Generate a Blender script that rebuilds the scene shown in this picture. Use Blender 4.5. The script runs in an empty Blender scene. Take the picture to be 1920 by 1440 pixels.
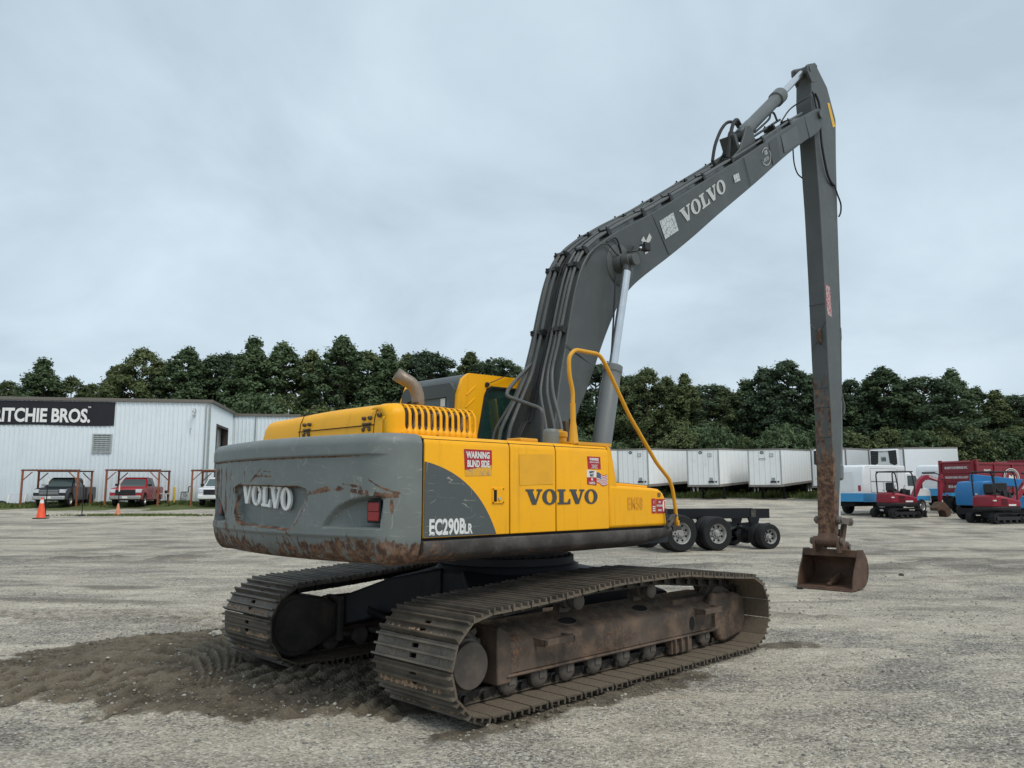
import bpy, bmesh, math, random
import numpy as np
from mathutils import Vector, Matrix

random.seed(7)
rng = np.random.default_rng(7)
SC = bpy.context.scene
COL = SC.collection
R = math.radians

# ------------------------------------------------------------------ camera, sky, sun, exposure
CAM_H = 1.678
cam_d = bpy.data.cameras.new('camera')
cam_d.sensor_width = 36.0
cam_d.lens = 28.243
cam_d.clip_start = 0.05
cam_d.clip_end = 6000
cam = bpy.data.objects.new('camera', cam_d)
cam.location = (0, 0, CAM_H)
cam.rotation_euler = (math.pi / 2 + 0.132, 0, 0)
COL.objects.link(cam)
SC.camera = cam

SUN_EL, SUN_AZ = R(55), R(140)      # overcast: a weak, very soft sun high behind the camera
world = bpy.data.worlds.new('World')
SC.world = world
world.use_nodes = True
wn, wl = world.node_tree.nodes, world.node_tree.links
wn.clear()
w_out = wn.new('ShaderNodeOutputWorld')
bg_sky = wn.new('ShaderNodeBackground')
bg_cloud = wn.new('ShaderNodeBackground')
w_mix = wn.new('ShaderNodeMixShader')
sky = wn.new('ShaderNodeTexSky')
sky.sky_type = 'NISHITA'
sky.sun_disc = False
sky.sun_elevation = SUN_EL
sky.sun_rotation = SUN_AZ
sky.air_density, sky.dust_density = 1.0, 2.0
bg_sky.inputs['Strength'].default_value = 0.12
wl.new(sky.outputs[0], bg_sky.inputs['Color'])
# the cloud deck: a flat layer of stratus, the same in every direction
w_tc = wn.new('ShaderNodeTexCoord')
w_sep = wn.new('ShaderNodeSeparateXYZ')
wl.new(w_tc.outputs['Generated'], w_sep.inputs[0])
w_add = wn.new('ShaderNodeMath'); w_add.operation = 'ADD'; w_add.inputs[1].default_value = 0.42
w_abs = wn.new('ShaderNodeMath'); w_abs.operation = 'ABSOLUTE'
wl.new(w_sep.outputs['Z'], w_abs.inputs[0]); wl.new(w_abs.outputs[0], w_add.inputs[0])
w_dx = wn.new('ShaderNodeMath'); w_dx.operation = 'DIVIDE'
w_dy = wn.new('ShaderNodeMath'); w_dy.operation = 'DIVIDE'
wl.new(w_sep.outputs['X'], w_dx.inputs[0]); wl.new(w_add.outputs[0], w_dx.inputs[1])
wl.new(w_sep.outputs['Y'], w_dy.inputs[0]); wl.new(w_add.outputs[0], w_dy.inputs[1])
w_cmb = wn.new('ShaderNodeCombineXYZ')
wl.new(w_dx.outputs[0], w_cmb.inputs[0]); wl.new(w_dy.outputs[0], w_cmb.inputs[1])
w_n = wn.new('ShaderNodeTexNoise')
w_n.inputs['Scale'].default_value = 1.9
w_n.inputs['Detail'].default_value = 7
w_n.inputs['Roughness'].default_value = 0.54
w_n.inputs['Distortion'].default_value = 0.35
wl.new(w_cmb.outputs[0], w_n.inputs['Vector'])
w_r = wn.new('ShaderNodeValToRGB')
w_r.color_ramp.elements[0].position = 0.34
w_r.color_ramp.elements[0].color = (0.405, 0.495, 0.565, 1)
w_r.color_ramp.elements[1].position = 0.66
w_r.color_ramp.elements[1].color = (0.565, 0.67, 0.745, 1)
wl.new(w_n.outputs['Fac'], w_r.inputs[0])
wl.new(w_r.outputs[0], bg_cloud.inputs['Color'])
bg_cloud.inputs['Strength'].default_value = 1.0
w_mix.inputs[0].default_value = 0.93
wl.new(bg_sky.outputs[0], w_mix.inputs[1])
wl.new(bg_cloud.outputs[0], w_mix.inputs[2])
wl.new(w_mix.outputs[0], w_out.inputs['Surface'])

sun_d = bpy.data.lights.new('sun', 'SUN')
sun_d.energy = 1.5
sun_d.angle = R(25)
sun_d.color = (1.0, 0.94, 0.84)
sun = bpy.data.objects.new('sun', sun_d)
sun.rotation_euler = (math.pi / 2 - SUN_EL, 0, math.pi - SUN_AZ)
COL.objects.link(sun)

SC.view_settings.view_transform = 'Standard'
SC.view_settings.look = 'None'
SC.view_settings.exposure = 0.32
SC.view_settings.gamma = 1.0
SC.view_settings.use_curve_mapping = False
SC.render.engine = 'CYCLES'
SC.cycles.max_bounces = 6
SC.cycles.diffuse_bounces = 3
SC.cycles.glossy_bounces = 3
SC.cycles.transmission_bounces = 4
SC.cycles.transparent_max_bounces = 6
SC.cycles.use_denoising = True
SC.cycles.sample_clamp_indirect = 4.0

# ------------------------------------------------------------------ helpers
def link(o):
    COL.objects.link(o)
    return o

def tag(o, label=None, cat=None, group=None, kind=None):
    if label: o['label'] = label
    if cat: o['category'] = cat
    if group: o['group'] = group
    if kind: o['kind'] = kind
    return o

def thing(name, label, cat, loc=(0, 0, 0), rz=0.0, group=None, rx=0.0, ry=0.0):
    o = link(bpy.data.objects.new(name, None))
    o.empty_display_size = 0.2
    o.location = loc
    o.rotation_euler = (rx, ry, rz)
    return tag(o, label, cat, group)

def copy_tree(o, parent=None):
    c = o.copy()
    link(c)
    c.parent = parent
    for ch in o.children:
        copy_tree(ch, c)
    return c

def set_attr(me, name, vals):
    a = me.attributes.new(name, 'FLOAT', 'POINT')
    a.data.foreach_set('value', np.asarray(vals, dtype=np.float32))

class MB:
    """collects shapes, then links them as one mesh object"""
    def __init__(self):
        self.v, self.f, self.m, self.mi = [], [], [], 0
    def mat(self, i):
        self.mi = i
        return self
    def add(self, vs, fs):
        b = len(self.v)
        self.v.extend([tuple(p) for p in vs])
        for f in fs:
            self.f.append(tuple(b + i for i in f))
            self.m.append(self.mi)
        return self
    def box(self, x0, x1, y0, y1, z0, z1):
        vs = [(x, y, z) for z in (z0, z1) for y in (y0, y1) for x in (x0, x1)]
        return self.add(vs, [(0, 2, 3, 1), (4, 5, 7, 6), (0, 1, 5, 4), (2, 6, 7, 3), (0, 4, 6, 2), (1, 3, 7, 5)])
    def obox(self, c, h, rot):
        """box with half sizes h, turned by the 3x3 matrix rot, centre c"""
        c = Vector(c)
        vs = [c + rot @ Vector((x * h[0], y * h[1], z * h[2])) for z in (-1, 1) for y in (-1, 1) for x in (-1, 1)]
        return self.add(vs, [(0, 2, 3, 1), (4, 5, 7, 6), (0, 1, 5, 4), (2, 6, 7, 3), (0, 4, 6, 2), (1, 3, 7, 5)])
    def bar(self, p0, p1, w, h, up=(0, 0, 1)):
        p0, p1 = Vector(p0), Vector(p1)
        d = (p1 - p0)
        x = d.normalized()
        y = Vector(up).cross(x)
        if y.length < 1e-5: y = Vector((0, 1, 0)).cross(x)
        y.normalize()
        z = x.cross(y)
        rot = Matrix((x, y, z)).transposed()
        return self.obox((p0 + p1) / 2, (d.length / 2, w / 2, h / 2), rot)
    def prism(self, poly, axis, a, b):
        n = len(poly)
        if axis == 'y': mk = lambda p, t: (p[0], t, p[1])
        elif axis == 'x': mk = lambda p, t: (t, p[0], p[1])
        else: mk = lambda p, t: (p[0], p[1], t)
        vs = [mk(p, a) for p in poly] + [mk(p, b) for p in poly]
        fs = [tuple(range(n)), tuple(range(2 * n - 1, n - 1, -1))]
        fs += [(i, i + n, (i + 1) % n + n, (i + 1) % n) for i in range(n)]
        return self.add(vs, fs)
    def loft(self, rings, cap0=True, cap1=True, closed=True):
        n = len(rings[0])
        vs = [p for r in rings for p in r]
        fs = []
        for k in range(len(rings) - 1):
            for i in range(n if closed else n - 1):
                j = (i + 1) % n
                fs.append((k * n + i, k * n + j, (k + 1) * n + j, (k + 1) * n + i))
        if cap0: fs.append(tuple(range(n - 1, -1, -1)))
        if cap1: fs.append(tuple((len(rings) - 1) * n + i for i in range(n)))
        return self.add(vs, fs)
    def cyl(self, p0, p1, r0, r1=None, n=16, cap=True):
        return self.lathe([(r0, 0.0), (r0 if r1 is None else r1, 1.0)], p0, p1, n, cap)
    def lathe(self, prof, p0, p1, n=20, cap=True):
        """prof: (radius, fraction along p0-p1)"""
        p0, p1 = Vector(p0), Vector(p1)
        d = p1 - p0
        z = d.normalized()
        x = z.orthogonal().normalized()
        y = z.cross(x)
        rings = [[p0 + d * t + (x * math.cos(2 * math.pi * i / n) + y * math.sin(2 * math.pi * i / n)) * r for i in range(n)] for r, t in prof]
        return self.loft(rings, cap, cap)
    def tube(self, pts, r, n=8, cap=True):
        pts = [Vector(p) for p in pts]
        rings, x = [], None
        for i, p in enumerate(pts):
            t = (pts[min(i + 1, len(pts) - 1)] - pts[max(i - 1, 0)]).normalized()
            x = t.orthogonal().normalized() if x is None else (x - t * x.dot(t)).normalized()
            y = t.cross(x)
            rr = r[i] if isinstance(r, (list, tuple)) else r
            rings.append([p + (x * math.cos(2 * math.pi * k / n) + y * math.sin(2 * math.pi * k / n)) * rr for k in range(n)])
        return self.loft(rings, cap, cap)
    def poly(self, pts):
        return self.add(pts, [tuple(range(len(pts)))])
    def grid(self, P):
        """P: rows x cols x 3"""
        P = np.asarray(P, float)
        a, b = P.shape[:2]
        vs = [tuple(p) for p in P.reshape(-1, 3)]
        fs = [(i * b + j, i * b + j + 1, (i + 1) * b + j + 1, (i + 1) * b + j) for i in range(a - 1) for j in range(b - 1)]
        return self.add(vs, fs)
    def move(self, M, start=0):
        for i in range(start, len(self.v)):
            self.v[i] = tuple(M @ Vector(self.v[i]))
        return self
    def mesh(self, name, mats, smooth=True, angle=38, recalc=True):
        me = bpy.data.meshes.new(name)
        me.from_pydata(self.v, [], self.f)
        for mt in (mats if isinstance(mats, (list, tuple)) else [mats]):
            me.materials.append(mt)
        if any(self.m):
            me.polygons.foreach_set('material_index', np.array(self.m, dtype=np.int32))
        if recalc:
            bm = bmesh.new(); bm.from_mesh(me)
            bmesh.ops.recalc_face_normals(bm, faces=bm.faces[:])
            bm.to_mesh(me); bm.free()
        if smooth:
            me.polygons.foreach_set('use_smooth', np.ones(len(me.polygons), dtype=bool))
            me.set_sharp_from_angle(angle=R(angle))
        me.update()
        return me
    def build(self, name, mats, parent=None, smooth=True, bevel=0.0, seg=2, angle=38, recalc=True, label=None, cat=None, group=None, kind=None):
        o = link(bpy.data.objects.new(name, self.mesh(name, mats, smooth, angle, recalc)))
        o.parent = parent
        if bevel:
            md = o.modifiers.new('bevel', 'BEVEL')
            md.width, md.segments, md.limit_method, md.angle_limit = bevel, seg, 'ANGLE', R(35)
            md.harden_normals = False
        return tag(o, label, cat, group, kind)

def spline(pts, n=8):
    """Catmull-Rom through the points"""
    P = [Vector(p) for p in pts]
    out = []
    for i in range(len(P) - 1):
        a, b, c, d = P[max(i - 1, 0)], P[i], P[i + 1], P[min(i + 2, len(P) - 1)]
        for k in range(n):
            t = k / n
            out.append(0.5 * ((2 * b) + (c - a) * t + (2 * a - 5 * b + 4 * c - d) * t * t + (3 * b - a - 3 * c + d) * t ** 3))
    out.append(P[-1])
    return out

def fillet(pts, r, n=5):
    """polyline with rounded corners"""
    P = [Vector(p) for p in pts]
    out = [P[0]]
    for i in range(1, len(P) - 1):
        a, b, c = P[i - 1], P[i], P[i + 1]
        k = min(r, (b - a).length * 0.45, (c - b).length * 0.45)
        s, e = b + (a - b).normalized() * k, b + (c - b).normalized() * k
        for j in range(n + 1):
            t = j / n
            out.append(s * (1 - t) ** 2 + b * 2 * t * (1 - t) + e * t * t)
    out.append(P[-1])
    return out

def smooth01(x):
    x = np.clip(x, 0, 1)
    return x * x * (3 - 2 * x)

# value noise for meshes
_perm = rng.random((256, 256)).astype(np.float32)
def vnoise(x, y):
    x, y = np.asarray(x, float), np.asarray(y, float)
    xi, yi = np.floor(x).astype(int), np.floor(y).astype(int)
    fx, fy = x - xi, y - yi
    fx, fy = fx * fx * (3 - 2 * fx), fy * fy * (3 - 2 * fy)
    g = lambda a, b: _perm[a & 255, b & 255]
    return (g(xi, yi) * (1 - fx) + g(xi + 1, yi) * fx) * (1 - fy) + (g(xi, yi + 1) * (1 - fx) + g(xi + 1, yi + 1) * fx) * fy
def fbm(x, y, o=4, gain=0.5):
    s, a, t = 0, 1, 0
    for k in range(o):
        s = s + a * vnoise(x * 2 ** k + 17.3 * k, y * 2 ** k + 9.1 * k); t += a; a *= gain
    return s / t
def seg_dist(x, y, pts):
    d = np.full(np.shape(x), 1e9)
    for (ax, ay), (bx, by) in zip(pts[:-1], pts[1:]):
        vx, vy = bx - ax, by - ay
        t = np.clip(((x - ax) * vx + (y - ay) * vy) / (vx * vx + vy * vy), 0, 1)
        d = np.minimum(d, np.hypot(x - ax - t * vx, y - ay - t * vy))
    return d
def in_poly(x, y, poly):
    c = np.zeros(np.shape(x), bool)
    n = len(poly)
    for i in range(n):
        (ax, ay), (bx, by) = poly[i], poly[(i + 1) % n]
        k = ((ay > y) != (by > y))
        with np.errstate(divide='ignore', invalid='ignore'):
            c ^= k & (x < (bx - ax) * (y - ay) / (by - ay + 1e-12) + ax)
    return c
def poly_sd(x, y, poly):
    """signed distance, negative inside"""
    d = seg_dist(x, y, list(poly) + [poly[0]])
    return np.where(in_poly(x, y, poly), -d, d)

# ------------------------------------------------------------------ lettering
def text_mesh(body, size=1.0, bold=0.0, sx=1.0, align='LEFT', space=1.0):
    """flat letters in the XY plane as (verts, faces)"""
    cu = bpy.data.curves.new('t', 'FONT')
    cu.body = body; cu.size = size; cu.offset = bold; cu.align_x = align; cu.space_character = space
    cu.resolution_u = 3; cu.fill_mode = 'FRONT'
    o = bpy.data.objects.new('t', cu)
    me = o.to_mesh()
    vs = [(v.co.x * sx, v.co.y, 0.0) for v in me.vertices]
    fs = [tuple(p.vertices) for p in me.polygons]
    o.to_mesh_clear()
    bpy.data.objects.remove(o); bpy.data.curves.remove(cu)
    return vs, fs

G_V = [(0, 1), (.50, 1), (.50, .88), (.41, .88), (.61, .30), (.77, .88), (.67, .88), (.67, 1), (1.02, 1), (1.02, .88), (.93, .88), (.64, 0), (.40, 0), (.09, .88), (0, .88)]
G_L = [(0, 0), (.84, 0), (.84, .36), (.75, .36), (.64, .12), (.40, .12), (.40, .88), (.52, .88), (.52, 1), (0, 1), (0, .88), (.12, .88), (.12, .12), (0, .12)]
def slab_word(mb, M, thick=0.0):
    """the five slab-serif letters V O L V O, one unit high; M maps letter space to the part"""
    x = 0.0
    def put(poly, holes=None):
        n = len(poly)
        if thick:
            vs = [(p[0], p[1], 0) for p in poly] + [(p[0], p[1], thick) for p in poly]
            fs = [tuple(range(n, 2 * n))] + [(i, (i + 1) % n, (i + 1) % n + n, i + n) for i in range(n)]
        else:
            vs, fs = [(p[0], p[1], 0) for p in poly], [tuple(range(n))]
        mb.add([M @ Vector(p) for p in vs], fs)
    def ring(x0):
        n, cx = 28, x0 + .46
        o = [(cx + .46 * math.cos(a), .5 + .52 * math.sin(a)) for a in [2 * math.pi * k / n for k in range(n)]]
        i = [(cx + .19 * math.cos(a), .5 + .41 * math.sin(a)) for a in [2 * math.pi * k / n for k in range(n)]]
        for k in range(n):
            j = (k + 1) % n
            q = [o[k], o[j], i[j], i[k]]
            z = thick
            mb.add([M @ Vector((p[0], p[1], z)) for p in q], [(0, 1, 2, 3)])
            if thick:
                mb.add([M @ Vector(p) for p in [(*o[k], 0), (*o[j], 0), (*o[j], z), (*o[k], z)]], [(0, 1, 2, 3)])
                mb.add([M @ Vector(p) for p in [(*i[k], 0), (*i[j], 0), (*i[j], z), (*i[k], z)]], [(3, 2, 1, 0)])
    put([(a + x, b) for a, b in G_V]); x += 1.02
    ring(x); x += .97
    put([(a + x, b) for a, b in G_L]); x += .78
    put([(a + x, b) for a, b in G_V]); x += 1.02
    ring(x); x += .92
    return x        # width, about 4.7
def frame(o, ex, ey):
    """4x4 with origin o, letter x along ex, letter y along ey"""
    ex, ey = Vector(ex), Vector(ey)
    ez = ex.cross(ey).normalized()
    M = Matrix((ex, ey, ez)).transposed().to_4x4()
    M.translation = Vector(o)
    return M
def letters(body, o, ex, ey, height, name, mat, parent, bold=0.0, sx=1.0, align='CENTER', space=1.0, recalc=False):
    vs, fs = text_mesh(body, height / 0.70, bold, sx, align, space)
    ex, ey = Vector(ex).normalized(), Vector(ey).normalized()
    M = frame(o, ex, ey)
    mb = MB().add([M @ Vector(v) for v in vs], fs)
    return mb.build(name, mat, parent, smooth=False, recalc=recalc)
# ------------------------------------------------------------------ materials
def new_mat(name):
    m = bpy.data.materials.new(name)
    m.use_nodes = True
    nt = m.node_tree
    nt.nodes.clear()
    out = nt.nodes.new('ShaderNodeOutputMaterial')
    b = nt.nodes.new('ShaderNodeBsdfPrincipled')
    nt.links.new(b.outputs[0], out.inputs['Surface'])
    return m, nt, b

class NT:
    def __init__(self, nt): self.nt = nt
    def n(self, t, **k):
        nd = self.nt.nodes.new(t)
        for a, v in k.items(): setattr(nd, a, v)
        return nd
    def l(self, a, b): self.nt.links.new(a, b)
    def put(self, sock, v):
        if hasattr(v, 'links') or isinstance(v, bpy.types.NodeSocket): self.l(v, sock)
        else: sock.default_value = v
    def math(self, op, a, b=0.0, c=0.0, clamp=False):
        nd = self.n('ShaderNodeMath', operation=op, use_clamp=clamp)
        for i, v in enumerate((a, b, c)): self.put(nd.inputs[i], v)
        return nd.outputs[0]
    def mix(self, f, a, b, mode='MIX'):
        nd = self.n('ShaderNodeMix', data_type='RGBA', blend_type=mode)
        self.put(nd.inputs['Factor'], f)
        for s, v in ((nd.inputs[6], a), (nd.inputs[7], b)):
            self.put(s, (*v, 1) if isinstance(v, tuple) and len(v) == 3 else v)
        return nd.outputs[2]
    def ramp(self, v, lo, hi):
        nd = self.n('ShaderNodeMapRange', interpolation_type='SMOOTHSTEP')
        self.put(nd.inputs[0], v)
        nd.inputs[1].default_value, nd.inputs[2].default_value = lo, hi
        return nd.outputs[0]
    def coord(self, kind='Object', scale=(1, 1, 1), rot=(0, 0, 0), vary=False):
        tc = self.n('ShaderNodeTexCoord')
        mp = self.n('ShaderNodeMapping')
        if vary:        # every piece gets its own patch of the pattern
            oi = self.n('ShaderNodeObjectInfo')
            va = self.n('ShaderNodeVectorMath', operation='SCALE')
            va.inputs[0].default_value = (37.0, 23.0, 0.0)
            self.l(oi.outputs['Random'], va.inputs['Scale'])
            self.l(va.outputs[0], mp.inputs['Location'])
        mp.inputs['Scale'].default_value = scale
        mp.inputs['Rotation'].default_value = rot
        self.l(tc.outputs[kind], mp.inputs[0])
        return mp.outputs[0]
    def noise(self, vec, scale, detail=4, rough=0.55, dist=0.0, color=False):
        nd = self.n('ShaderNodeTexNoise')
        self.l(vec, nd.inputs['Vector'])
        nd.inputs['Scale'].default_value = scale
        nd.inputs['Detail'].default_value = detail
        nd.inputs['Roughness'].default_value = rough
        nd.inputs['Distortion'].default_value = dist
        return nd.outputs['Color' if color else 'Fac']
    def voro(self, vec, scale, feature='F1', out='Distance', rand=1.0):
        nd = self.n('ShaderNodeTexVoronoi', feature=feature)
        self.l(vec, nd.inputs['Vector'])
        nd.inputs['Scale'].default_value = scale
        nd.inputs['Randomness'].default_value = rand
        return nd.outputs[out]
    def attr(self, name):
        return self.n('ShaderNodeAttribute', attribute_name=name).outputs['Fac']
    def bump(self, h, strength, dist, b):
        nd = self.n('ShaderNodeBump')
        nd.inputs['Strength'].default_value = strength
        nd.inputs['Distance'].default_value = dist
        self.l(h, nd.inputs['Height'])
        self.l(nd.outputs[0], b.inputs['Normal'])

RUST_A, RUST_B, MUD = (0.070, 0.038, 0.027), (0.225, 0.130, 0.080), (0.23, 0.185, 0.135)
MATS = {}
def paint(name, col, rough=0.45, var=0.12, dirt=0.25, dirt_col=(0.16, 0.14, 0.12), chips=0.0, streak=0.2, scale=1.0, spec=0.4, bump=0.15, metal=0.0, wear_gain=1.0, coord='Object', scratch=0.0, wst=1.0):
    """painted metal: uneven tone, dust, run-off streaks, chips; the mesh attributes wear (rust) and soil (mud) say where it is worn"""
    m, nt, b = new_mat(name)
    t = NT(nt)
    v = t.coord(coord, (scale,) * 3, vary=True)
    n1 = t.noise(v, 1.3, 6, 0.6)
    n2 = t.noise(v, 11.0, 9, 0.72)
    c = t.mix(t.math('MULTIPLY', t.ramp(n1, 0.3, 0.7), var * 2), (*[x * (1 - var) for x in col],), (*[min(1, x * (1 + var)) for x in col],))
    c = t.mix(t.math('MULTIPLY', t.ramp(t.noise(v, 2.6, 8, 0.7), 0.45, 0.75), dirt), c, dirt_col)
    if streak:
        s = t.noise(t.coord(coord, (7 * scale, 7 * scale, 0.45 * scale), vary=True), 2.2, 5, 0.6)
        c = t.mix(t.math('MULTIPLY', t.ramp(s, 0.55, 0.78), streak), c, tuple(x * 0.55 for x in dirt_col))
    rust = t.mix(t.ramp(t.noise(v, 14, 6, 0.7), 0.4, 0.66), RUST_A, RUST_B)
    nw = n2 if wst == 1.0 else t.noise(t.coord(coord, (scale * 1.4, scale * 1.4, scale * wst), vary=True), 12.0, 9, 0.72)
    w = t.math('ADD', t.attr('wear'), t.math('MULTIPLY', t.math('SUBTRACT', nw, 0.5), 1.5))
    w = t.ramp(t.math('ADD', w, t.math('MULTIPLY', t.math('SUBTRACT', n1, 0.5), 0.4)), 0.42, 0.60)
    if chips:
        w = t.math('MAXIMUM', w, t.math('MULTIPLY', t.ramp(n2, 0.72 - chips * 0.2, 0.74 - chips * 0.2), 0.85))
    if scratch:
        sm = None
        for sc_, ro_ in (((1.2, 1.2, 7.0), (.25, .3, .1)), ((2.2, 2.2, 5.5), (-.7, .6, .4)), ((5.0, 5.0, 1.2), (.2, -.3, .2))):
            sn = t.noise(t.coord(coord, tuple(k_ * scale for k_ in sc_), ro_, vary=True), 1.6, 2, .4)
            ln = t.math('MULTIPLY', t.math('LESS_THAN', t.math('ABSOLUTE', t.math('SUBTRACT', sn, .5)), 0.0045), t.ramp(t.noise(v, 2.7 + sc_[2], 3), 0.52, 0.60))
            sm = ln if sm is None else t.math('MAXIMUM', sm, ln)
        c = t.mix(t.math('MULTIPLY', sm, scratch), c, (0.5, 0.47, 0.40))
    c = t.mix(w, c, rust)
    so = t.math('ADD', t.attr('soil'), t.math('MULTIPLY', t.math('SUBTRACT', n2, 0.5), 1.1))
    so = t.ramp(so, 0.4, 0.6)
    c = t.mix(so, c, t.mix(t.noise(v, 20, 4), (0.075, 0.06, 0.046), MUD))
    t.l(c, b.inputs['Base Color'])
    rr = t.math('ADD', rough - 0.08, t.math('MULTIPLY', n2, 0.2))
    rr = t.math('MAXIMUM', rr, t.math('MULTIPLY', t.math('MAXIMUM', w, so), 0.88))
    t.l(rr, b.inputs['Roughness'])
    b.inputs['Specular IOR Level'].default_value = spec
    b.inputs['Metallic'].default_value = metal
    if bump:
        h = t.math('ADD', t.math('MULTIPLY', n2, 0.3), t.math('MULTIPLY', t.math('MAXIMUM', w, so), t.noise(v, 30, 4)))
        t.bump(h, bump, 0.01, b)
    MATS[name] = m
    return m

def plain(name, col, rough=0.6, metal=0.0, spec=0.4, var=0.1, scale=6.0, bump=0.0, emit=None):
    m, nt, b = new_mat(name)
    t = NT(nt)
    v = t.coord('Object')
    n = t.noise(v, scale, 5, 0.6)
    c = t.mix(t.ramp(n, 0.3, 0.7), tuple(x * (1 - var) for x in col), tuple(min(1, x * (1 + var)) for x in col))
    t.l(c, b.inputs['Base Color'])
    t.l(t.math('ADD', rough - 0.06, t.math('MULTIPLY', n, 0.12)), b.inputs['Roughness'])
    b.inputs['Metallic'].default_value = metal
    b.inputs['Specular IOR Level'].default_value = spec
    if bump: t.bump(t.noise(v, scale * 5, 5, 0.65), bump, 0.01, b)
    MATS[name] = m
    return m

def decal(name, col, gone=0.2, under=None, scale=9.0, rough=0.55):
    """a sticker or stencil with bits missing: where it has peeled, the colour under it shows"""
    m, nt, b = new_mat(name)
    t = NT(nt)
    v = t.coord('Object')
    th = 0.5 + (0.5 - gone) * 0.35
    k = t.ramp(t.noise(v, scale, 7, 0.7, 0.4), th, th + 0.02)
    c = t.mix(t.ramp(t.noise(v, 5, 4), 0.3, 0.7), tuple(x * 0.88 for x in col), col)
    if under: c = t.mix(k, c, under)
    t.l(c, b.inputs['Base Color'])
    b.inputs['Roughness'].default_value = rough
    MATS[name] = m
    return m

def glass(name, col=(0.02, 0.045, 0.045), rough=0.05, alpha=0.5):
    """tinted pane: part mirror, part see-through"""
    m, nt, b = new_mat(name)
    t = NT(nt)
    b.inputs['Base Color'].default_value = (*col, 1)
    b.inputs['Roughness'].default_value = rough
    b.inputs['Specular IOR Level'].default_value = 0.6
    tr = t.n('ShaderNodeBsdfTransparent')
    tr.inputs[0].default_value = (0.55, 0.75, 0.72, 1)
    mx = t.n('ShaderNodeMixShader')
    mx.inputs[0].default_value = alpha
    out = [n for n in nt.nodes if n.type == 'OUTPUT_MATERIAL'][0]
    t.l(tr.outputs[0], mx.inputs[1]); t.l(b.outputs[0], mx.inputs[2]); t.l(mx.outputs[0], out.inputs['Surface'])
    MATS[name] = m
    return m

YEL = (0.95, 0.445, 0.004)
paint('yellow', YEL, rough=0.42, var=0.05, dirt=0.20, dirt_col=(0.46, 0.25, 0.04), streak=0.26, spec=0.3, bump=0.05)
paint('yellow_pipe', (0.74, 0.36, 0.02), rough=0.45, var=0.08, dirt=0.25, dirt_col=(0.30, 0.17, 0.05), chips=0.25, streak=0.1, bump=0.08)
paint('grey_paint', (0.168, 0.189, 0.183), rough=0.48, var=0.10, dirt=0.3, dirt_col=(0.24, 0.265, 0.255), streak=0.22, bump=0.1, scratch=0.28, wst=.5)
paint('boom_grey', (0.068, 0.077, 0.076), rough=0.42, var=0.14, dirt=0.35, dirt_col=(0.115, 0.122, 0.12), streak=0.35, bump=0.08, scale=0.8)
paint('panel_grey', (0.085, 0.1, 0.103), rough=0.45, var=0.1, dirt=0.3, dirt_col=(0.14, 0.15, 0.145), streak=0.2, bump=0.06, scratch=0.5)
paint('stick_paint', (0.078, 0.086, 0.083), rough=0.42, var=0.14, dirt=0.35, dirt_col=(0.115, 0.122, 0.12), streak=0.45, bump=0.08, scale=0.8, wst=.18)
paint('frame_dark', (0.048, 0.043, 0.040), rough=0.6, var=0.4, dirt=0.55, dirt_col=(0.16, 0.145, 0.135), chips=0.45, streak=0.3, bump=0.3, scale=1.6)
paint('guard_dark', (0.055, 0.05, 0.046), rough=0.65, var=0.4, dirt=0.7, dirt_col=(0.11, 0.085, 0.06), chips=0.35, streak=0.5, bump=0.4, scale=1.6)
paint('cover_steel', (0.085, 0.073, 0.064), rough=0.6, var=0.3, dirt=0.7, dirt_col=(0.13, 0.10, 0.075), chips=0.35, streak=0.2, bump=0.4, scale=2.5)
paint('under_dark', (0.028, 0.031, 0.038), rough=0.6, var=0.3, dirt=0.35, dirt_col=(0.05, 0.045, 0.04), streak=0.3, bump=0.3)
paint('track_steel', (0.135, 0.115, 0.092), rough=0.5, var=0.4, dirt=0.8, dirt_col=(0.16, 0.128, 0.092), chips=0.2, streak=0.0, bump=0.5, scale=2.2, metal=0.25)
paint('track_frame', (0.088, 0.066, 0.052), rough=0.7, var=0.5, dirt=0.95, dirt_col=(0.185, 0.12, 0.076), chips=0.3, streak=0.9, bump=0.6, scale=1.5)
paint('chain_steel', (0.03, 0.028, 0.027), rough=0.4, var=0.4, dirt=0.5, dirt_col=(0.10, 0.085, 0.07), chips=0.1, streak=0.0, bump=0.4, scale=4, metal=0.3)
paint('roller_steel', (0.13, 0.112, 0.098), rough=0.6, var=0.3, dirt=0.8, dirt_col=(0.17, 0.135, 0.10), chips=0.1, streak=0.0, bump=0.4, scale=3)
paint('bucket_rust', (0.098, 0.055, 0.037), rough=0.62, var=0.35, dirt=0.6, dirt_col=(0.17, 0.10, 0.062), chips=0.3, streak=0.4, bump=0.4, scale=2)
paint('pipe_grey', (0.085, 0.093, 0.093), rough=0.4, var=0.15, dirt=0.5, dirt_col=(0.14, 0.125, 0.105), chips=0.1, streak=0.0, bump=0.1, scale=2)
paint('cyl_grey', (0.17, 0.185, 0.19), rough=0.42, var=0.1, dirt=0.4, dirt_col=(0.11, 0.11, 0.10), chips=0.05, streak=0.35, bump=0.1)
paint('exhaust_steel', (0.30, 0.25, 0.20), rough=0.45, var=0.25, dirt=0.7, dirt_col=(0.17, 0.10, 0.06), chips=0.2, streak=0.3, bump=0.15, scale=4, metal=0.5)
plain('chrome', (0.62, 0.64, 0.66), 0.22, 0.9, var=0.04)
plain('rubber', (0.010, 0.010, 0.011), 0.75, var=0.25, bump=0.15)
plain('hose', (0.018, 0.018, 0.019), 0.55, var=0.2)
plain('black_plastic', (0.02, 0.02, 0.021), 0.5, var=0.2)
plain('dark_gap', (0.008, 0.008, 0.008), 0.9)
plain('engine_dark', (0.06, 0.052, 0.045), 0.8, var=0.4, bump=0.4)
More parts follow.
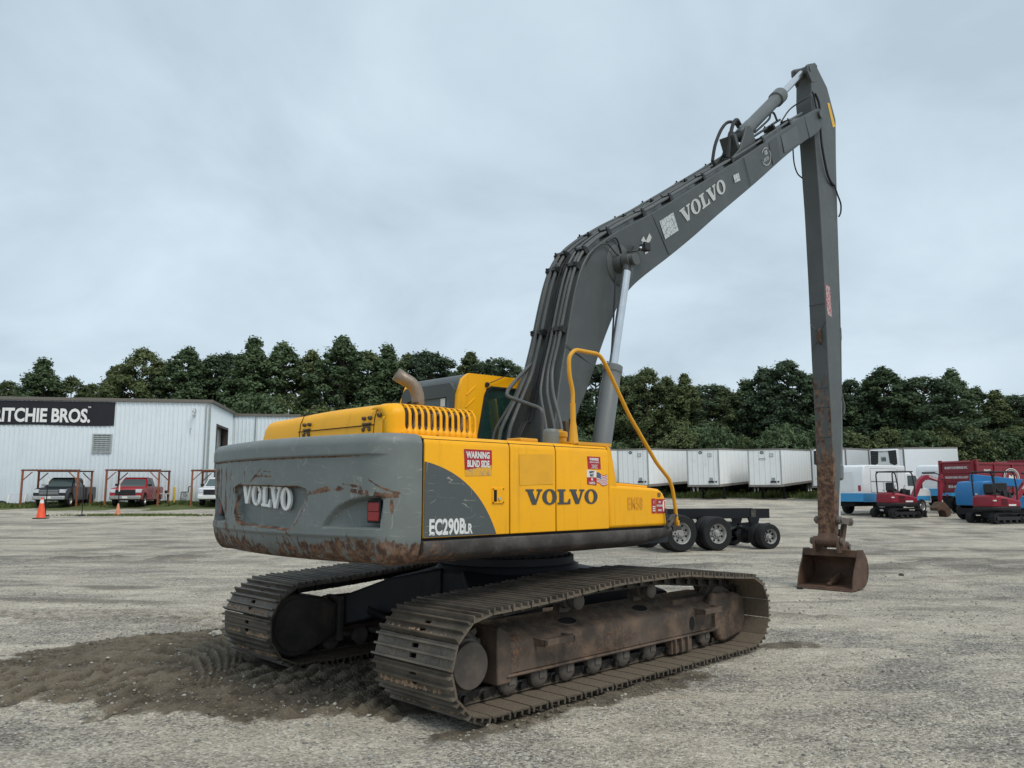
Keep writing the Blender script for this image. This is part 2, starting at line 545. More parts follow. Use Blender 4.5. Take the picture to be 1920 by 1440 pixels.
plain('bolt', (0.10, 0.075, 0.05), 0.6, 0.4, var=0.3)
plain('red_lens', (0.33, 0.012, 0.014), 0.25, spec=0.7, var=0.15)
plain('red_sticker', (0.42, 0.018, 0.03), 0.5)
plain('white_sticker', (0.72, 0.72, 0.70), 0.5, var=0.05)
plain('blue_sticker', (0.02, 0.04, 0.17), 0.5)
plain('amber', (0.75, 0.42, 0.03), 0.5)
plain('ghost_yellow', (0.79, 0.385, 0.018), 0.5, var=0.06, scale=5)
plain('ghost_letters', (0.70, 0.31, 0.015), 0.5, var=0.08, scale=5)
plain('letter_grey', (0.06, 0.066, 0.066), 0.5)
decal('white_worn', (0.74, 0.75, 0.74), 0.16, (0.10, 0.12, 0.125), 10)
decal('white_rear', (0.82, 0.82, 0.80), 0.10, (0.09, 0.045, 0.03), 8)
decal('boom_white', (0.50, 0.52, 0.51), 0.22, (0.085, 0.092, 0.092), 6)
decal('red_worn', (0.42, 0.018, 0.03), 0.12, (0.78, 0.42, 0.03), 13)
decal('red_scuffed', (0.42, 0.03, 0.05), 0.55, (0.42, 0.40, 0.40), 26)
glass('cab_glass', (0.02, 0.06, 0.055), 0.06, 0.55)
glass('rear_glass', (0.12, 0.15, 0.155), 0.1, 0.75)
glass('car_glass', (0.09, 0.12, 0.125), 0.04, 0.85)
# ------------------------------------------------------------------ ground
def rise(y):
    """the yard climbs gently towards the trailers and the wood"""
    y = np.asarray(y, float)
    k = (y - 38.0) / 4.0
    return 0.0355 * 4.0 * np.logaddexp(0, k) * (1 - 0.35 * smooth01((y - 80) / 120)) * 1.0
def zg(x, y):
    return float(rise(y))

MX, MY, MYAW = -0.0458, 8.6915, 0.7829           # where the excavator stands
def m2w(X, Y):
    c, s = math.cos(MYAW), math.sin(MYAW)
    return MX + X * c - Y * s, MY + X * s + Y * c

MUD_BAND = [(-9.0, 7.2), (-6.0, 7.6), (-4.4, 7.35), (-3.0, 7.15), (-2.0, 7.0), (-1.2, 7.15), (-0.6, 7.5)]
MUD_PATCH = [(-5.1, 8.6), (-4.3, 9.5), (-3.5, 10.0), (-2.9, 9.6), (-2.3, 9.0), (-1.9, 7.9), (-2.4, 7.3), (-4.2, 7.6)]
MUD_FAINT = [(-8.5, 11.4), (-6.2, 11.3), (-4.8, 11.2), (-3.4, 10.5), (-2.6, 10.0)]
ARC_C = (-4.2, 7.0)
rr_ = random.Random(21)
RUTS = []
def rut(pts, w, h, d): RUTS.append((pts, w, h, d))
# (world polyline, half width, height, darkness)
rut([(-30, 38.6), (-18, 38.1), (-8, 38.3), (2, 39.5)], 0.32, 0.05, 0.75)
rut([(-30, 34.0), (-18, 33.4), (-9, 33.4), (0, 34.0)], 0.28, 0.05, 0.75)
rut([(-12.3, 19.7), (-11.0, 20.0), (-9.9, 20.3)], 0.25, 0.09, 1.1)
rut([(-8.7, 20.1), (-8.1, 20.6), (-7.4, 20.8)], 0.25, 0.10, 1.1)
rut([(-10.0, 20.0), (-8.5, 19.8)], 0.35, 0.03, 0.7)
rut([(-13.5, 20.6), (-12.6, 20.2)], 0.22, 0.06, 0.9)
rut([(-9.5, 22.5), (-8.3, 22.4), (-7.6, 22.1)], 0.18, 0.05, 0.8)
rut([(-14, 24), (-9, 26.5), (-4, 29)], 0.22, 0.04, 0.55)
rut([(-12, 22), (-8, 24.0), (-4, 26)], 0.2, 0.03, 0.5)
rut([(6.9, 18.8), (8.0, 18.2), (9.0, 18.6)], 0.5, 0.05, 0.7)
rut([(6.7, 17.2), (7.6, 16.8)], 0.35, 0.03, 0.6)
rut([(9.8, 19.3), (10.7, 19.9), (11.6, 19.6)], 0.3, 0.07, 0.9)
rut([(9.6, 17.4), (10.4, 17.0), (11.2, 17.1)], 0.45, 0.06, 0.8)
rut([(3.6, 18.0), (4.6, 18.4), (5.6, 18.2)], 0.4, 0.06, 0.8)
rut([(3.2, 11.2), (3.8, 11.0), (4.3, 10.9)], 0.15, 0.05, 0.6)
for k in range(90):
    x0, y0 = rr_.uniform(-26, 26), rr_.uniform(10, 42) if k % 3 else rr_.uniform(3.8, 12)
    L, a = rr_.uniform(5, 18), rr_.gauss(0.0, 0.22)
    pts, x, y = [], x0, y0
    for j in range(6):
        pts.append((x, y)); x += L / 5 * math.cos(a); y += L / 5 * math.sin(a); a += rr_.gauss(0, 0.10)
    wd, dk = rr_.uniform(0.08, 0.30), rr_.uniform(0.12, 0.45)
    sg = -1.0 if k % 3 == 0 else 1.0
    rut(pts, wd, rr_.uniform(-0.015, 0.02), sg * dk * 2.1)
    if k % 2: rut([(p[0] - 0.4, p[1] + 1.75) for p in pts], wd, 0.0, sg * dk * 2.1)

def axis_steps(spans, outs):
    """spans: (from, to, step) side by side; the steps grow outside them"""
    c = [spans[0][0]]
    for a_, b_, st_ in spans:
        n_ = max(1, round((b_ - a_) / st_))
        c += list(a_ + (b_ - a_) * (np.arange(n_) + 1) / n_)
    lo, hi = [c[0]], [c[-1]]
    s = spans[0][2]
    while lo[-1] > -outs[0]:
        s = min(s * 1.06, 60); lo.append(lo[-1] - s)
    s = spans[-1][2]
    while hi[-1] < outs[1]:
        s = min(s * 1.06, 60); hi.append(hi[-1] + s)
    return np.array(lo[:0:-1] + c + hi[1:])
gx = axis_steps([(-6.6, 0.2, .02), (0.2, 8.0, .05)], (1200, 1200))
gy = axis_steps([(3.2, 5.7, .05), (5.7, 10.3, .02), (10.3, 14.0, .055)], (300, 1800))
GX, GY = np.meshgrid(gx, gy)

def ground_fields(x, y):
    near = 1 - smooth01((np.hypot(x, y) - 30) / 40)
    n_lo = fbm(x * 0.45, y * 0.45, 4)
    n_hi = fbm(x * 5.0, y * 5.0, 4)
    n_mid = fbm(x * 1.7 + 3.1, y * 1.7, 4)
    jx = (n_mid - 0.5) * 0.55 + (n_hi - 0.5) * 0.25
    # mud thrown up where the machine turned
    d_band = seg_dist(x, y, MUD_BAND)
    band = 1 - smooth01((d_band + jx * 1.3 - 0.62) / 0.42)
    d_patch = poly_sd(x, y, MUD_PATCH)
    patch = 1 - smooth01((d_patch + jx * 0.9 + 0.05) / 0.30)
    faint = (1 - smooth01((seg_dist(x, y, MUD_FAINT) + jx * 1.2 - 0.30) / 0.5)) * 0.42
    mud = np.maximum(np.maximum(band, patch), faint)
    # soil along the outside of the right-hand track and between the tracks
    for (a, b, w, k) in (((-2.2, -1.84), (0.5, -1.84), 0.10, .8), ((-2.2, -0.7), (2.2, -0.75), 0.25, 0.7), ((-2.3, 0.72), (1.0, 0.7), 0.3, 0.8), ((2.35, -1.8), (2.65, -1.9), 0.08, 0.7), ((-2.6, 1.3), (-3.2, 1.4), 0.5, .8)):
        p, q = m2w(*a), m2w(*b)
        mud = np.maximum(mud, k * (1 - smooth01((seg_dist(x, y, [p, q]) + jx * 0.5 - w) / 0.22)))
    # grouser prints: bars across the band, rings where the track end swung round
    s_al = x * 0.985 + y * 0.17 + 0.16 * (n_mid - 0.5)
    cross = y - 0.35 * x
    bars = 0.5 + 0.5 * np.sin(2 * math.pi * (s_al - 0.55 * (y - 7.1)) / 0.235)
    bars = smooth01((bars - 0.45) / 0.25) * smooth01((fbm(x * 1.1 + 9, y * 1.1, 3) - 0.34) / 0.16) * (0.6 + 0.8 * n_hi)
    rad = np.hypot(x + 3.9, (y - 7.7) / 1.5) + 0.03 * (n_mid - 0.5)
    lines_ = y + 1.15 * np.clip((x + 3.35) / .70, 0, 1.3) ** 2.2 + 0.05 * (n_mid - 0.5) + 0.03 * (n_hi - .5)
    rings = smooth01((np.sin(2 * math.pi * lines_ / 0.215) + 0.2) / 0.4) * (0.6 + 0.7 * n_hi)
    ringm = smooth01((patch - 0.3) / 0.3) * smooth01((x + 4.5) / 0.5) * (1 - smooth01((x + 2.62) / .08)) * smooth01((lines_ - 8.05) / 0.1) * (1 - smooth01((lines_ - 9.35) / .1))
    h = band * (0.006 + 0.03 * (n_mid - 0.5)) + patch * 0.004 + faint * 0.004
    h = h + band * bars * 0.036 * (1 - ringm) + ringm * rings * 0.062 / (1 + 0.9 * np.clip((x + 3.35) / .70, 0, 1.3) ** 1.2)
    h = h + mud * (n_hi - 0.5) * 0.035 + mud * (fbm(x * 22, y * 22, 2) - .5) * .040 + mud * np.maximum(fbm(x * 13, y * 13, 2) - 0.55, 0) * 0.10
    rutv = np.zeros_like(x); pale = np.zeros_like(x)
    for pts, w, hh, dk in RUTS:
        xs, ys = [p[0] for p in pts], [p[1] for p in pts]
        k = (x > min(xs) - 2) & (x < max(xs) + 2) & (y > min(ys) - 2) & (y < max(ys) + 2)
        if not k.any(): continue
        xx, yy = x[k], y[k]
        d = seg_dist(xx, yy, pts) + (n_mid[k] - 0.5) * 0.25
        mk = 1 - smooth01((d - w * 0.5) / (w * 0.9))
        br = smooth01((fbm(xx * 0.9 + w * 50, yy * 0.9, 3) - 0.30) / 0.25)
        if dk > 0: rutv[k] = np.maximum(rutv[k], mk * dk * br)
        else: pale[k] = np.maximum(pale[k], mk * -dk * br * 2)
        h[k] = h[k] + mk * br * hh * (0.6 + 0.8 * n_hi[k])
    h = h + near * ((n_lo - 0.5) * 0.05 + (n_mid - 0.5) * 0.035 + (n_hi - 0.5) * 0.018)
    # pressed flat under the tracks
    c, s = math.cos(MYAW), math.sin(MYAW)
    lx, ly = (x - MX) * c + (y - MY) * s, -(x - MX) * s + (y - MY) * c
    under = (1 - smooth01((np.abs(np.abs(ly) - 1.295) - 0.44) / 0.08)) * (1 - smooth01((np.abs(lx) - 2.0) / 0.25))
    h = h * (1 - under) - 0.035 * under
    flat_b = 1 - smooth01((np.hypot(lx - 7.9, (ly - 0.0) * 1.0) - 0.75) / 0.5)
    h = h * (1 - flat_b)
    grass = smooth01((y - 50.5 + (n_lo - 0.5) * 5) / 2.0) * (1 - smooth01((x + 16) / 3)) + smooth01((y - 66 + (n_lo - 0.5) * 7) / 4)
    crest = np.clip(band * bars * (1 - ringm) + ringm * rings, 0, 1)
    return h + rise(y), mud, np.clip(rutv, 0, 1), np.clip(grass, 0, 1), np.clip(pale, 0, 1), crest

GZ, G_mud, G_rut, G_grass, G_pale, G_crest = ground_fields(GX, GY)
ny, nx = GX.shape
gme = bpy.data.meshes.new('ground')
gme.vertices.add(nx * ny)
gme.vertices.foreach_set('co', np.stack([GX, GY, GZ], -1).astype(np.float32).ravel())
ii = np.arange((ny - 1) * (nx - 1))
r0, c0 = ii // (nx - 1), ii % (nx - 1)
q0 = r0 * nx + c0
quads = np.stack([q0, q0 + 1, q0 + nx + 1, q0 + nx], -1).astype(np.int32)
gme.loops.add(quads.size)
gme.loops.foreach_set('vertex_index', quads.ravel())
gme.polygons.add(len(quads))
gme.polygons.foreach_set('loop_start', np.arange(0, quads.size, 4, dtype=np.int32))
gme.polygons.foreach_set('use_smooth', np.ones(len(quads), dtype=bool))
gme.update()
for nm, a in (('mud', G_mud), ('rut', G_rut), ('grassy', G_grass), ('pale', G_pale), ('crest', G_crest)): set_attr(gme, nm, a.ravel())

gm, nt, b = new_mat('gravel_yard')
t = NT(nt)
v = t.coord('Object')
v_st = t.coord('Object', (0.50, 1.0, 1.0), (0, 0, .12))
big = t.noise(v_st, 0.42, 6, 0.62)
mid = t.noise(v_st, 1.9, 6, 0.65)
fine = t.noise(v, 26, 5, 0.75)
# packed pale dust against loose darker gravel
dm = t.math('ADD', t.noise(v_st, 0.55, 9, 0.66, 0.5), t.math('MULTIPLY', t.math('SUBTRACT', t.noise(v, 5.0, 6, 0.7), 0.5), 0.35))
dm = t.math('ADD', dm, t.math('MULTIPLY', t.attr('pale'), 0.22))
dm = t.math('SUBTRACT', dm, t.math('MULTIPLY', t.math('SUBTRACT', fine, 0.5), 0.22))
dust = t.ramp(dm, 0.40, 0.60)
vo = t.n('ShaderNodeTexVoronoi', feature='F1')
t.l(v, vo.inputs['Vector']); vo.inputs['Scale'].default_value = 56
sep = t.n('ShaderNodeSeparateColor'); t.l(vo.outputs['Color'], sep.inputs[0])
stone = t.math('ADD', 0.22, t.math('MULTIPLY', sep.outputs[0], 1.56))
cmb = t.n('ShaderNodeCombineColor')
for k_ in range(3): t.l(stone, cmb.inputs[k_])
c_g = t.mix(t.ramp(mid, 0.35, 0.65), (0.265, 0.243, 0.21), (0.43, 0.39, 0.322))
c_g = t.mix(t.math('MULTIPLY', t.ramp(t.noise(v, 0.33, 5, 0.6), 0.52, 0.66), 0.6), c_g, (0.25, 0.238, 0.218))
c_g = t.mix(0.85, c_g, t.mix(1.0, c_g, cmb.outputs[0], 'MULTIPLY'))
c_d = t.mix(t.ramp(t.noise(v_st, 3.2, 7, 0.7), 0.32, 0.68), (0.445, 0.395, 0.318), (0.645, 0.582, 0.475))
c_d = t.mix(t.math('MULTIPLY', t.ramp(t.noise(v, 0.8, 5, 0.6), 0.54, 0.70), 0.5), c_d, (0.46, 0.38, 0.27))
c_d = t.mix(0.40, c_d, t.mix(1.0, c_d, cmb.outputs[0], 'MULTIPLY'))
c = t.mix(dust, c_g, c_d)
c = t.mix(t.math('MULTIPLY', t.math('GREATER_THAN', sep.outputs[1], 0.95), t.ramp(fine, 0.42, 0.52)), c, (0.74, 0.72, 0.64))
c = t.mix(t.math('MULTIPLY', t.math('LESS_THAN', sep.outputs[1], 0.05), 0.55), c, (0.13, 0.125, 0.115))
c = t.mix(t.math('MULTIPLY', t.ramp(fine, 0.50, 0.75), 0.55), c, (0.16, 0.152, 0.135))
rutc = t.math('MULTIPLY', t.attr('rut'), t.math('ADD', 0.55, t.math('MULTIPLY', fine, 0.6)), clamp=True)
c = t.mix(rutc, c, (0.13, 0.115, 0.096))
mudc = t.mix(t.ramp(t.noise(v, 3.5, 7, 0.7), 0.35, 0.7), (0.115, 0.096, 0.072), (0.275, 0.228, 0.165))
mudc = t.mix(t.math('MULTIPLY', t.ramp(t.noise(v, 30, 5, 0.7), 0.5, 0.7), 0.6), mudc, (0.27, 0.235, 0.18))
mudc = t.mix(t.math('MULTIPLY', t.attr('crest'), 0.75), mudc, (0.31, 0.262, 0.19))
c = t.mix(t.ramp(t.math('ADD', t.attr('mud'), t.math('MULTIPLY', t.math('SUBTRACT', t.noise(v, 8, 7, 0.75), 0.5), 1.5)), 0.22, 0.72), c, mudc)
gr = t.mix(t.noise(v, 2.5, 5), (0.055, 0.085, 0.022), (0.15, 0.16, 0.06))
c = t.mix(t.ramp(t.math('ADD', t.attr('grassy'), t.math('MULTIPLY', t.math('SUBTRACT', t.noise(v, 1.5, 6, 0.7), 0.5), 1.2)), 0.45, 0.6), c, gr)
t.l(c, b.inputs['Base Color'])
t.l(t.math('SUBTRACT', 0.92, t.math('MULTIPLY', t.attr('mud'), 0.12)), b.inputs['Roughness'])
b.inputs['Specular IOR Level'].default_value = 0.25
hh = t.math('ADD', t.math('MULTIPLY', t.math('SUBTRACT', 0.6, vo.outputs['Distance']), 0.55), t.math('MULTIPLY', t.noise(v, 60, 4, 0.7), 0.7))
hh = t.math('ADD', hh, t.math('MULTIPLY', t.noise(v, 9, 5, 0.7), 1.2))
hh = t.math('ADD', hh, t.math('MULTIPLY', t.attr('mud'), t.math('MULTIPLY', t.noise(v, 34, 6, 0.75), 1.6)))
t.bump(hh, 1.0, 0.03, b)
gme.materials.append(gm)
ground = link(bpy.data.objects.new('ground', gme))
tag(ground, kind='structure', label='pale gravel yard with brown track-churned mud')

def gz_at(x, y):
    h = ground_fields(np.array([x], float), np.array([y], float))[0]
    return float(h[0])

# loose stones and clods, too many to count
def stone_mesh(n_st, pick, size, name, mat, label, cat):
    ico = bmesh.new(); bmesh.ops.create_icosphere(ico, subdivisions=1, radius=1.0)
    bv = np.array([v_.co[:] for v_ in ico.verts]); bf = np.array([[v_.index for v_ in f.verts] for f in ico.faces]); ico.free()
    bv = bv * (1 + rng.uniform(-.25, .25, (len(bv), 1)))
    P = pick(n_st)
    n_st = len(P)
    S = size(n_st)
    A = rng.uniform(0, 2 * math.pi, n_st)
    sc = S[:, None] * rng.uniform(0.6, 1.3, (n_st, 3)) * np.array([1, 1, 0.62])
    V = bv[None] * sc[:, None, :]
    ca, sa = np.cos(A)[:, None], np.sin(A)[:, None]
    V = np.stack([V[..., 0] * ca - V[..., 1] * sa, V[..., 0] * sa + V[..., 1] * ca, V[..., 2]], -1)
    h = ground_fields(P[:, 0], P[:, 1])[0]
    V += np.stack([P[:, 0], P[:, 1], h + S * 0.22], -1)[:, None, :]
    F = (bf[None] + (np.arange(n_st) * len(bv))[:, None, None]).reshape(-1, 3)
    me = bpy.data.meshes.new(name)
    nv = n_st * len(bv)
    me.vertices.add(nv); me.vertices.foreach_set('co', V.astype(np.float32).ravel())
    me.loops.add(F.size); me.loops.foreach_set('vertex_index', F.astype(np.int32).ravel())
    me.polygons.add(len(F)); me.polygons.foreach_set('loop_start', np.arange(0, F.size, 3, dtype=np.int32))
    me.polygons.foreach_set('use_smooth', np.ones(len(F), dtype=bool))
    me.update()
    set_attr(me, 'tone', np.repeat(rng.random(n_st), len(bv)))
    me.materials.append(mat)
    return tag(link(bpy.data.objects.new(name, me)), label, cat, kind='stuff')

def tone_mat(name, a, bb):
    m, nt, b = new_mat(name)
    t = NT(nt)
    t.l(t.mix(t.attr('tone'), a, bb), b.inputs['Base Color'])
    b.inputs['Roughness'].default_value = 0.9
    t.bump(t.noise(t.coord('Object'), 90, 3), 0.4, 0.005, b)
    return m
def pick_gravel(n):
    y = 3.4 + rng.random(n) ** 1.3 * 17
    x = rng.uniform(-0.72, 0.72, n) * (y + 1.2)
    k = fbm(x * 0.9, y * 1.6, 3) + rng.uniform(-.18, .18, n) > 0.5
    P = np.stack([x, y], -1)[k]
    c, s = math.cos(MYAW), math.sin(MYAW)
    lx, ly = (P[:, 0] - MX) * c + (P[:, 1] - MY) * s, -(P[:, 0] - MX) * s + (P[:, 1] - MY) * c
    return P[~((np.abs(lx) < 2.4) & (np.abs(ly) < 1.8))]
stone_mesh(34000, pick_gravel, lambda n: 0.006 + 0.016 * rng.random(n) ** 4, 'gravel_stones', tone_mat('stone_tone', (0.13, 0.128, 0.12), (0.46, 0.44, 0.39)), 'loose grey stones scattered over the gravel yard', 'gravel')
def pick_mud(n):
    x = rng.uniform(-8, 1.5, n); y = rng.uniform(5.8, 11.6, n)
    gf = ground_fields(x, y); k = (gf[1] > 0.45) & (gf[5] < .15) & (np.hypot(x + 3.6, y - 8.4) > .9)
    P = np.stack([x, y], -1)[k]
    c, s = math.cos(MYAW), math.sin(MYAW)
    lx, ly = (P[:, 0] - MX) * c + (P[:, 1] - MY) * s, -(P[:, 0] - MX) * s + (P[:, 1] - MY) * c
    return P[~((np.abs(lx) < 2.45) & (np.abs(np.abs(ly) - 1.295) < 0.5))]
stone_mesh(16000, pick_mud, lambda n: 0.006 + 0.016 * rng.random(n) ** 4, 'mud_clods', tone_mat('clod_tone', (0.09, 0.074, 0.056), (0.24, 0.198, 0.142)), 'crumbled brown mud clods where the machine turned', 'mud')

# a few single stones one can pick out
for sx_, sy_, sr_, lab_, col_ in ((-3.42, 9.40, .05, 'pale broken stone beside the far crawler track', (.52, .49, .42)), (-3.32, 9.33, .065, 'larger pale broken stone touching the far crawler track', (.50, .47, .41)), (4.95, 14.15, .06, 'dark lump of rock lying just before the bucket', (.05, .045, .04)), (7.75, 16.35, .05, 'small dark rock on the open gravel beyond the bucket', (.06, .055, .05))):
    ic = bmesh.new(); bmesh.ops.create_icosphere(ic, subdivisions=2, radius=sr_)
    rk = random.Random(sr_ * 1000)
    for v_ in ic.verts: v_.co *= rk.uniform(.72, 1.15); v_.co.z *= .7
    me = bpy.data.meshes.new('loose_stone'); ic.to_mesh(me); ic.free(); me.materials.append(plain('stone_' + lab_.split()[0], col_, .9, var=.25, scale=20, bump=.5))
    o = link(bpy.data.objects.new('loose_stone', me)); o.location = (sx_, sy_, gz_at(sx_, sy_) + sr_ * .35)
    tag(o, lab_, 'stone', 'single stones on the yard')
# ------------------------------------------------------------------ the excavator
EX = thing('crawler_excavator', 'yellow and grey long-reach crawler excavator with bucket resting on the gravel', 'excavator', (MX, MY, 0), MYAW)
plain('mud_dry', (0.36, 0.235, 0.15), 0.95, var=0.3, scale=30, bump=0.8)
plain('mud_dark', (0.085, 0.068, 0.05), 0.95, var=0.35, scale=25, bump=0.8)

# --- crawler tracks
PITCH_N = 49
rear_c, rear_r, fr_c, fr_r = (-1.91, 0.405), 0.375, (1.95, 0.395), 0.365
top = spline([(x, 0, z) for x, z in ((-1.91, .78), (-1.5, .795), (-1.1, .818), (-.6, .855), (-.3, .872), (.2, .875), (.7, .872), (1.0, .845), (1.3, .815), (1.66, .782), (1.95, .76))], 10)
path = [(p.x, p.z) for p in top]
path += [(fr_c[0] + fr_r * math.cos(a), fr_c[1] + fr_r * math.sin(a)) for a in np.linspace(math.pi / 2, -math.pi / 2, 40)[1:]]
path += [(x, .03) for x in np.linspace(1.95, -1.91, 60)[1:]]
path += [(rear_c[0] + rear_r * math.cos(a), rear_c[1] + rear_r * math.sin(a)) for a in np.linspace(-math.pi / 2, -3 * math.pi / 2, 40)[1:-1]]
path = np.array(path + [path[0]])
seg = np.hypot(*np.diff(path, axis=0).T)
cum = np.concatenate([[0], np.cumsum(seg)])
PITCH = cum[-1] / PITCH_N
def on_path(s):
    s = s % cum[-1]
    return np.array([np.interp(s, cum, path[:, 0]), np.interp(s, cum, path[:, 1])])

def shoe_mesh(kind):
    mb = MB()
    L, W = PITCH * 0.458, 0.46
    hx = ((-.056, -.022), (.018, .050))
    for y0, y1 in ((-W, -.045), (.035, W)): mb.box(-L, L, y0, y1, -.018, 0)
    for x0, x1 in ((-L, hx[0][0]), (hx[0][1], hx[1][0]), (hx[1][1], L)): mb.box(x0, x1, -.045, .035, -.0178, -.0004)
    for gx_, gh in ((-.082, .036), (-.006, .030), (.070, .032)):
        mb.prism([(gx_ - .012, -.002), (gx_ - .008, gh), (gx_ + .007, gh), (gx_ + .011, -.002)], 'y', -W - .002, W + .002)
    mb.mat(2)
    for s in (-1, 1):
        mb.prism([(-L - .02, -.1), (-L - .02, -.03), (L, -.03), (L + .02, -.06), (L + .02, -.12), (-L + .02, -.125)], 'y', s * .105 - .02, s * .105 + .02)
        mb.lathe([(.044, 0), (.044, .55), (.028, .6), (.028, 1)], (L, s * .08, -.082), (L, s * .17, -.082), 10)
    if kind:
        mb.mat(1)
        r = random.Random(kind)
        for seg_ in range(3 + 2 * kind):
            y0 = r.uniform(-.45, .30); y1 = min(W - .005, y0 + r.uniform(.08, .38)); m_ = max(4, int((y1 - y0) / .02))
            a_, b_, c_ = [], [], []
            for q in range(m_ + 1):
                y = y0 + (y1 - y0) * q / m_
                e_ = min(1, q / 2, (m_ - q) / 2)
                a_.append((-L + .001, y, -.004)); b_.append((-L + .006 + .012 * e_ * r.random(), y, (.010 + .022 * r.random()) * e_)); c_.append((-L + .012 + (.012 + .05 * r.random() ** 2) * e_, y, -.001))
            mb.grid([a_, b_, c_])
    return mb.mesh('track_shoe', [MATS['track_steel'], MATS['mud_dry'], MATS['chain_steel']], smooth=False)
shoe_kinds = [shoe_mesh(k) for k in (0, 1, 2, 3)]
for me in shoe_kinds:
    zz = np.array([v_.co.z for v_ in me.vertices])
    set_attr(me, 'soil', np.where(zz < -.03, .12, np.where(zz < -.012, .78, np.where(zz > .02, .10, .40))))

def track_side(sgn):
    """sgn -1: near side (machine right)"""
    Y0 = sgn * 1.295
    yo = lambda d: Y0 + sgn * d            # d > 0 towards the outside
    mb = MB()
    n = 46
    xs = np.linspace(-1.50, 1.62, n)
    sec = [(.205, .235), (.205, .36), (.205, .455), (.185, .485), (.05, .544), (-.10, .61), (-.14, .61), (-.14, .235)]
    rings = [[(x, yo(d), z) for d, z in sec] for x in xs]
    mb.loft(rings)
    # lower flange
    mb.box(-1.5, 1.66, min(yo(.16), yo(.225)), max(yo(.16), yo(.225)), .212, .237)
    tf = mb.build('track_frame', MATS['track_frame'], EX, bevel=.012)
    me = tf.data
    co = np.array([v_.co[:] for v_ in me.vertices])
    top_soil = smooth01((co[:, 2] - .46) / .06) * .50
    wear = .30 + 1.0 * (fbm(co[:, 0] * 1.7 + 3, co[:, 2] * 2.2, 3) - .45)
    set_attr(me, 'soil', top_soil); set_attr(me, 'wear', wear)
    # oval openings in the sloping top, uncut: a dark sheet paints their shaded inside
    sl = Vector((0, sgn * .285, -.125)).normalized()
    nrm = Vector((0, sgn * .125, .285)).normalized()
    for x, dd, zz in ((-.60, .065, .5375), (.47, .065, .5375)):
        c = Vector((x, yo(dd), zz)) + nrm * .006
        pts = [c + Vector((1, 0, 0)) * .105 * math.cos(a) + sl * .055 * math.sin(a) for a in np.linspace(0, 2 * math.pi, 24)[:-1]]
        rim_ = [p + (p - c) * .10 - nrm * .008 for p in pts]
        m2 = MB(); m2.loft([rim_, pts], cap0=False, cap1=False); m2.mat(1).poly([p - nrm * .003 for p in pts])
        m2.build('opening', [MATS['track_frame'], MATS['dark_gap']], tf)
    m2 = MB(); c = Vector((1.16, yo(.2065), .335))
    m2.poly([c + Vector((.05 * math.cos(a), 0, .07 * math.sin(a))) for a in np.linspace(0, 2 * math.pi, 20)[:-1]])
    m2.build('opening', MATS['dark_gap'], tf, recalc=False)  # hole on the outer face: a dark oval painted for its shade
    # rear bracket plate with cut corner, final drive cover
    m2 = MB()
    m2.prism([(-1.60, .17), (-1.60, .60), (-1.575, .62), (-1.47, .56), (-1.44, .50), (-1.44, .17)], 'y', yo(-.27), yo(.215))
    m2.build('bracket_plate', MATS['track_frame'], tf, bevel=.012)
    m2 = MB()
    if sgn < 0:
        m2.lathe([(.26, 0), (.26, .55), (.235, .62), (.205, .63), (.20, .86), (.175, .88), (.172, 1.0)], (-1.915, yo(-.1), .375), (-1.915, yo(.262), .375), 32)
    else:
        m2.lathe([(.24, 0), (.24, 1)], (-1.915, yo(-.1), .375), (-1.915, yo(.2), .375), 32)
    m2.build('final_drive', MATS['cover_steel'], tf, bevel=.006)
    m2 = MB()     # motor guard on the inner side, drop shaped
    pts = [(-1.915 + .30 * math.cos(a), .385 + .30 * math.sin(a)) for a in np.linspace(R(95), R(285), 18)] + [(-1.50, .22), (-1.46, .26), (-1.46, .55), (-1.56, .60)]
    m2.prism(pts, 'y', yo(-.10), yo(-.32))
    mg = m2.build('motor_guard', MATS['guard_dark'], tf, bevel=.02)
    cp_ = [(-1.80 + (x_ + 1.80) * .86, .40 + (z_ - .40) * .86) for x_, z_ in pts]
    m2 = MB(); m2.prism(cp_, 'y', yo(-.318), yo(-.335)); m2.build('guard_cover', MATS['guard_dark'], tf, bevel=.006)
    m2 = MB(); m2.box(-1.46, -1.40, min(yo(-.1), yo(-.36)), max(yo(-.1), yo(-.36)), .18, .62); m2.build('guard_flange', MATS['guard_dark'], tf, bevel=.008)
    set_attr(mg.data, 'soil', np.full(len(mg.data.vertices), .25)); set_attr(mg.data, 'wear', np.full(len(mg.data.vertices), .2))
    m2 = MB()     # sprocket teeth
    for k in range(20):
        a = 2 * math.pi * k / 20
        d = Vector((math.cos(a), 0, math.sin(a))); tt = Vector((-math.sin(a), 0, math.cos(a)))
        c0 = Vector((-1.915, Y0, .40))
        ring = lambda rr, w, y: [c0 + d * rr - tt * w + Vector((0, y, 0)), c0 + d * rr + tt * w + Vector((0, y, 0))]
        a0, a1 = ring(.22, .045, -.035), ring(.22, .045, .035)
        b0, b1 = ring(.315, .018, -.035), ring(.315, .018, .035)
        m2.add([*a0, *a1, *b0, *b1], [(0, 1, 5, 4), (2, 6, 7, 3), (0, 4, 6, 2), (1, 3, 7, 5), (4, 5, 7, 6)])
    m2.cyl((-1.915, Y0 - .034, .40), (-1.915, Y0 + .034, .40), .24, n=24)
    m2.build('sprocket', MATS['roller_steel'], tf)
    # front idler with its yoke plates
    m2 = MB(); m2.lathe([(.20, 0), (.27, .1), (.27, .32), (.295, .36), (.295, .64), (.27, .68), (.27, .9), (.20, 1)], (1.95, Y0 - .10, .395), (1.95, Y0 + .10, .395), 32)
    m2.build('idler_wheel', MATS['roller_steel'], tf)
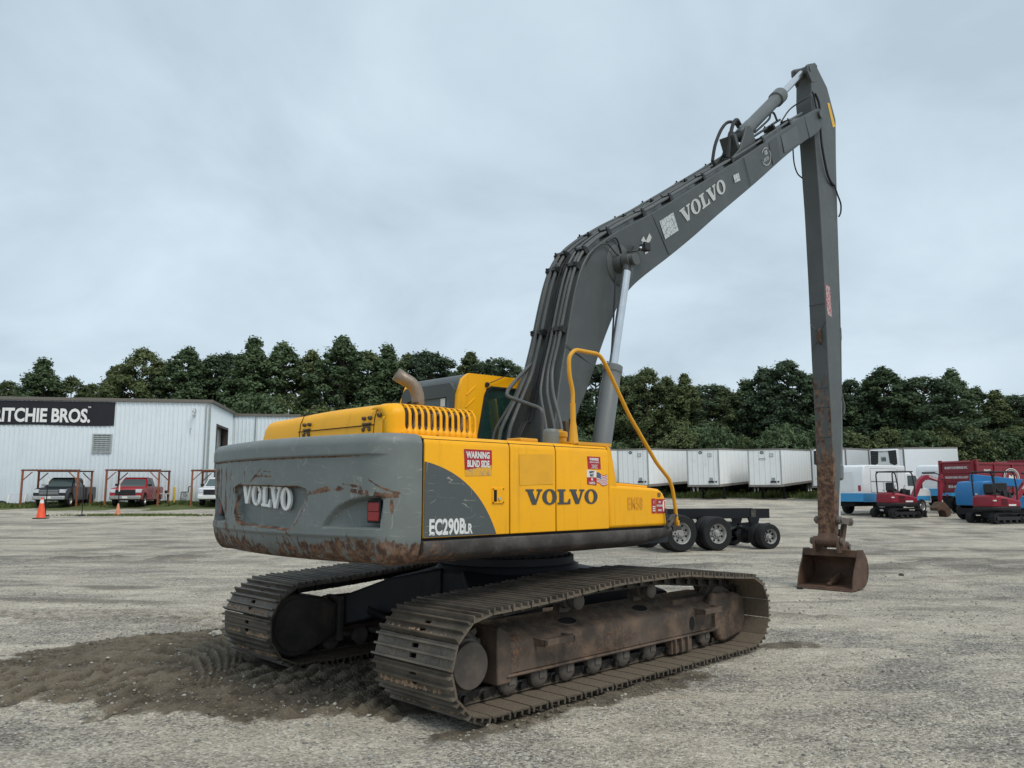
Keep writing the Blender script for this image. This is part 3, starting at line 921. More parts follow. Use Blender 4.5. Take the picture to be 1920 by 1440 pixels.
    for s in (1, -1):
        m2 = MB(); ya, yb = yo(s * .125), yo(s * .205)
        m2.prism([(1.50, .22), (1.50, .50), (1.60, .60), (2.02, .575), (2.20, .53), (2.235, .46), (2.225, .24), (2.15, .13), (1.80, .075), (1.70, .10), (1.62, .2)], 'y', ya, yb)
        yk = m2.build('yoke_plate', MATS['track_frame'], tf, bevel=.03, seg=3)
        set_attr(yk.data, 'wear', np.full(len(yk.data.vertices), .34))
    m2 = MB(); m2.box(1.0, 1.62, min(yo(-.1), yo(.1)), max(yo(-.1), yo(.1)), .3, .57)
    m2.build('recoil_housing', MATS['track_frame'], tf, bevel=.02)
    # rollers
    for x in (-1.42, -1.065, -.72, -.345, .07, .49, .93, 1.46):
        m2 = MB(); m2.lathe([(.055, 0), (.085, .04), (.10, .08), (.10, .2), (.075, .24), (.075, .76), (.10, .8), (.10, .92), (.085, .96), (.055, 1)], (x, Y0 - .19, .165), (x, Y0 + .19, .165), 18)
        m2.box(x - .035, x + .035, min(yo(.15), yo(.20)), max(yo(.15), yo(.20)), .15, .22)
        m2.build('track_roller', MATS['roller_steel'], tf)
    for x in (-.50, .60):
        m2 = MB(); m2.lathe([(.04, 0), (.062, .02), (.074, .06), (.074, .26), (.05, .3), (.05, .42), (.074, .46), (.074, .7), (.06, .72), (.055, 1)], (x, yo(.135), .70), (x, yo(-.16), .70), 20)
        m2.prism([(x - .07, .58), (x - .04, .72), (x + .04, .72), (x + .07, .58)], 'y', yo(-.06), yo(-.14))
        m2.build('carrier_roller', MATS['roller_steel'], tf)
    m2 = MB(); m2.box(.80, 1.16, min(yo(.12), yo(.20)), max(yo(.12), yo(.20)), .075, .22)
    for x in (.82, .93, 1.04): m2.box(x, x + .02, min(yo(.19), yo(.235)), max(yo(.19), yo(.235)), .08, .23)
    m2.build('track_guard', MATS['track_frame'], tf, bevel=.006)
    # foot steps
    for x0, x1 in ((-1.17, -.80), (1.22, 1.56)):
        m2 = MB(); yi = yo(.17)
        for x in (x0, x1 - .03): m2.prism([(min(yi, yo(.33)), .42), (max(yi, yo(.33)), .42), (max(yi, yo(.33)), .48), (min(yi, yo(.33)), .48)], 'x', x, x + .03)
        m2.box(x0, x1, min(yo(.305), yo(.33)), max(yo(.305), yo(.33)), .425, .477)
        for k in range(14):
            x = x0 + .02 + k * (x1 - x0 - .04) / 13.5
            m2.prism([(x, .477), (x + .008, .492), (x + .016, .477)], 'y', yo(.306), yo(.329))
        m2.build('foot_step', MATS['track_frame'], tf, bevel=.004)
    # shoes
    r = random.Random(5 if sgn < 0 else 8)
    ph = .03 if sgn < 0 else .11
    for k in range(PITCH_N):
        a, bq = on_path(k * PITCH + ph), on_path((k + 1) * PITCH + ph)
        c, d = (a + bq) / 2, bq - a
        th = math.atan2(-d[1], d[0])
        kind = r.choice((0, 1, 2, 3))
        o = link(bpy.data.objects.new('track_shoe', shoe_kinds[kind]))
        o.parent = tf
        o.location = (c[0], Y0, c[1])
        o.rotation_euler = (0, th, 0)
    return tf
trk_r = track_side(-1)
trk_l = track_side(1)

# --- car body between the tracks
mb = MB()
mb.lathe([(.78, 0), (.78, .8), (.72, 1)], (0, 0, .55), (0, 0, .94), 32)
for sx in (-1, 1):
    for sy in (-1, 1):
        a = [(sx * .25, sy * .55), (sx * .72, sy * .10)]
        zc0, zc1 = .50, .90
        r0_ = [(sx * .20, sy * .70, zc0), (sx * .78, sy * .15, zc0), (sx * .78, sy * .15, zc1), (sx * .20, sy * .70, zc1)]
        r1_ = [(sx * .95, sy * 1.04, .30), (sx * 1.42, sy * 1.04, .30), (sx * 1.42, sy * 1.04, .60), (sx * .95, sy * 1.04, .62)]
        mid_ = [tuple((p[i] + q[i]) / 2 + (.05 if i == 2 else 0) for i in range(3)) for p, q in zip(r0_, r1_)]
        mb.loft([r0_, mid_, r1_])
mb.build('car_body', MATS['under_dark'], EX, bevel=.02)
mb = MB(); mb.lathe([(.70, 0), (.70, .35), (.64, .36), (.64, .62), (.69, .64), (.69, 1)], (0, 0, .935), (0, 0, 1.15), 48)
for k in range(36):
    a = 2 * math.pi * k / 36
    mb.cyl((.66 * math.cos(a), .66 * math.sin(a), 1.008), (.66 * math.cos(a), .66 * math.sin(a), 1.03), .016, n=6)
mb.build('swing_bearing', MATS['under_dark'], EX)
mb = MB()
for pts in ([(-1.35, .6, .52), (-1.2, .5, .42), (-1.32, .42, .36), (-1.2, .3, .40), (-.9, .2, .44)], [(-1.3, .66, .48), (-1.15, .55, .40), (-1.25, .45, .35), (-1.1, .32, .38), (-.85, .22, .42)]):
    mb.tube(spline(pts, 6), .028, 8)
mb.build('travel_hose', MATS['hose'], EX)

# --- upper structure: platform and side skirts
mb = MB()
mb.box(-2.28, .95, -1.38, 1.38, 1.15, 1.33)
mb.box(-1.0, 1.0, -.45, .45, 1.33, 1.60)
mb.build('platform', MATS['under_dark'], EX, bevel=.01)
def skirt(sgn):
    mb = MB()
    xs = [-2.305, -1.6, -.8, 0, .45, .72, .90, .955, .985]
    rings = []
    for x in xs:
        zl = 1.135 + max(0, x - .45) * .11
        k = smooth01((x - .80) / .2) * .05
        rings.append([(x, sgn * (1.455 - k), 1.305), (x, sgn * (1.462 - k), 1.285), (x, sgn * (1.455 - k), zl + .075), (x, sgn * (1.43 - k), zl + .045), (x, sgn * 1.33, zl), (x, sgn * 1.20, zl), (x, sgn * 1.20, 1.305)])
    mb.loft(rings)
    o = mb.build('side_skirt', MATS['frame_dark'], EX, bevel=.006)
    me = o.data
    co = np.array([v_.co[:] for v_ in me.vertices])
    set_attr(me, 'wear', .20 + .22 * smooth01((-1.6 - co[:, 0]) / .7) + .22 * smooth01((1.23 - co[:, 2]) / .06))
    return o
skirt(-1); skirt(1)
# --- counterweight: one casting, dense enough for its recesses and its rust
def cw_curve():
    """plan outline from the right front edge round the back to the left front edge"""
    pts = []
    rx = lambda y: -2.835 + y * y / 9.0
    for x in np.linspace(-2.318, -2.40, 8): pts.append((x, -1.442))
    p0, p1, p2 = (-2.40, -1.442), (-2.66, -1.442), (rx(1.16), -1.16)
    for t_ in np.linspace(0, 1, 22)[1:]:
        pts.append(tuple(p0[i] * (1 - t_) ** 2 + 2 * p1[i] * t_ * (1 - t_) + p2[i] * t_ * t_ for i in (0, 1)))
    for y in np.linspace(-1.16, 1.16, 150)[1:]: pts.append((rx(y), y))
    return pts + [(x, -y) for x, y in pts[:29][::-1][1:]]
C = np.array(cw_curve())
T = np.gradient(C, axis=0); T /= np.linalg.norm(T, axis=1)[:, None]
N_in = np.stack([T[:, 1], -T[:, 0]], -1)
N_in *= np.sign(np.sum(N_in * (np.array([[-1.9, 0]]) - C), axis=1))[:, None]
side = smooth01((np.abs(C[:, 1]) - 1.15) / .29)         # 1 on the flanks
zs = np.concatenate([np.linspace(1.135, 1.36, 22), np.linspace(1.36, 1.93, 62)[1:], np.linspace(1.93, 2.105, 26)[1:]])
PL = [(.575, 1.705), (.50, 1.722), (-.50, 1.705), (-.59, 1.685), (-.612, 1.64), (-.41, 1.40), (-.37, 1.378), (.44, 1.40), (.53, 1.43), (.56, 1.48)]
LR = [(-.80, 1.405), (-.86, 1.47), (-.96, 1.555), (-1.08, 1.605), (-1.20, 1.628), (-1.335, 1.632), (-1.355, 1.615), (-1.345, 1.42), (-1.33, 1.405)]
LL = [(-a, b) for a, b in LR]
nz, nc = len(zs), len(C)
Zg, Yg = np.meshgrid(zs, C[:, 1], indexing='ij')
sideg = np.broadcast_to(side[None], Zg.shape)
low = np.clip((1.375 - Zg) / .24, 0, 1)
ins = (1 - np.sqrt(np.maximum(1 - low ** 2, 0))) * .18 * (1 - .4 * sideg)
ins -= .018 * smooth01((Zg - 1.935) / .012) * (1 - smooth01((np.abs(Yg) - 1.30) / .1))
upz = np.clip((Zg - 2.02) / .085, 0, 1)
ins += (1 - np.sqrt(np.maximum(1 - upz ** 2, 0))) * .09
ins += .006 * (1 - smooth01(np.abs(Zg - 1.345) / .008)) * (1 - smooth01((np.abs(Yg) - 1.28) / .06)) * -1
ins += .0 + .012 * smooth01((1.335 - Zg) / .01) * (1 - smooth01((np.abs(Yg) - 1.28) / .06))
d_pl = poly_sd(Yg, Zg, PL)
ins += .080 * (1 - smooth01((d_pl + .008) / .014))
for pg, s in ((LR, -1), (LL, 1)):
    d_l = poly_sd(Yg, Zg, pg)
    slope = smooth01((s * Yg - .78) / .50)
    ins += (.03 + .10 * slope) * (1 - smooth01((d_l + .014) / .02)) 
# dents
ins += (fbm(Yg * 2.5, Zg * 3, 3) - .5) * .010
P = np.zeros((nz, nc, 3))
P[..., 0] = C[None, :, 0] + N_in[None, :, 0] * ins
P[..., 1] = C[None, :, 1] + N_in[None, :, 1] * ins
P[..., 2] = Zg
mb = MB(); mb.grid(P)
n0 = len(mb.v)
top_row = [(nz - 1) * nc + i for i in range(nc)]
bot_row = list(range(nc))
mb.add([(-2.318, 0, 2.112), (-2.318, 0, 1.12)], [])
mb.f += [(top_row[i], top_row[i + 1], n0) for i in range(nc - 1)] + [(bot_row[i + 1], bot_row[i], n0 + 1) for i in range(nc - 1)]
# closing face towards the engine bay
ring_r = [i * nc for i in range(nz)]; ring_l = [i * nc + nc - 1 for i in range(nz)]
mb.f.append(tuple(ring_r + [n0] + ring_l[::-1] + [n0 + 1]))
mb.m = [0] * len(mb.f)
cw = mb.build('counterweight', MATS['grey_paint'], EX, angle=50)
n1 = fbm(Yg * 7, Zg * 2.0, 4); n2 = fbm(Yg * 18, Zg * 18, 3); n3 = fbm(Yg * 22, Zg * 1.6 + 4, 3)
w = np.zeros_like(Zg)
def mx(a): 
    global w
    w = np.maximum(w, a)
mx((1 - smooth01((Zg - 1.19 - .14 * (n1 - .4) - .06 * np.abs(Yg)) / .12)) * (.58 + .45 * (n2 - .4)))
mx((1 - smooth01((Zg - 1.32 - .10 * (n1 - .4)) / .12)) * (.30 + .35 * (n3 - .4)))
mx(.72 * (1 - smooth01((np.abs(Zg - 1.937 + .006 * n2) - .003) / .008)) * smooth01((Yg + 1.05 + .4 * n1) / .15))
mx(.80 * (1 - smooth01((np.abs(d_pl - .004) - .005) / .008)) * (.75 + .25 * smooth01((n1 - .30) / .15)))
mx(.60 * (1 - smooth01((seg_dist(Yg, Zg, [(-.62, 1.655), (-.9, 1.70), (-1.3, 1.655), (-1.40, 1.64)]) + .02 * (n2 - .5) - .014) / .02)) * smooth01((n2 - .25) / .2))
mx(.66 * (1 - smooth01((np.abs(Yg + 1.385 + .03 * (n1 - .5)) - .02) / .035)) * smooth01((1.68 - Zg) / .1) * smooth01((n3 - .25) / .2))
mx(.58 * (1 - smooth01((seg_dist(Yg, Zg, [(-.62, 1.62), (-.52, 1.45), (-.40, 1.36)]) - .006) / .014)))
mx(.52 * smooth01((n3 - .46) / .06) * smooth01((1.44 - Zg) / .2) * smooth01((Yg + .75) / .3))
mx(.56 * smooth01((n3 - .47) / .05) * smooth01((Yg - .50) / .3) * (1 - smooth01((Zg - 1.85) / .1)))
for a in ([(.28, 1.735), (.16, 1.80), (.05, 1.86)], [(.16, 1.80), (-.12, 1.795)], [(.05, 1.80), (-.0, 1.84), (-.10, 1.83)], [(.20, 1.82), (.22, 1.86)], [(.45, 1.74), (.5, 1.80)], [(.36, 1.75), (.38, 1.88)], [(-1.25, 1.76), (-1.42, 1.66)], [(-1.0, 1.73), (-1.2, 1.70)],
          [(.1, 1.37), (-.05, 1.27), (-.2, 1.2)], [(-.35, 1.38), (-.45, 1.25), (-.55, 1.17)], [(.35, 1.38), (.30, 1.22)], [(-.15, 1.36), (-.36, 1.30), (-.42, 1.2)], [(.55, 1.38), (.5, 1.25)], [(.85, 1.75), (.8, 1.45)], [(.7, 1.85), (.72, 1.55)], [(.62, 1.7), (.66, 1.4)]):
    mx(.63 * (1 - smooth01((seg_dist(Yg, Zg, a) - .004 - .018 * (n2 - .45)) / .010)))
# keep the name panel and the lamp pocket mostly clean inside
w *= 1 - .85 * (1 - smooth01((d_pl + .028) / .01))
set_attr(cw.data, 'wear', np.concatenate([w.ravel(), [0, .5]]))
mb = MB()
xpl = -2.835 + .045
for (yy) in (0,):
    slab_word(mb, frame((-2.765, .475, 1.575), (-.0, -.178, -.012), (0, .003, .178)), .02)
mb.build('lettering', MATS['white_rear'], cw, smooth=False)
for s in (-1, 1):
    yl = s * 1.235
    xl = -2.835 + yl * yl / 9 + .085
    ang = s * .30
    mb = MB(); rot = Matrix.Rotation(-ang, 3, 'Z')
    mb.obox((xl - .002, yl, 1.525), (.025, .062, .082), rot)
    tl = mb.build('tail_light', MATS['black_plastic'], cw, bevel=.012, seg=3)
    mb = MB()
    for dz in (-.034, .034): mb.obox(Vector((xl, yl, 1.525 + dz)) + rot @ Vector((-.026, 0, 0)), (.006, .050, .0325), rot)
    mb.build('lens', MATS['red_lens'], tl, bevel=.004)

# --- right and left side doors
YW = 1.44
def door(x0, x1, sgn, mat, z1=2.10, z0=1.327, name='side_door', y_in=.95):
    g = .006
    sec = [(YW, z0), (YW, z1 - .075), (YW - .008, z1 - .045), (YW - .028, z1 - .018), (YW - .06, z1 - .004), (YW - .10, z1), (y_in, z1 + .006), (y_in, z0)]
    mb = MB()
    n = 10
    rings = [[(x, sgn * (y + (.003 * math.sin(3.1 * (x - x0) / (x1 - x0)) if y == YW else 0)), z) for y, z in sec] for x in np.linspace(x0 + g, x1 - g, n)]
    mb.loft(rings)
    return mb.build(name, MATS[mat], EX, bevel=.006, seg=2, angle=30)
mb = MB(); mb.box(-2.3, -.09, -1.425, -.9, 1.30, 2.07); mb.box(-2.3, -.09, .9, 1.425, 1.30, 2.07)
mb.box(-2.3, -.4, -1.0, 1.0, 1.33, 2.06)
mb.build('engine_bay', MATS['dark_gap'], EX)
d1 = door(-2.300, -1.393, -1, 'yellow'); d2 = door(-1.393, -.825, -1, 'yellow'); d3 = door(-.825, -.082, -1, 'yellow')
door(-2.300, -1.3, 1, 'yellow'); door(-1.3, -.5, 1, 'yellow')
ysd = -YW - .0045
def on_side(poly, name, mat, parent, y=ysd, t_=.0):
    mb = MB()
    if t_: mb.prism(poly, 'y', y, y - t_)
    else: mb.poly([(x, y, z) for x, z in poly])
    return mb.build(name, MATS[mat] if isinstance(mat, str) else mat, parent, smooth=False, recalc=bool(t_))
arc = []
for t_ in np.linspace(0, 1, 24):
    p0, p1, p2 = (-2.294, 1.896), (-1.7545, 1.80), (-1.55, 1.332)
    arc.append(tuple(p0[i] * (1 - t_) ** 2 + 2 * p1[i] * t_ * (1 - t_) + p2[i] * t_ * t_ for i in (0, 1)))
on_side(arc + [(-2.294, 1.332)], 'grey_quarter', 'panel_grey', d1, -YW - .002, .003)
S_EX, S_EY = (1, 0, 0), (0, 0, 1)
def on_right(body, x, z, h, mat, parent, name='lettering', bold=0.0, sx=1.0, align='LEFT', y=ysd - .003, space=1.0):
    return letters(body, (x, y, z), S_EX, S_EY, h, name, MATS[mat], parent, bold, sx, align, space)
on_right('EC290B', -2.250, 1.352, .112, 'white_worn', d1, bold=.006, sx=.68, space=1.02)
on_right('LR', -1.897, 1.350, .072, 'white_worn', d1, bold=.004, sx=.72)
# warning stickers
on_side([(-1.906, 2.003), (-1.604, 2.003), (-1.600, 1.885), (-1.895, 1.838)], 'sticker', 'red_worn', d1)
on_side([(-1.895, 1.837), (-1.601, 1.884), (-1.603, 1.80), (-1.888, 1.79)], 'sticker_remains', decal('torn_sticker', (0.40, 0.30, 0.20), .62, (0.74, 0.38, 0.03), 16), d1, ysd - .0005)
on_right('WARNING', -1.755, 1.935, .050, 'white_sticker', d1, bold=.003, sx=.72, align='CENTER')
on_right('BLIND SIDE', -1.752, 1.866, .050, 'white_sticker', d1, bold=.003, sx=.66, align='CENTER')
# handle of the rear door
mb = MB(); mb.box(-1.60, -1.47, ysd - .006, ysd + .004, 1.575, 1.70)
hd = mb.build('handle_plate', MATS['yellow'], d1, bevel=.003)
mb = MB(); mb.box(-1.585, -1.552, ysd - .0075, ysd - .004, 1.59, 1.685); mb.build('grip_opening', MATS['dark_gap'], hd)
mb = MB(); mb.cyl((-1.525, ysd - .004, 1.615), (-1.525, ysd - .016, 1.615), .013, n=12); mb.build('lock', MATS['chrome'], hd)
mb = MB()
for x in (-1.592, -1.478):
    for z in (1.583, 1.692): mb.cyl((x, ysd - .004, z), (x, ysd - .010, z), .006, n=8)
mb.build('screws', MATS['bolt'], hd)
on_side([(-1.29, 1.98), (-.865, 1.995), (-.865, 1.735), (-1.28, 1.72)], 'old_sticker_ghost', 'ghost_yellow', d2, ysd - .0005)
# the maker's name across both doors
mb = MB(); slab_word(mb, frame((-1.213, ysd - .002, 1.560), (.2022, 0, 0), (0, 0, .130)))
mb.build('lettering', decal('letter_worn', (.060, .066, .066), .12, (.5, .3, .05), 9), d2, smooth=False, recalc=False)
s3 = -YW - .0045
on_side([(-.403, 1.990), (-.212, 1.990), (-.204, 1.875), (-.392, 1.875)], 'sticker', 'red_sticker', d3)
on_right('WARNING!', -.306, 1.955, .022, 'white_sticker', d3, bold=.002, sx=.8, align='CENTER')
on_right('BEFORE YOU OPERATE', -.302, 1.932, .012, 'white_sticker', d3, bold=.0006, sx=.75, align='CENTER')
for z, tx in ((1.908, 'THIS SIGNAL SHOULD'), (1.895, 'BE CHECKED BY'), (1.882, 'QUALIFIED OPERATOR')):
    on_right(tx, -.30, z, .008, 'white_sticker', d3, bold=.0005, sx=.8, align='CENTER')
on_side([(-.408, 1.868), (-.272, 1.862), (-.272, 1.80), (-.408, 1.80)], 'sticker', 'white_sticker', d3)
on_side([(-.408, 1.7985), (-.272, 1.7985), (-.270, 1.726), (-.405, 1.733)], 'sticker', 'red_sticker', d3)
on_right('SAFETY', -.34, 1.838, .02, 'letter_grey', d3, bold=.0012, sx=.78, align='CENTER')
on_right('FIRST', -.34, 1.808, .02, 'letter_grey', d3, bold=.0012, sx=.78, align='CENTER')
on_right('BE', -.338, 1.772, .02, 'white_sticker', d3, bold=.0015, sx=.9, align='CENTER')
on_right('CAREFUL', -.338, 1.738, .02, 'white_sticker', d3, bold=.0012, sx=.76, align='CENTER')
# waving flag: thirteen stripes and a starry canton
fl = MB()
f_w, f_h, f_x, f_z = .155, .098, -.266, 1.742
wv = lambda u: .010 * math.sin(u * 7.0 + .6) - .020 * u
for k in range(13):
    fl.mat(0 if k % 2 == 0 else 1)
    for j in range(10):
        u0, u1 = j / 10, (j + 1) / 10
        if k >= 6 and u1 <= .41: continue
        fl.add([(f_x + f_w * u, ysd, f_z + f_h * kk / 13 + wv(u)) for u, kk in ((u0, k), (u1, k), (u1, k + 1), (u0, k + 1))], [(0, 1, 2, 3)])
fl.mat(2)
for j in range(4):
    u0, u1 = j / 10, (j + 1) / 10
    fl.add([(f_x + f_w * u, ysd, f_z + f_h * kk / 13 + wv(u)) for u, kk in ((u0, 6), (u1, 6), (u1, 13), (u0, 13))], [(0, 1, 2, 3)])
fl.mat(1)
for a_ in range(5):
    for b_ in range(4):
        u, kk = .03 + a_ * .078, 6.9 + b_ * 1.65
        x_, z_, s_ = f_x + f_w * u, f_z + f_h * kk / 13 + wv(u), .0028
        fl.add([(x_ - s_, ysd - .001, z_), (x_, ysd - .001, z_ - s_), (x_ + s_, ysd - .001, z_), (x_, ysd - .001, z_ + s_)], [(0, 1, 2, 3)])
fl.build('flag_sticker', [MATS['red_sticker'], MATS['white_sticker'], MATS['blue_sticker']], d3, smooth=False, recalc=False)

# --- sloping cover and front tool box
mb = MB(); mb.prism([(-.078, 1.640), (.055, 1.640), (.068, 1.655), (.066, 1.68), (-.02, 2.03), (-.034, 2.068), (-.06, 2.09), (-.078, 2.096)], 'y', -1.432, -.95)
mb.build('sloping_cover', MATS['yellow'], EX, bevel=.012)
mb = MB(); mb.prism([(-.078, 1.327), (.885, 1.327), (.872, 1.50), (.845, 1.60), (.80, 1.66), (.73, 1.695), (.62, 1.705), (-.078, 1.735), ], 'y', -1.437, -.70)
tb = mb.build('tool_box', MATS['yellow'], EX, bevel=.03, seg=3, angle=30)
mb = MB(); mb.prism([(.10, 1.731), (.64, 1.705), (.64, 1.728), (.10, 1.757)], 'y', -1.36, -.78)
st = mb.build('step_lid', MATS['yellow'], tb, bevel=.006)
mb = MB(); mb.prism([(.13, 1.757), (.61, 1.731), (.61, 1.736), (.13, 1.762)], 'y', -1.33, -.81); mb.build('grip_mat', MATS['black_plastic'], st)
yt = -1.4415
on_right('EM58', .20, 1.50, .115, 'ghost_letters', tb, bold=.004, sx=.62, y=yt, space=1.1)
for a_ in ((.595, .66, 1.60, 1.455), (.672, .822, 1.595, 1.453)):
    on_side([(a_[0], a_[2]), (a_[1], a_[2]), (a_[1], a_[3]), (a_[0], a_[3])], 'sticker', 'red_sticker', tb, yt)
for z, tx in ((1.555, 'FIRE'), (1.52, 'EXTINGUISHER'), (1.475, 'INSIDE')):
    on_right(tx, .728, z, .018, 'white_sticker', tb, bold=.001, sx=.62 if len(tx) > 6 else .8, align='CENTER', y=yt - .002)
on_right('?', .627, 1.545, .035, 'white_sticker', tb, bold=.001, align='CENTER', y=yt - .002)
for z in (1.525, 1.505, 1.485): on_side([(.605, z), (.65, z), (.65, z - .011), (.605, z - .011)], 'print', 'white_sticker', tb, yt - .002)
on_side([(.785, 1.575), (.80, 1.575), (.805, 1.56), (.805, 1.47), (.78, 1.47), (.78, 1.56)], 'print', 'white_sticker', tb, yt - .002)
on_side([(.79, 1.58), (.83, 1.585), (.835, 1.575), (.79, 1.572)], 'print', 'white_sticker', tb, yt - .002)
mb = MB()
for x0, x1, z0, z1 in ((.70, .745, 1.618, 1.624), (.70, .745, 1.652, 1.658), (.70, .706, 1.624, 1.652), (.739, .745, 1.624, 1.652), (.706, .739, 1.635, 1.641)):
    mb.box(x0, x1, yt - .003, yt, z0, z1)
mb.build('battery_mark', MATS['letter_grey'], tb)
# latch rod hanging at the front corner
mb = MB(); mb.tube([(.805, -1.462, 1.50), (.81, -1.466, 1.40), (.82, -1.47, 1.31)], .011, 8)
mb.tube([(.82, -1.47, 1.31), (.95, -1.44, 1.37), (1.06, -1.38, 1.41)], .016, 8)
mb.build('latch_rod', MATS['frame_dark'], EX)

# --- hand rail
rail = fillet([(1.155, -1.36, 1.30), (1.128, -1.36, 1.50), (1.085, -1.36, 1.70), (1.03, -1.36, 1.80), (.82, -1.36, 1.95), (.36, -1.36, 2.42), (.00, -1.36, 2.89), (-.10, -1.36, 2.985), (-.46, -1.36, 2.985), (-.545, -1.36, 2.91), (-.545, -1.36, 2.75), (-.492, -1.36, 2.58), (-.498, -1.36, 2.46)], .07)
mb = MB(); mb.tube(rail, .0195, 12)
mb.lathe([(.0255, 0), (.0255, .45), (.031, .55), (.045, .97), (.05, 1)], (-.498, -1.36, 2.48), (-.490, -1.36, 2.11), 14)
mb.box(-.53, .02, -1.395, -1.24, 2.096, 2.125)
hr = mb.build('hand_rail', MATS['yellow_pipe'], EX)
mb = MB(); mb.box(1.02, 1.175, -1.40, -1.33, 1.27, 1.315); mb.tube([(1.155, -1.36, 1.42), (1.08, -1.36, 1.42), (.95, -1.40, 1.36)], .02, 8); mb.build('rail_bracket', MATS['frame_dark'], hr)
mb = MB(); mb.box(1.135, 1.165, -1.385, -1.335, 1.28, 1.37); mb.build('rail_clamp', MATS['yellow_pipe'], hr, bevel=.006)

# --- filler caps, hood, exhaust
mb = MB(); mb.lathe([(.075, 0), (.075, .75), (.07, .9), (.055, 1)], (-.60, -1.18, 2.10), (-.60, -1.18, 2.245), 20); mb.build('tank_cap', MATS['grey_paint'], EX, bevel=.006)
mb = MB(); mb.lathe([(.062, 0), (.062, .55), (.072, .58), (.072, .92), (.045, 1)], (-.43, -1.14, 2.10), (-.43, -1.14, 2.235), 20); mb.cyl((-.43, -1.14, 2.235), (-.43, -1.14, 2.25), .025, n=10); mb.build('filler_cap', MATS['yellow_pipe'], EX, bevel=.004)
mb = MB(); mb.box(-1.12, -.90, -1.30, -1.12, 2.10, 2.135); mb.build('pipe_mount', MATS['yellow_pipe'], EX, bevel=.01)

HX0, HX1, HZ, HY0, HY1 = -2.305, -1.36, 2.385, -1.02, 1.12
Rr = .11
mb = MB()
# body of the hood, rounded at the back and the left end
rings = []
for y, d in [(HY1, .13)] + [(HY1 - .13 + .13 * math.sin(a), .13 * (1 - math.cos(a))) for a in np.linspace(R(75), 0, 5)] + [(y, 0.0) for y in np.linspace(.8, HY0 + Rr, 12)]:
    zt = HZ - d * .8 - .035 * smooth01((y + .2) / 1.3)
    xr = HX0 + d * .5
    prof = [(xr - .01, 2.10), (xr, zt - Rr - .05)] + [(xr + .012 + Rr * (1 - math.cos(a)), zt - Rr + Rr * math.sin(a)) for a in np.linspace(R(10), R(90), 7)] + [(-1.75, zt + .004), (HX1 - .05, zt - .005), (HX1, zt - .05), (HX1, 2.10)]
    rings.append([(x, y, z) for x, z in prof])
mb.loft(rings)
hood = mb.build('engine_hood', MATS['yellow'], EX, bevel=.0, angle=40)
# slotted right end
xb0, xb1, ns = HX0 + .13, HX1 - .035, 12
pw = (xb1 - xb0) / ns
prof = [(HY0 - .004, 2.10), (HY0 - .002, 2.15), (HY0, 2.168), (HY0, 2.178), (HY0, 2.20), (HY0 + .002, HZ - Rr)] + [(HY0 + Rr * (1 - math.cos(a)), HZ - Rr + Rr * math.sin(a)) for a in np.linspace(R(15), R(90), 8)] + [(HY0 + Rr + .03, HZ + .002), (HY0 + Rr + .06, HZ + .003)]
cutw = [0, 0, 0, .7, 1, 1] + [1] * 7 + [.85] + [0, 0]
rows = []
for (y, z), cwid in zip(prof, cutw):
    row = []
    for a in (90, 60, 30):          # turn round the back corner
        ca = 1 - math.cos(R(a))
        row.append((xb0 - .13 * math.sin(R(a)), y + .10 * ca, z - (.05 * ca if z > HZ - Rr else 0)))
    row.append((xb0, y, z))
    for k in range(ns):
        c = xb0 + pw * (k + .5); hw = pw * .29 * cwid
        row += [(c - hw, y, z), (c + hw, y, z)]
    row += [(xb1, y, z), (xb1 + .035, y + .02, z - .01)]
    rows.append(row)
mb = MB()
nr = len(rows[0])
mb.v = [p for r in rows for p in r]
for i in range(len(rows) - 1):
    for j in range(nr - 1):
        if 4 <= j < 4 + 2 * ns and (j - 4) % 2 == 0: continue      # the slots stay open
        mb.f.append((i * nr + j, i * nr + j + 1, (i + 1) * nr + j + 1, (i + 1) * nr + j)); mb.m.append(0)
gp = mb.build('slotted_panel', MATS['yellow'], hood, angle=50)
md = gp.modifiers.new('thick', 'SOLIDIFY'); md.thickness = .008; md.offset = -1
mb = MB(); mb.box(-2.1, -1.42, HY0 + .10, HY0 + .2, 2.10, HZ - .03); mb.build('hood_inside', MATS['engine_dark'], hood)
mb = MB()
for k in range(4): mb.tube([(-2.05 + k * .17, HY0 + .06, 2.12), (-2.0 + k * .17, HY0 + .07, 2.3), (-1.9 + k * .17, HY0 + .09, 2.33)], .02, 8)
mb.box(-2.1, -1.45, HY0 + .05, HY0 + .09, 2.16, 2.21)
mb.build('engine_pipes', MATS['exhaust_steel'], hood)
# hinge straps and seams on the back of the hood
for y0 in (.235, -.70):
    mb = MB()
    for dy in (-.042, .042):
        for z in (2.268, 2.175): mb.cyl((HX0 + .01, y0 + dy, z), (HX0 - .018, y0 + dy, z - .003), .016, n=10)
    mb.box(HX0 - .012, HX0 + .004, y0 - .06, y0 + .06, 2.215, 2.228); mb.box(HX0 - .010, HX0 + .004, y0 - .05, y0 + .05, 2.19, 2.20)
    mb.build('hinge', MATS['bolt'], hood)
mb = MB()
for y in (.36, -.80):
    mb.tube([(HX0 - .009, y, 2.12), (HX0 - .001, y, 2.22), (HX0 + .002, y, 2.27), (HX0 + .035, y, 2.352), (HX0 + .12, y, HZ + .001), (-1.8, y, HZ + .006)], .0035, 6)
mb.tube([(HX0 - .006, .38, 2.208), (HX0 - .006, -.80, 2.208)], .004, 6)
mb.build('hood_seam', MATS['dark_gap'], hood)
mb = MB(); mb.cyl((HX0 + .02, -.87, 2.285), (HX0 - .015, -.87, 2.28), .018, n=12); mb.build('hood_lock', MATS['bolt'], hood)
mb = MB()
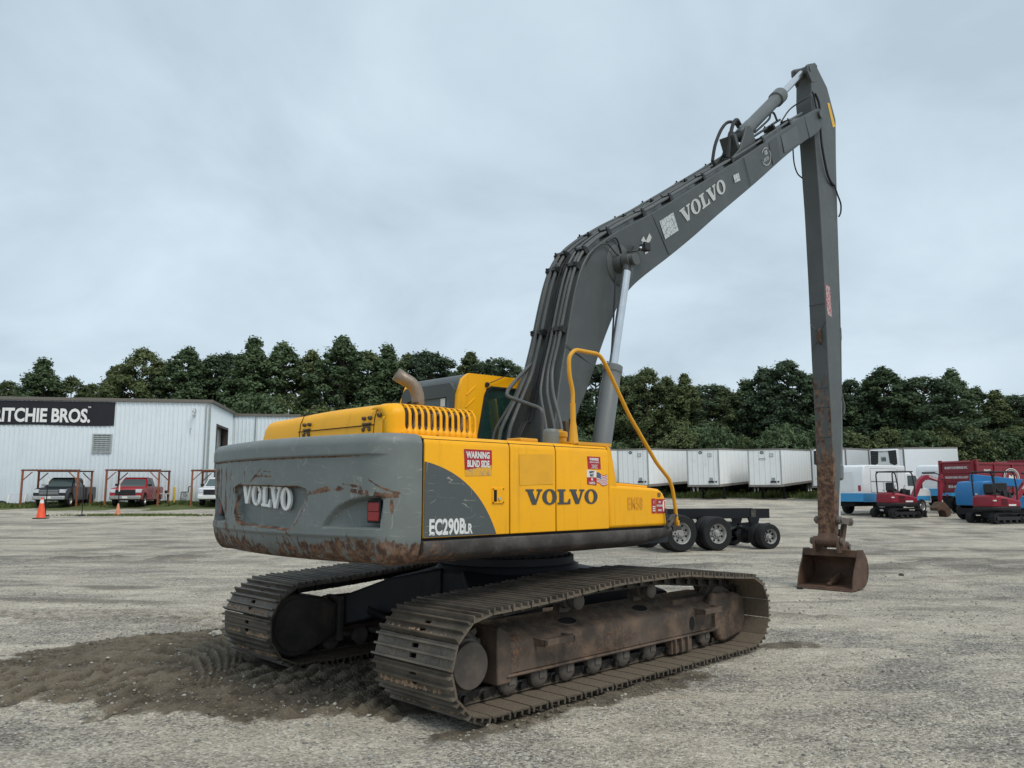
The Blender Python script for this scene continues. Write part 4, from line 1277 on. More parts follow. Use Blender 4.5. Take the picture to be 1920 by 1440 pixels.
for x in (-2.19, -1.83, -1.5): mb.cyl((x, HY0 + .002, 2.125), (x, HY0 - .012, 2.125), .010, n=10)
mb.build('hood_bolts', MATS['bolt'], hood)
mb = MB()
ex_p = [(-1.72, -.62, 2.36), (-1.72, -.62, 2.47)] + [(-1.72 - .14 * (1 - math.cos(a)), -.62 + .07 * (1 - math.cos(a)), 2.47 + .18 * math.sin(a)) for a in np.linspace(R(15), R(75), 6)] + [(-1.90, -.53, 2.695)]
mb.tube(ex_p, [.056, .056] + [.057] * 6 + [.060], 20, cap=False)
exh = mb.build('exhaust_pipe', MATS['exhaust_steel'], EX)
md = exh.modifiers.new('thick', 'SOLIDIFY'); md.thickness = .005; md.offset = -1
mb = MB(); mb.lathe([(.054, 0), (.054, 1)], (-1.72, -.62, 2.37), (-1.72, -.62, 2.45), 16); mb.build('pipe_plug', MATS['dark_gap'], exh)
mb = MB(); mb.box(-1.79, -1.775, -.66, -.63, 2.36, 2.44); mb.box(-1.785, -1.77, -.69, -.60, 2.43, 2.442); mb.build('pipe_bracket', MATS['bolt'], exh)

# --- cab on the left
CX0, CX1, CY0, CY1, CZ = -.42, 1.22, .36, 1.40, 2.965
mb = MB()
prof_in = None
# right wall as pillars round a window opening
wall_o = [(CX0, 1.33), (CX0 - .02, 2.2), (CX0 + .02, 2.72), (CX0 + .09, 2.90), (CX0 + .18, CZ), (.75, CZ + .02), (1.0, CZ - .02), (1.12, 2.88), (1.22, 2.25), (1.22, 1.33)]
win_o = [(-.12, 2.08), (-.13, 2.22), (-.02, 2.74), (.02, 2.815), (.09, 2.85), (.72, 2.86), (.95, 2.84), (1.02, 2.80), (1.10, 2.3), (1.10, 2.08)]
def frame_wall(mb, o, i, y0, y1):
    n = len(o)
    for y in (y0, y1):
        b0 = [(x, y, z) for x, z in o] + [(x, y, z) for x, z in i]
        mb.add(b0, [(k, (k + 1) % n, (k + 1) % n + n, k + n) for k in range(n)])
    mb.add([(x, y, z) for y in (y0, y1) for x, z in o], [(k, (k + 1) % n, (k + 1) % n + n, k + n) for k in range(n)])
    mb.add([(x, y, z) for y in (y0, y1) for x, z in i], [(k, k + n, (k + 1) % n + n, (k + 1) % n) for k in range(n)])
frame_wall(mb, wall_o, win_o, CY0, CY0 + .05)
frame_wall(mb, wall_o, win_o, CY1 - .05, CY1)
cab = mb.build('cab', MATS['yellow'], EX, bevel=.008, angle=35)
mb = MB(); mb.poly([(x, CY0 + .02, z) for x, z in win_o]); mb.build('side_window', MATS['cab_glass'], cab, smooth=False)
mb = MB(); mb.poly([(x, CY1 - .02, z) for x, z in win_o]); mb.build('side_window', MATS['cab_glass'], cab, smooth=False)
sc_ = lambda P, k: [(.5 + (x - .5) * k, 2.45 + (z - 2.45) * k) for x, z in P]
mb = MB(); frame_wall(mb, [( x, z) for x, z in win_o], sc_(win_o, .945), CY0 - .004, CY0 + .012); mb.build('window_seal', MATS['black_plastic'], cab)
# roof, back wall with window, floor
mb = MB()
ro = [(CX0 + .03, 2.76), (CX0 + .06, 2.86), (CX0 + .14, 2.935), (CX0 + .22, CZ + .002), (.75, CZ + .022), (.99, CZ - .02), (1.1, 2.88), (1.06, 2.86), (.7, CZ - .05), (.1, CZ - .06), (CX0 + .10, 2.82)]
mb.prism(ro, 'y', CY0 + .05, CY1 - .05); mb.build('cab_roof', MATS['boom_grey'], cab, bevel=.01)
mb = MB()
bo = [(CY0 + .05, 1.40), (CY1 - .05, 1.40), (CY1 - .05, 2.78), (CY1 - .12, 2.85), (CY0 + .12, 2.85), (CY0 + .05, 2.78)]
bi = [(CY0 + .13, 2.22), (CY1 - .13, 2.22), (CY1 - .13, 2.66), (CY1 - .18, 2.70), (CY0 + .18, 2.70), (CY0 + .13, 2.66)]
n = 6
for x in (CX0 + .0, CX0 + .06):
    mb.add([(x, *p) for p in bo] + [(x, *p) for p in bi], [(k, (k + 1) % n, (k + 1) % n + n, k + n) for k in range(n)])
mb.add([(x, *p) for x in (CX0, CX0 + .06) for p in bi], [(k, k + n, (k + 1) % n + n, (k + 1) % n) for k in range(n)])
mb.add([(x, *p) for x in (CX0, CX0 + .06) for p in bo], [(k, (k + 1) % n, (k + 1) % n + n, k + n) for k in range(n)])
rw = mb.build('rear_wall', MATS['boom_grey'], cab, bevel=.006)
mb = MB(); mb.poly([(CX0 + .03, *p) for p in bi]); mb.build('rear_window', MATS['rear_glass'], rw, smooth=False)
mb = MB(); mb.poly([(CX0 + .02, CY0 + .22, 2.60), (CX0 + .02, CY0 + .30, 2.60), (CX0 + .02, CY0 + .30, 2.69), (CX0 + .02, CY0 + .22, 2.69)]); mb.build('inspection_sticker', MATS['white_sticker'], rw, smooth=False)
letters('VOLVO', (CX0 + .075, (CY0 + CY1) / 2 + .08, 2.845), (0, -1, 0), (.45, 0, .89), .055, 'lettering', MATS['boom_white'], rw, bold=.004, sx=1.3)
mb = MB()
mb.box(CX0 + .06, 1.2, CY0 + .05, CY1 - .05, 1.35, 1.42)
mb.build('cab_floor', MATS['black_plastic'], cab)
mb = MB(); mb.poly([(1.21, CY0 + .06, 1.45), (1.21, CY1 - .06, 1.45), (1.21, CY1 - .06, 2.25), (1.12, CY1 - .06, 2.86), (1.12, CY0 + .06, 2.86), (1.21, CY0 + .06, 2.25)]); mb.build('windscreen', MATS['cab_glass'], cab, smooth=False)
mb = MB()
mb.prism([(.02, 1.9), (.5, 1.92), (.52, 2.02), (.14, 2.05), (.06, 2.55), (-.04, 2.58), (-.08, 2.5)], 'y', .66, 1.10)
mb.build('operator_seat', MATS['black_plastic'], cab, bevel=.04, seg=3)
mb = MB(); mb.cyl((.02, CY0 - .001, 2.86), (.02, CY0 - .02, 2.86), .028, n=12); mb.tube([(.02, CY0 - .02, 2.865), (.16, CY0 - .05, 2.93), (.42, CY0 - .06, 3.05)], .005, 6); mb.build('antenna', MATS['black_plastic'], cab)
mb = MB()
for k in range(4): 
    x0, z0 = -.335 + k * .015, 2.30 + k * .14
    mb.prism([(x0, z0), (x0 + .015, z0 - .005), (x0 + .15, z0 + .10), (x0 + .14, z0 + .115)], 'y', CY0 - .006, CY0 + .003)
mb.build('pressed_ribs', MATS['yellow'], cab, bevel=.003)
mb = MB(); mb.cyl((.60, CY0 + .03, CZ + .01), (.60, CY0 + .03, CZ + .05), .014, n=10); mb.build('roof_stud', MATS['yellow_pipe'], cab)
# --- boom
ST = [((.22, 1.85), (.72, 1.95), .42), ((.33, 2.35), (.70, 2.42), .38), ((.50, 2.86), (1.03, 2.90), .31), ((.671, 3.36), (1.40, 3.52), .265), ((.818, 3.88), (1.70, 3.97), .25),
      ((.94, 4.22), (1.95, 4.215), .25), ((1.08, 4.45), (2.17, 4.38), .25), ((1.272, 4.62), (2.44, 4.56), .25), ((1.699, 4.907), (2.867, 4.837), .25), ((2.518, 5.371), (3.45, 5.235), .25),
      ((3.45, 5.945), (4.15, 5.735), .25), ((5.026, 6.921), (5.33, 6.55), .24), ((6.2, 7.683), (6.42, 7.33), .235), ((7.0, 8.20), (7.22, 7.86), .23), ((7.28, 8.37), (7.48, 8.02), .228)]
Tt = spline([(p[0][0], p[2], p[0][1]) for p in ST], 4)
Bb = spline([(p[1][0], p[2], p[1][1]) for p in ST], 4)
rings = []
for a, b_ in zip(Tt, Bb):
    w = a.y
    rings.append([(a.x, -w, a.z), (a.x, w, a.z), (b_.x, w * .96, b_.z), (b_.x, -w * .96, b_.z)])
mb = MB(); mb.loft(rings)
boom = mb.build('boom', MATS['boom_grey'], EX, bevel=.012, angle=30)
def fork(sgn):
    mb = MB()
    mb.prism([(7.20, 8.318), (7.45, 8.475), (7.76, 8.655), (7.90, 8.70), (8.00, 8.66), (8.035, 8.56), (7.99, 8.43), (7.82, 8.245), (7.55, 8.06), (7.40, 7.965)], 'y', sgn * .165, sgn * .232)
    return mb.build('fork_plate', MATS['boom_grey'], boom, bevel=.01)
fork(-1); fork(1)
mb = MB(); mb.lathe([(.075, 0), (.075, .05), (.055, .055), (.055, .945), (.075, .95), (.075, 1)], (7.845, -.275, 8.56), (7.845, .275, 8.56), 20); mb.build('boom_pin', MATS['pipe_grey'], boom)
# seams of the weld plates
for x0, z0, x1, z1 in ((2.42, 5.30, 2.80, 4.83), (4.93, 6.84, 5.12, 6.44), (.66, 2.66, .98, 2.96), (.62, 3.32, 1.14, 3.12)):
    mb = MB(); mb.tube([(x0, -.2500, z0), (x1, -.2480, z1)] if z0 > 4 else [(x0, -.285, z0), (x1, -.275, z1)], .005, 5)
    mb.build('weld_seam', MATS['boom_grey'], boom)
# round reinforcing pad and boss for the lift cylinder
mb = MB(); mb.lathe([(.27, 0), (.25, 1)], (1.72, -.25, 4.46), (1.72, -.262, 4.46), 32); mb.lathe([(.13, 0), (.115, .6), (.10, 1)], (1.67, -.26, 4.47), (1.67, -.35, 4.47), 24)
mb.lathe([(.27, 0), (.25, 1)], (1.72, .25, 4.46), (1.72, .262, 4.46), 32); mb.lathe([(.13, 0), (.115, .6), (.10, 1)], (1.67, .26, 4.47), (1.67, .35, 4.47), 24)
mb.build('cylinder_boss', MATS['boom_grey'], boom)
# lift cylinders
for s in (-1, 1):
    yc = s * .41
    top_p, low_p = Vector((1.665, yc, 4.47)), Vector((.955, yc, 1.62))
    d = (low_p - top_p).normalized()
    L = (low_p - top_p).length
    mb = MB()
    j = top_p + d * 1.38
    mb.lathe([(.118, 0), (.118, .05), (.107, .06), (.107, .14), (.113, .15), (.113, 1)], j, low_p, 28)
    bc = mb.build('lift_cylinder', MATS['cyl_grey'], EX, bevel=.006)
    mb = MB(); mb.cyl(top_p + d * .06, j + d * .1, .053, n=20); mb.build('rod', MATS['chrome'], bc)
    mb = MB(); mb.lathe([(.085, 0), (.085, 1)], top_p + Vector((0, -.055, 0)), top_p + Vector((0, .055, 0)), 20)
    mb.cyl(top_p, top_p + d * .14, .06, n=16)
    mb.lathe([(.075, 0), (.075, .4), (.06, .45), (.06, 1)], top_p + Vector((0, s * .125, 0)), top_p + Vector((0, s * .05, 0)), 16)
    mb.build('rod_eye', MATS['pipe_grey'], bc, bevel=.006)
    mb = MB(); mb.tube([top_p + d * 1.45 + Vector((-.03, 0, 0)) - Vector((.0, s * -.0, 0)), top_p + d * .5 + Vector((-.09, s * -.05, 0)), top_p + d * .2 + Vector((-.10, s * -.08, 0))], .012, 6)
    mb.build('grease_line', MATS['hose'], bc)

# hard lines along the back of the boom
tl = [Vector((a.x, 0, a.z)) for a in Tt]
nrm = []
for i in range(len(tl)):
    t_ = (tl[min(i + 1, len(tl) - 1)] - tl[max(i - 1, 0)]).normalized()
    nrm.append(Vector((-t_.z, 0, t_.x)))
def along(k0, k1, y, off):
    return [tl[i] + nrm[i] * off + Vector((0, y, 0)) for i in range(k0, k1 + 1)]
def root_bend(y, x, z, y2):
    return [(x - .22, y2, z - .62), (x - .12, y2, z - .30), (x - .05, (y + y2) / 2, z - .12)]
K = len(tl) - 1
lines = [(-.205, .06, 9, K - 2, .019), (-.150, .06, 9, K - 13, .019), (-.095, .08, 9, K - 14, .016), (.10, .06, 9, K - 13, .022), (.165, .08, 9, K - 3, .022), (.225, .06, 9, K - 12, .017)]
for j, (y, off, k0, k1, r) in enumerate(lines):
    p = along(k0, k1, y, off)
    q = [tuple(v_) for v_ in p]
    x0, z0 = p[0].x, p[0].z
    if j < 3: low_pts = [(x0 - .30, -.62 + j * .10, 2.12), (x0 - .28, -.60 + j * .10, 2.32), (x0 - .12, y - .12 + j * .03, z0 - .25)]
    else: low_pts = [(x0 - .52, -.02 + (j - 3) * .12, 2.12), (x0 - .46, 0 + (j - 3) * .12, 2.34), (x0 - .20, y - .03, z0 - .30)]
    mb = MB(); mb.tube(fillet(low_pts + q[::3] + [q[-1]], .10, 3), r, 8)
    mb.build('hydraulic_pipe', MATS['pipe_grey'], boom)
mb = MB(); mb.tube(fillet([(.55, .16, 3.14), (.30, .13, 2.95), (.08, .08, 2.78), (.0, .02, 2.70), (.05, -.46, 2.53), (.06, -.46, 2.40), (.06, -.46, 2.12)], .06), .022, 10); mb.build('crossover_pipe', MATS['pipe_grey'], boom)
mb = MB()
for y0 in (-.02, .01, .04):
    q = along(5, 26, y0, .035)
    mb.tube(spline([(.0, y0 - .1, 2.15), (.2, y0 - .05, 2.4)] + [tuple(v_ + Vector((0, .02 * math.sin(i * 1.3 + y0 * 50), 0))) for i, v_ in enumerate(q[::4])], 4), .011, 6)
mb.build('cable_bundle', MATS['hose'], boom)
mb = MB(); mb.box(.36, .42, -.52, -.46, 2.13, 2.42); mb.box(.44, .49, -.54, -.49, 2.15, 2.45); mb.build('valve_block', MATS['bolt'], boom, bevel=.006)
mb = MB(); mb.tube(spline([(.16, -.38, 2.1), (.2, -.37, 2.26), (.3, -.38, 2.34), (.42, -.40, 2.26), (.46, -.40, 2.1)], 6), .016, 8); mb.build('root_hose', MATS['hose'], boom)
for k in (13, 21, 25, 31, 35, 38, 41, 43, 46, 50):
    if k > K: continue
    c, n_ = tl[k], nrm[k]
    t_ = Vector((n_.z, 0, -n_.x))
    rot = Matrix((t_, Vector((0, 1, 0)), n_)).transposed()
    for y, w in ((-.15, .085), (.155, .10)):
        mb = MB(); mb.obox(c + n_ * .035 + Vector((0, y, 0)), (.035, w, .036), rot)
        mb.obox(c + n_ * .085 + Vector((0, y, 0)), (.028, w * .95, .008), rot)
        for yy in (-.7, .7): mb.cyl(c + n_ * .085 + Vector((0, y + yy * w, 0)), c + n_ * .115 + Vector((0, y + yy * w, 0)), .013, n=6)
        mb.build('pipe_clamp', MATS['black_plastic'], boom)
# work lamp and its cable
mb = MB(); mb.box(2.02, 2.14, -.42, -.33, 4.70, 4.80); mb.tube([(1.85, -.26, 4.66), (1.95, -.34, 4.68), (2.05, -.37, 4.72)], .012, 6); mb.box(1.98, 2.02, -.40, -.35, 4.69, 4.75)
wk = mb.build('work_lamp', MATS['black_plastic'], boom, bevel=.012)
mb = MB(); mb.box(1.985, 1.99, -.405, -.345, 4.76, 4.79); mb.tube([(1.985, -.375, 4.72), (1.97, -.375, 4.70)], .02, 8); mb.build('lamp_bracket', MATS['chrome'], wk)
mb = MB(); mb.tube(spline([(1.45, -.255, 4.70), (1.60, -.275, 4.78), (1.70, -.27, 4.66), (1.75, -.268, 4.55), (1.86, -.28, 4.62), (1.93, -.30, 4.74)], 6), .011, 6); mb.tube(spline([(1.02, -.24, 4.28), (1.2, -.275, 4.55), (1.42, -.28, 4.66), (1.55, -.30, 4.58), (1.62, -.36, 4.50)], 6), .008, 6); mb.build('lamp_cable', MATS['hose'], boom)
# lettering and stickers on the right flank
ux = Vector((.851, 0, .525)); uy = Vector((-.40, 0, .916))
uu = Vector((3.165, -.2535, 5.335)) 
mb = MB(); slab_word(mb, frame(uu, Vector((.256, 0, .1735)), Vector((-.088, 0, .1555)) * 1.12)); mb.build('lettering', MATS['boom_white'], boom, smooth=False, recalc=False)
def on_boom(poly, name, mat, y=-.2535):
    mb = MB(); mb.poly([(x, y, z) for x, z in poly]); return mb.build(name, MATS[mat] if isinstance(mat, str) else mat, boom, smooth=False, recalc=False)
mc, nt, b = new_mat('cracked_sticker')
t = NT(nt); v = t.coord('Object')
ed = t.voro(t.coord('Object', (1, 1, 1), (0, .5, 0)), 13, 'DISTANCE_TO_EDGE')
t.l(t.mix(t.math('LESS_THAN', ed, .035), (.48, .52, .53), (.12, .13, .13)), b.inputs['Base Color']); b.inputs['Roughness'].default_value = .5
sq = on_boom([(2.586, 5.24), (2.921, 5.45), (3.039, 5.221), (2.712, 5.019)][::-1], 'cracked_sticker', mc)
on_boom([(4.58, 6.455), (4.754, 6.545), (4.80, 6.435), (4.625, 6.345)][::-1], 'small_sticker', mc, -.2505)
on_boom([(2.16, 4.88), (2.22, 4.95), (2.27, 4.90), (2.35, 5.02), (2.40, 4.98), (2.37, 4.92), (2.30, 4.87), (2.24, 4.86)][::-1], 'torn_sticker', 'boom_white')
on_boom([(2.23, 4.76), (2.33, 4.83), (2.31, 4.75), (2.25, 4.71)][::-1], 'torn_sticker', 'boom_white')
mb = MB()
for k in range(26):
    if k in (3, 4, 12, 13): continue
    a0, a1 = 2 * math.pi * k / 26, 2 * math.pi * (k + 1) / 26
    mb.add([(5.68 + rr_ * 1.05 * math.cos(a), -.249, 7.09 + rr_ * 1.0 * math.sin(a) + .35 * rr_ * math.cos(a)) for rr_, a in ((.155, a0), (.155, a1), (.142, a1), (.142, a0))], [(0, 1, 2, 3)])
mb.build('round_emblem', MATS['boom_white'], boom, smooth=False, recalc=False)
letters('100%', (5.68, -.2495, 7.12), ux, uy, .07, 'lettering', MATS['boom_white'], boom, bold=.002, sx=.6)
letters('INSPECTION', (5.68, -.2495, 7.02), ux, uy, .05, 'lettering', MATS['boom_white'], boom, bold=.001, sx=.55)
on_boom([(5.92, 7.02), (5.80, 7.36), (6.08, 7.55), (6.22, 7.22)], 'repaint_patch', paint('patch_grey', (.055, .062, .066), .5, dirt=.3, dirt_col=(.1, .11, .11)), -.2415)
on_boom([(6.36, 7.36), (6.25, 7.64), (6.85, 8.03), (6.98, 7.75)], 'repaint_patch', paint('patch_pale', (.10, .112, .118), .5, dirt=.4, dirt_col=(.15, .16, .165)), -.2395)
# ragged strip under the boom
mb = MB(); r = random.Random(3)
pts = [(4.05 + k * .075, r.uniform(-.12, .1), 5.655 + k * .0515 + r.uniform(-.02, .01)) for k in range(13)]
mb.tube(pts, [r.uniform(.012, .032) for _ in pts], 6); mb.build('torn_guard', MATS['bucket_rust'], boom)

# stick-cylinder bracket on the boom
for s in (-1, 1):
    mb = MB(); mb.prism([(4.55, 6.60), (4.72, 6.80), (4.98, 7.03), (5.13, 7.30), (5.22, 7.50), (5.34, 7.54), (5.45, 7.46), (5.52, 7.25), (5.62, 7.22)], 'y', s * .13, s * .165)
    mb.build('cylinder_bracket', MATS['boom_grey'], boom, bevel=.008)
mb = MB(); mb.obox((4.98, 0, 7.12), (.04, .13, .16), Matrix.Rotation(-R(30), 3, 'Y')); mb.build('bracket_web', MATS['boom_grey'], boom)
p_a, p_b = Vector((5.33, 0, 7.42)), Vector((7.735, 0, 9.44))
d = (p_b - p_a).normalized()
mb = MB(); mb.lathe([(.10, 0), (.115, .02), (.115, .24), (.108, .25), (.108, .86), (.137, .865), (.137, .99), (.10, 1)], p_a - d * .05, p_a + d * 1.93, 28)
mb.lathe([(.09, 0), (.09, 1)], p_a + Vector((0, -.125, 0)), p_a + Vector((0, .125, 0)), 18)
sc = mb.build('stick_cylinder', MATS['cyl_grey'], EX, bevel=.006)
sc.data.materials[0] = paint('stick_cyl_grey', (.10, .112, .113), .4, dirt=.3, dirt_col=(.14, .15, .15), streak=.1)
mb = MB(); mb.cyl(p_a + d * 1.9, p_b - d * .07, .062, n=20); mb.build('rod', MATS['chrome'], sc)
mb = MB(); mb.lathe([(.085, 0), (.085, 1)], p_b + Vector((0, -.11, 0)), p_b + Vector((0, .11, 0)), 18); mb.build('rod_eye', MATS['pipe_grey'], sc)
mb = MB(); q = p_a - d * .02
mb.tube(spline([(4.62, .12, 6.80), (4.72, .12, 7.10), (4.92, .12, 7.42), (5.10, .10, 7.60), (5.26, .06, 7.63), (5.32, .03, 7.56)], 6), .026, 8)
mb.tube(spline([(4.80, -.05, 6.86), (4.88, -.05, 7.20), (5.02, -.04, 7.50), (5.16, -.03, 7.62), (5.28, -.02, 7.58)], 6), .03, 8)
mb.build('cylinder_hose', MATS['hose'], boom)
mb = MB(); mb.tube(spline([(6.05, .13, 7.75), (6.4, .13, 8.02), (6.62, .14, 8.20), (6.68, .14, 8.32), (6.80, .14, 8.36), (6.92, .15, 8.28), (7.0, .18, 8.30)], 6), .02, 8); mb.build('tip_pipe', MATS['pipe_grey'], boom)
mb = MB()
mb.tube(spline([(7.02, .10, 8.28), (7.3, .05, 8.60), (7.5, -.19, 8.80), (7.62, -.20, 8.95), (7.75, -.19, 8.92), (7.83, -.19, 8.72), (7.86, -.24, 8.60)], 6), .014, 7)
mb.tube(spline([(7.80, -.19, 8.98), (7.92, -.20, 8.85), (7.97, -.20, 8.60), (7.94, -.20, 8.30), (7.98, -.20, 7.95), (8.15, -.19, 7.55), (8.32, -.18, 7.42), (8.50, -.17, 7.40)], 6), .022, 8)
mb.tube(spline([(8.48, -.17, 7.42), (8.58, -.18, 7.25), (8.69, -.19, 7.08), (8.69, -.18, 6.92), (8.62, -.17, 6.82)], 6), .016, 8)
mb.tube(spline([(7.60, .19, 8.0), (7.64, .20, 7.7), (7.74, .19, 7.52), (7.88, .16, 7.46)], 6), .013, 8)
mb.build('stick_hose', MATS['hose'], boom)

# --- stick
front = [(7.72, 9.48), (7.775, 9.25), (7.745, 8.95), (7.72, 8.80), (7.80, 8.0), (7.86, 6.7), (7.868, 5.5), (7.852, 3.94), (7.86, 2.9), (7.815, 1.68), (7.765, .92)]
back = [(8.02, 9.63), (8.46, 9.35), (8.66, 9.00), (8.775, 8.80), (8.69, 8.0), (8.60, 6.7), (8.51, 5.5), (8.39, 3.94), (8.30, 2.9), (8.06, 1.68), (7.905, .92)]
def resample(P, n):
    P = np.array(P); s = np.concatenate([[0], np.cumsum(np.hypot(*np.diff(P, axis=0).T))]); q = np.linspace(0, s[-1], n)
    return np.stack([np.interp(q, s, P[:, 0]), np.interp(q, s, P[:, 1])], -1)
n = 80
fz = np.interp(np.linspace(0, 1, n), np.linspace(0, 1, len(front)), np.arange(len(front)))
ff = np.stack([np.interp(fz, np.arange(len(front)), [p[i] for p in front]) for i in (0, 1)], -1)
bk = np.stack([np.interp(fz, np.arange(len(back)), [p[i] for p in back]) for i in (0, 1)], -1)
rings = []
for (fx, fzz), (bx, bz) in zip(ff, bk):
    ws = .15
    ys_ = np.linspace(-ws, ws, 5)
    rings.append([(fx, y, fzz) for y in ys_] + [(bx, y, bz) for y in (ws, -ws)])
mb = MB(); mb.loft(rings)
stick = mb.build('stick', MATS['stick_paint'], EX, bevel=.008, angle=30)
co = np.array([v_.co[:] for v_ in stick.data.vertices])
frontm = (np.arange(len(co)) % 7 < 5)
wz = smooth01((4.25 - co[:, 2] + (fbm(co[:, 1] * 9, co[:, 2] * 1.5, 3) - .5) * 1.0) / .7) * .48 + .35 * smooth01((2.7 - co[:, 2]) / 1.0)
set_attr(stick.data, 'wear', np.where(frontm, wz, smooth01((1.9 - co[:, 2]) / .6) * .4))
# worn welding beads across the front face
for z, dx in ((5.02, 0), (3.15, 0), (2.62, 0), (3.50, 0)):
    mb = MB(); x_ = float(np.interp(z, ff[::-1, 1], ff[::-1, 0]))
    mb.tube([(x_ - .002, -.15, z), (x_ - .002, .15, z)], .008, 6); mb.build('weld_bead', MATS['boom_grey'], stick)
mb = MB(); mb.lathe([(.05, 0), (.05, .2), (.035, .3), (.035, 1)], (7.80, -.02, 4.42), (7.86, -.02, 4.42), 12); mb.prism([(7.79, 4.33), (7.79, 4.52), (7.86, 4.58), (7.86, 4.27)], 'y', -.05, -.015); mb.build('lifting_eye', MATS['bucket_rust'], stick)
for zz, s in ((4.70, 1), (4.18, -1)):
    mb = MB(); mb.tube(spline([(7.855, -.145, zz), (7.853, -.07, zz - s * .12), (7.853, 0, zz - s * .155), (7.853, .07, zz - s * .12), (7.855, .145, zz)], 5), .007, 6); mb.build('weld_bead', MATS['boom_grey'], stick)
# top lugs for the cylinder rod
for s in (-1, 1):
    mb = MB(); mb.prism([(7.60, 9.36), (7.60, 9.47), (7.66, 9.52), (7.95, 9.66), (8.05, 9.64), (8.0, 9.3), (7.78, 9.2)], 'y', s * .115, s * .158); mb.build('rod_lug', MATS['boom_grey'], stick, bevel=.008)
mb = MB(); mb.cyl((7.72, -.17, 9.45), (7.72, .17, 9.45), .045, n=14); mb.build('rod_pin', MATS['pipe_grey'], stick)
def on_stick(poly, name, mat): 
    mb = MB(); mb.poly([(x, -.1535, z) for x, z in poly]); return mb.build(name, MATS[mat], stick, smooth=False, recalc=False)
on_stick([(8.42, 9.03), (8.52, 9.06), (8.735, 8.66), (8.61, 8.60)][::-1], 'amber_sticker', 'amber')
on_stick([(7.90, 5.38), (8.09, 5.36), (8.11, 4.80), (7.915, 4.82)][::-1], 'red_sticker', 'red_scuffed')
mb = MB(); mb.tube([(8.625, -.13, 7.0), (8.52, -.13, 5.0), (8.40, -.13, 3.6), (8.36, -.13, 3.3)], .012, 6); mb.tube([(8.40, -.13, 3.4), (8.42, -.16, 3.2), (8.38, -.16, 3.05)], .02, 7); mb.build('stick_pipe', MATS['pipe_grey'], stick)

# bucket cylinder behind the stick, links, bucket
c0, c1 = Vector((8.66, 0, 4.6)), Vector((8.30, 0, 1.18))
d = (c1 - c0).normalized()
mb = MB(); mb.lathe([(.075, 0), (.075, .9), (.09, .905), (.09, .99), (.06, 1)], c0, c0 + d * 2.75, 22); bcyl = mb.build('bucket_cylinder', MATS['cyl_grey'], EX, bevel=.004)
mb = MB(); mb.cyl(c0 + d * 2.7, c1, .036, n=16); mb.build('rod', MATS['chrome'], bcyl)
mb = MB(); mb.prism([(8.45, 4.35), (8.62, 4.75), (8.72, 4.7), (8.72, 4.5), (8.46, 4.0)], 'y', -.06, .06); mb.build('cylinder_lug', MATS['boom_grey'], bcyl)
mb = MB()
for y in (-.19, .19):
    mb.bar((7.86, y, 1.17), (8.33, y, 1.13), .035, .11)
    for x, z in ((7.87, 1.17), (8.32, 1.13)): mb.lathe([(.07, 0), (.07, 1)], (x, y - .03, z), (x, y + .03, z), 16)
mb.cyl((7.87, -.25, 1.17), (7.87, .25, 1.17), .038, n=14); mb.cyl((8.32, -.24, 1.13), (8.32, .24, 1.13), .038, n=14)
mb.build('guide_link', MATS['roller_steel'], EX, bevel=.004)
mb = MB()
for y in (-.1, .1): mb.prism([(8.25, 1.16), (8.38, 1.18), (8.17, .70), (8.03, .68)], 'y', y - .035, y + .035)
mb.box(8.1, 8.3, -.1, .1, .88, 1.0)
mb.build('bucket_link', MATS['bucket_rust'], EX, bevel=.01)
BW = .465
mb = MB(); 
out = [(7.57, .025), (7.90, .03)] + [(7.97 + .31 * math.cos(a), .34 + .31 * math.sin(a)) for a in np.linspace(R(-85), R(55), 14)] + [(8.08, .655), (7.86, .665)]
inn = [(7.57, .045), (7.90, .055)] + [(7.97 + .28 * math.cos(a), .34 + .28 * math.sin(a)) for a in np.linspace(R(-85), R(52), 14)] + [(8.07, .625), (7.865, .635)]
mb.prism(out + inn[::-1], 'y', -BW + .001, BW - .001)
bkt = mb.build('bucket', MATS['bucket_rust'], EX, bevel=.004)
sp = [(7.575, .03), (7.62, .20), (7.70, .36), (7.80, .50), (7.835, .60), (7.86, .675), (8.085, .668)] + [(7.97 + .312 * math.cos(a), .34 + .312 * math.sin(a)) for a in np.linspace(R(55), R(-85), 14)] + [(7.92, .028)]
for s in (-1, 1):
    mb = MB(); mb.prism(sp, 'y', s * BW, s * (BW + .022)); o = mb.build('side_plate', MATS['bucket_rust'], bkt, bevel=.004)
    mb = MB()
    for a in (R(-30), R(-15), R(0), R(14), R(35)):
        x_, z_ = 7.97 + .26 * math.cos(a), .34 + .26 * math.sin(a)
        mb.poly([(x_ + .012 * math.cos(q), s * (BW + .0245), z_ + .018 * math.sin(q)) for q in np.linspace(0, 2 * math.pi, 11)[:-1]])
        mb.poly([(x_ + .012 * math.cos(q), s * (BW - .002), z_ + .018 * math.sin(q)) for q in np.linspace(0, 2 * math.pi, 11)[:-1]])
    mb.build('drain_holes', MATS['dark_gap'], o, recalc=False, smooth=False)
mb = MB(); mb.prism([(7.52, .012), (7.75, .018), (7.75, .05), (7.62, .052)], 'y', -BW - .035, BW + .03); mb.build('cutting_edge', MATS['bucket_rust'], bkt, bevel=.004)
mb = MB(); mb.box(7.84, 7.90, -BW, BW, .55, .67); mb.build('lip_beam', MATS['bucket_rust'], bkt, bevel=.006)
for y in (-.21, .21):
    mb = MB(); mb.prism([(7.70, .62), (7.69, .80), (7.74, .89), (7.84, .89), (7.95, .78), (8.08, .80), (8.16, .76), (8.2, .64), (8.0, .60)], 'y', y - .022, y + .022); mb.build('ear', MATS['bucket_rust'], bkt, bevel=.006)
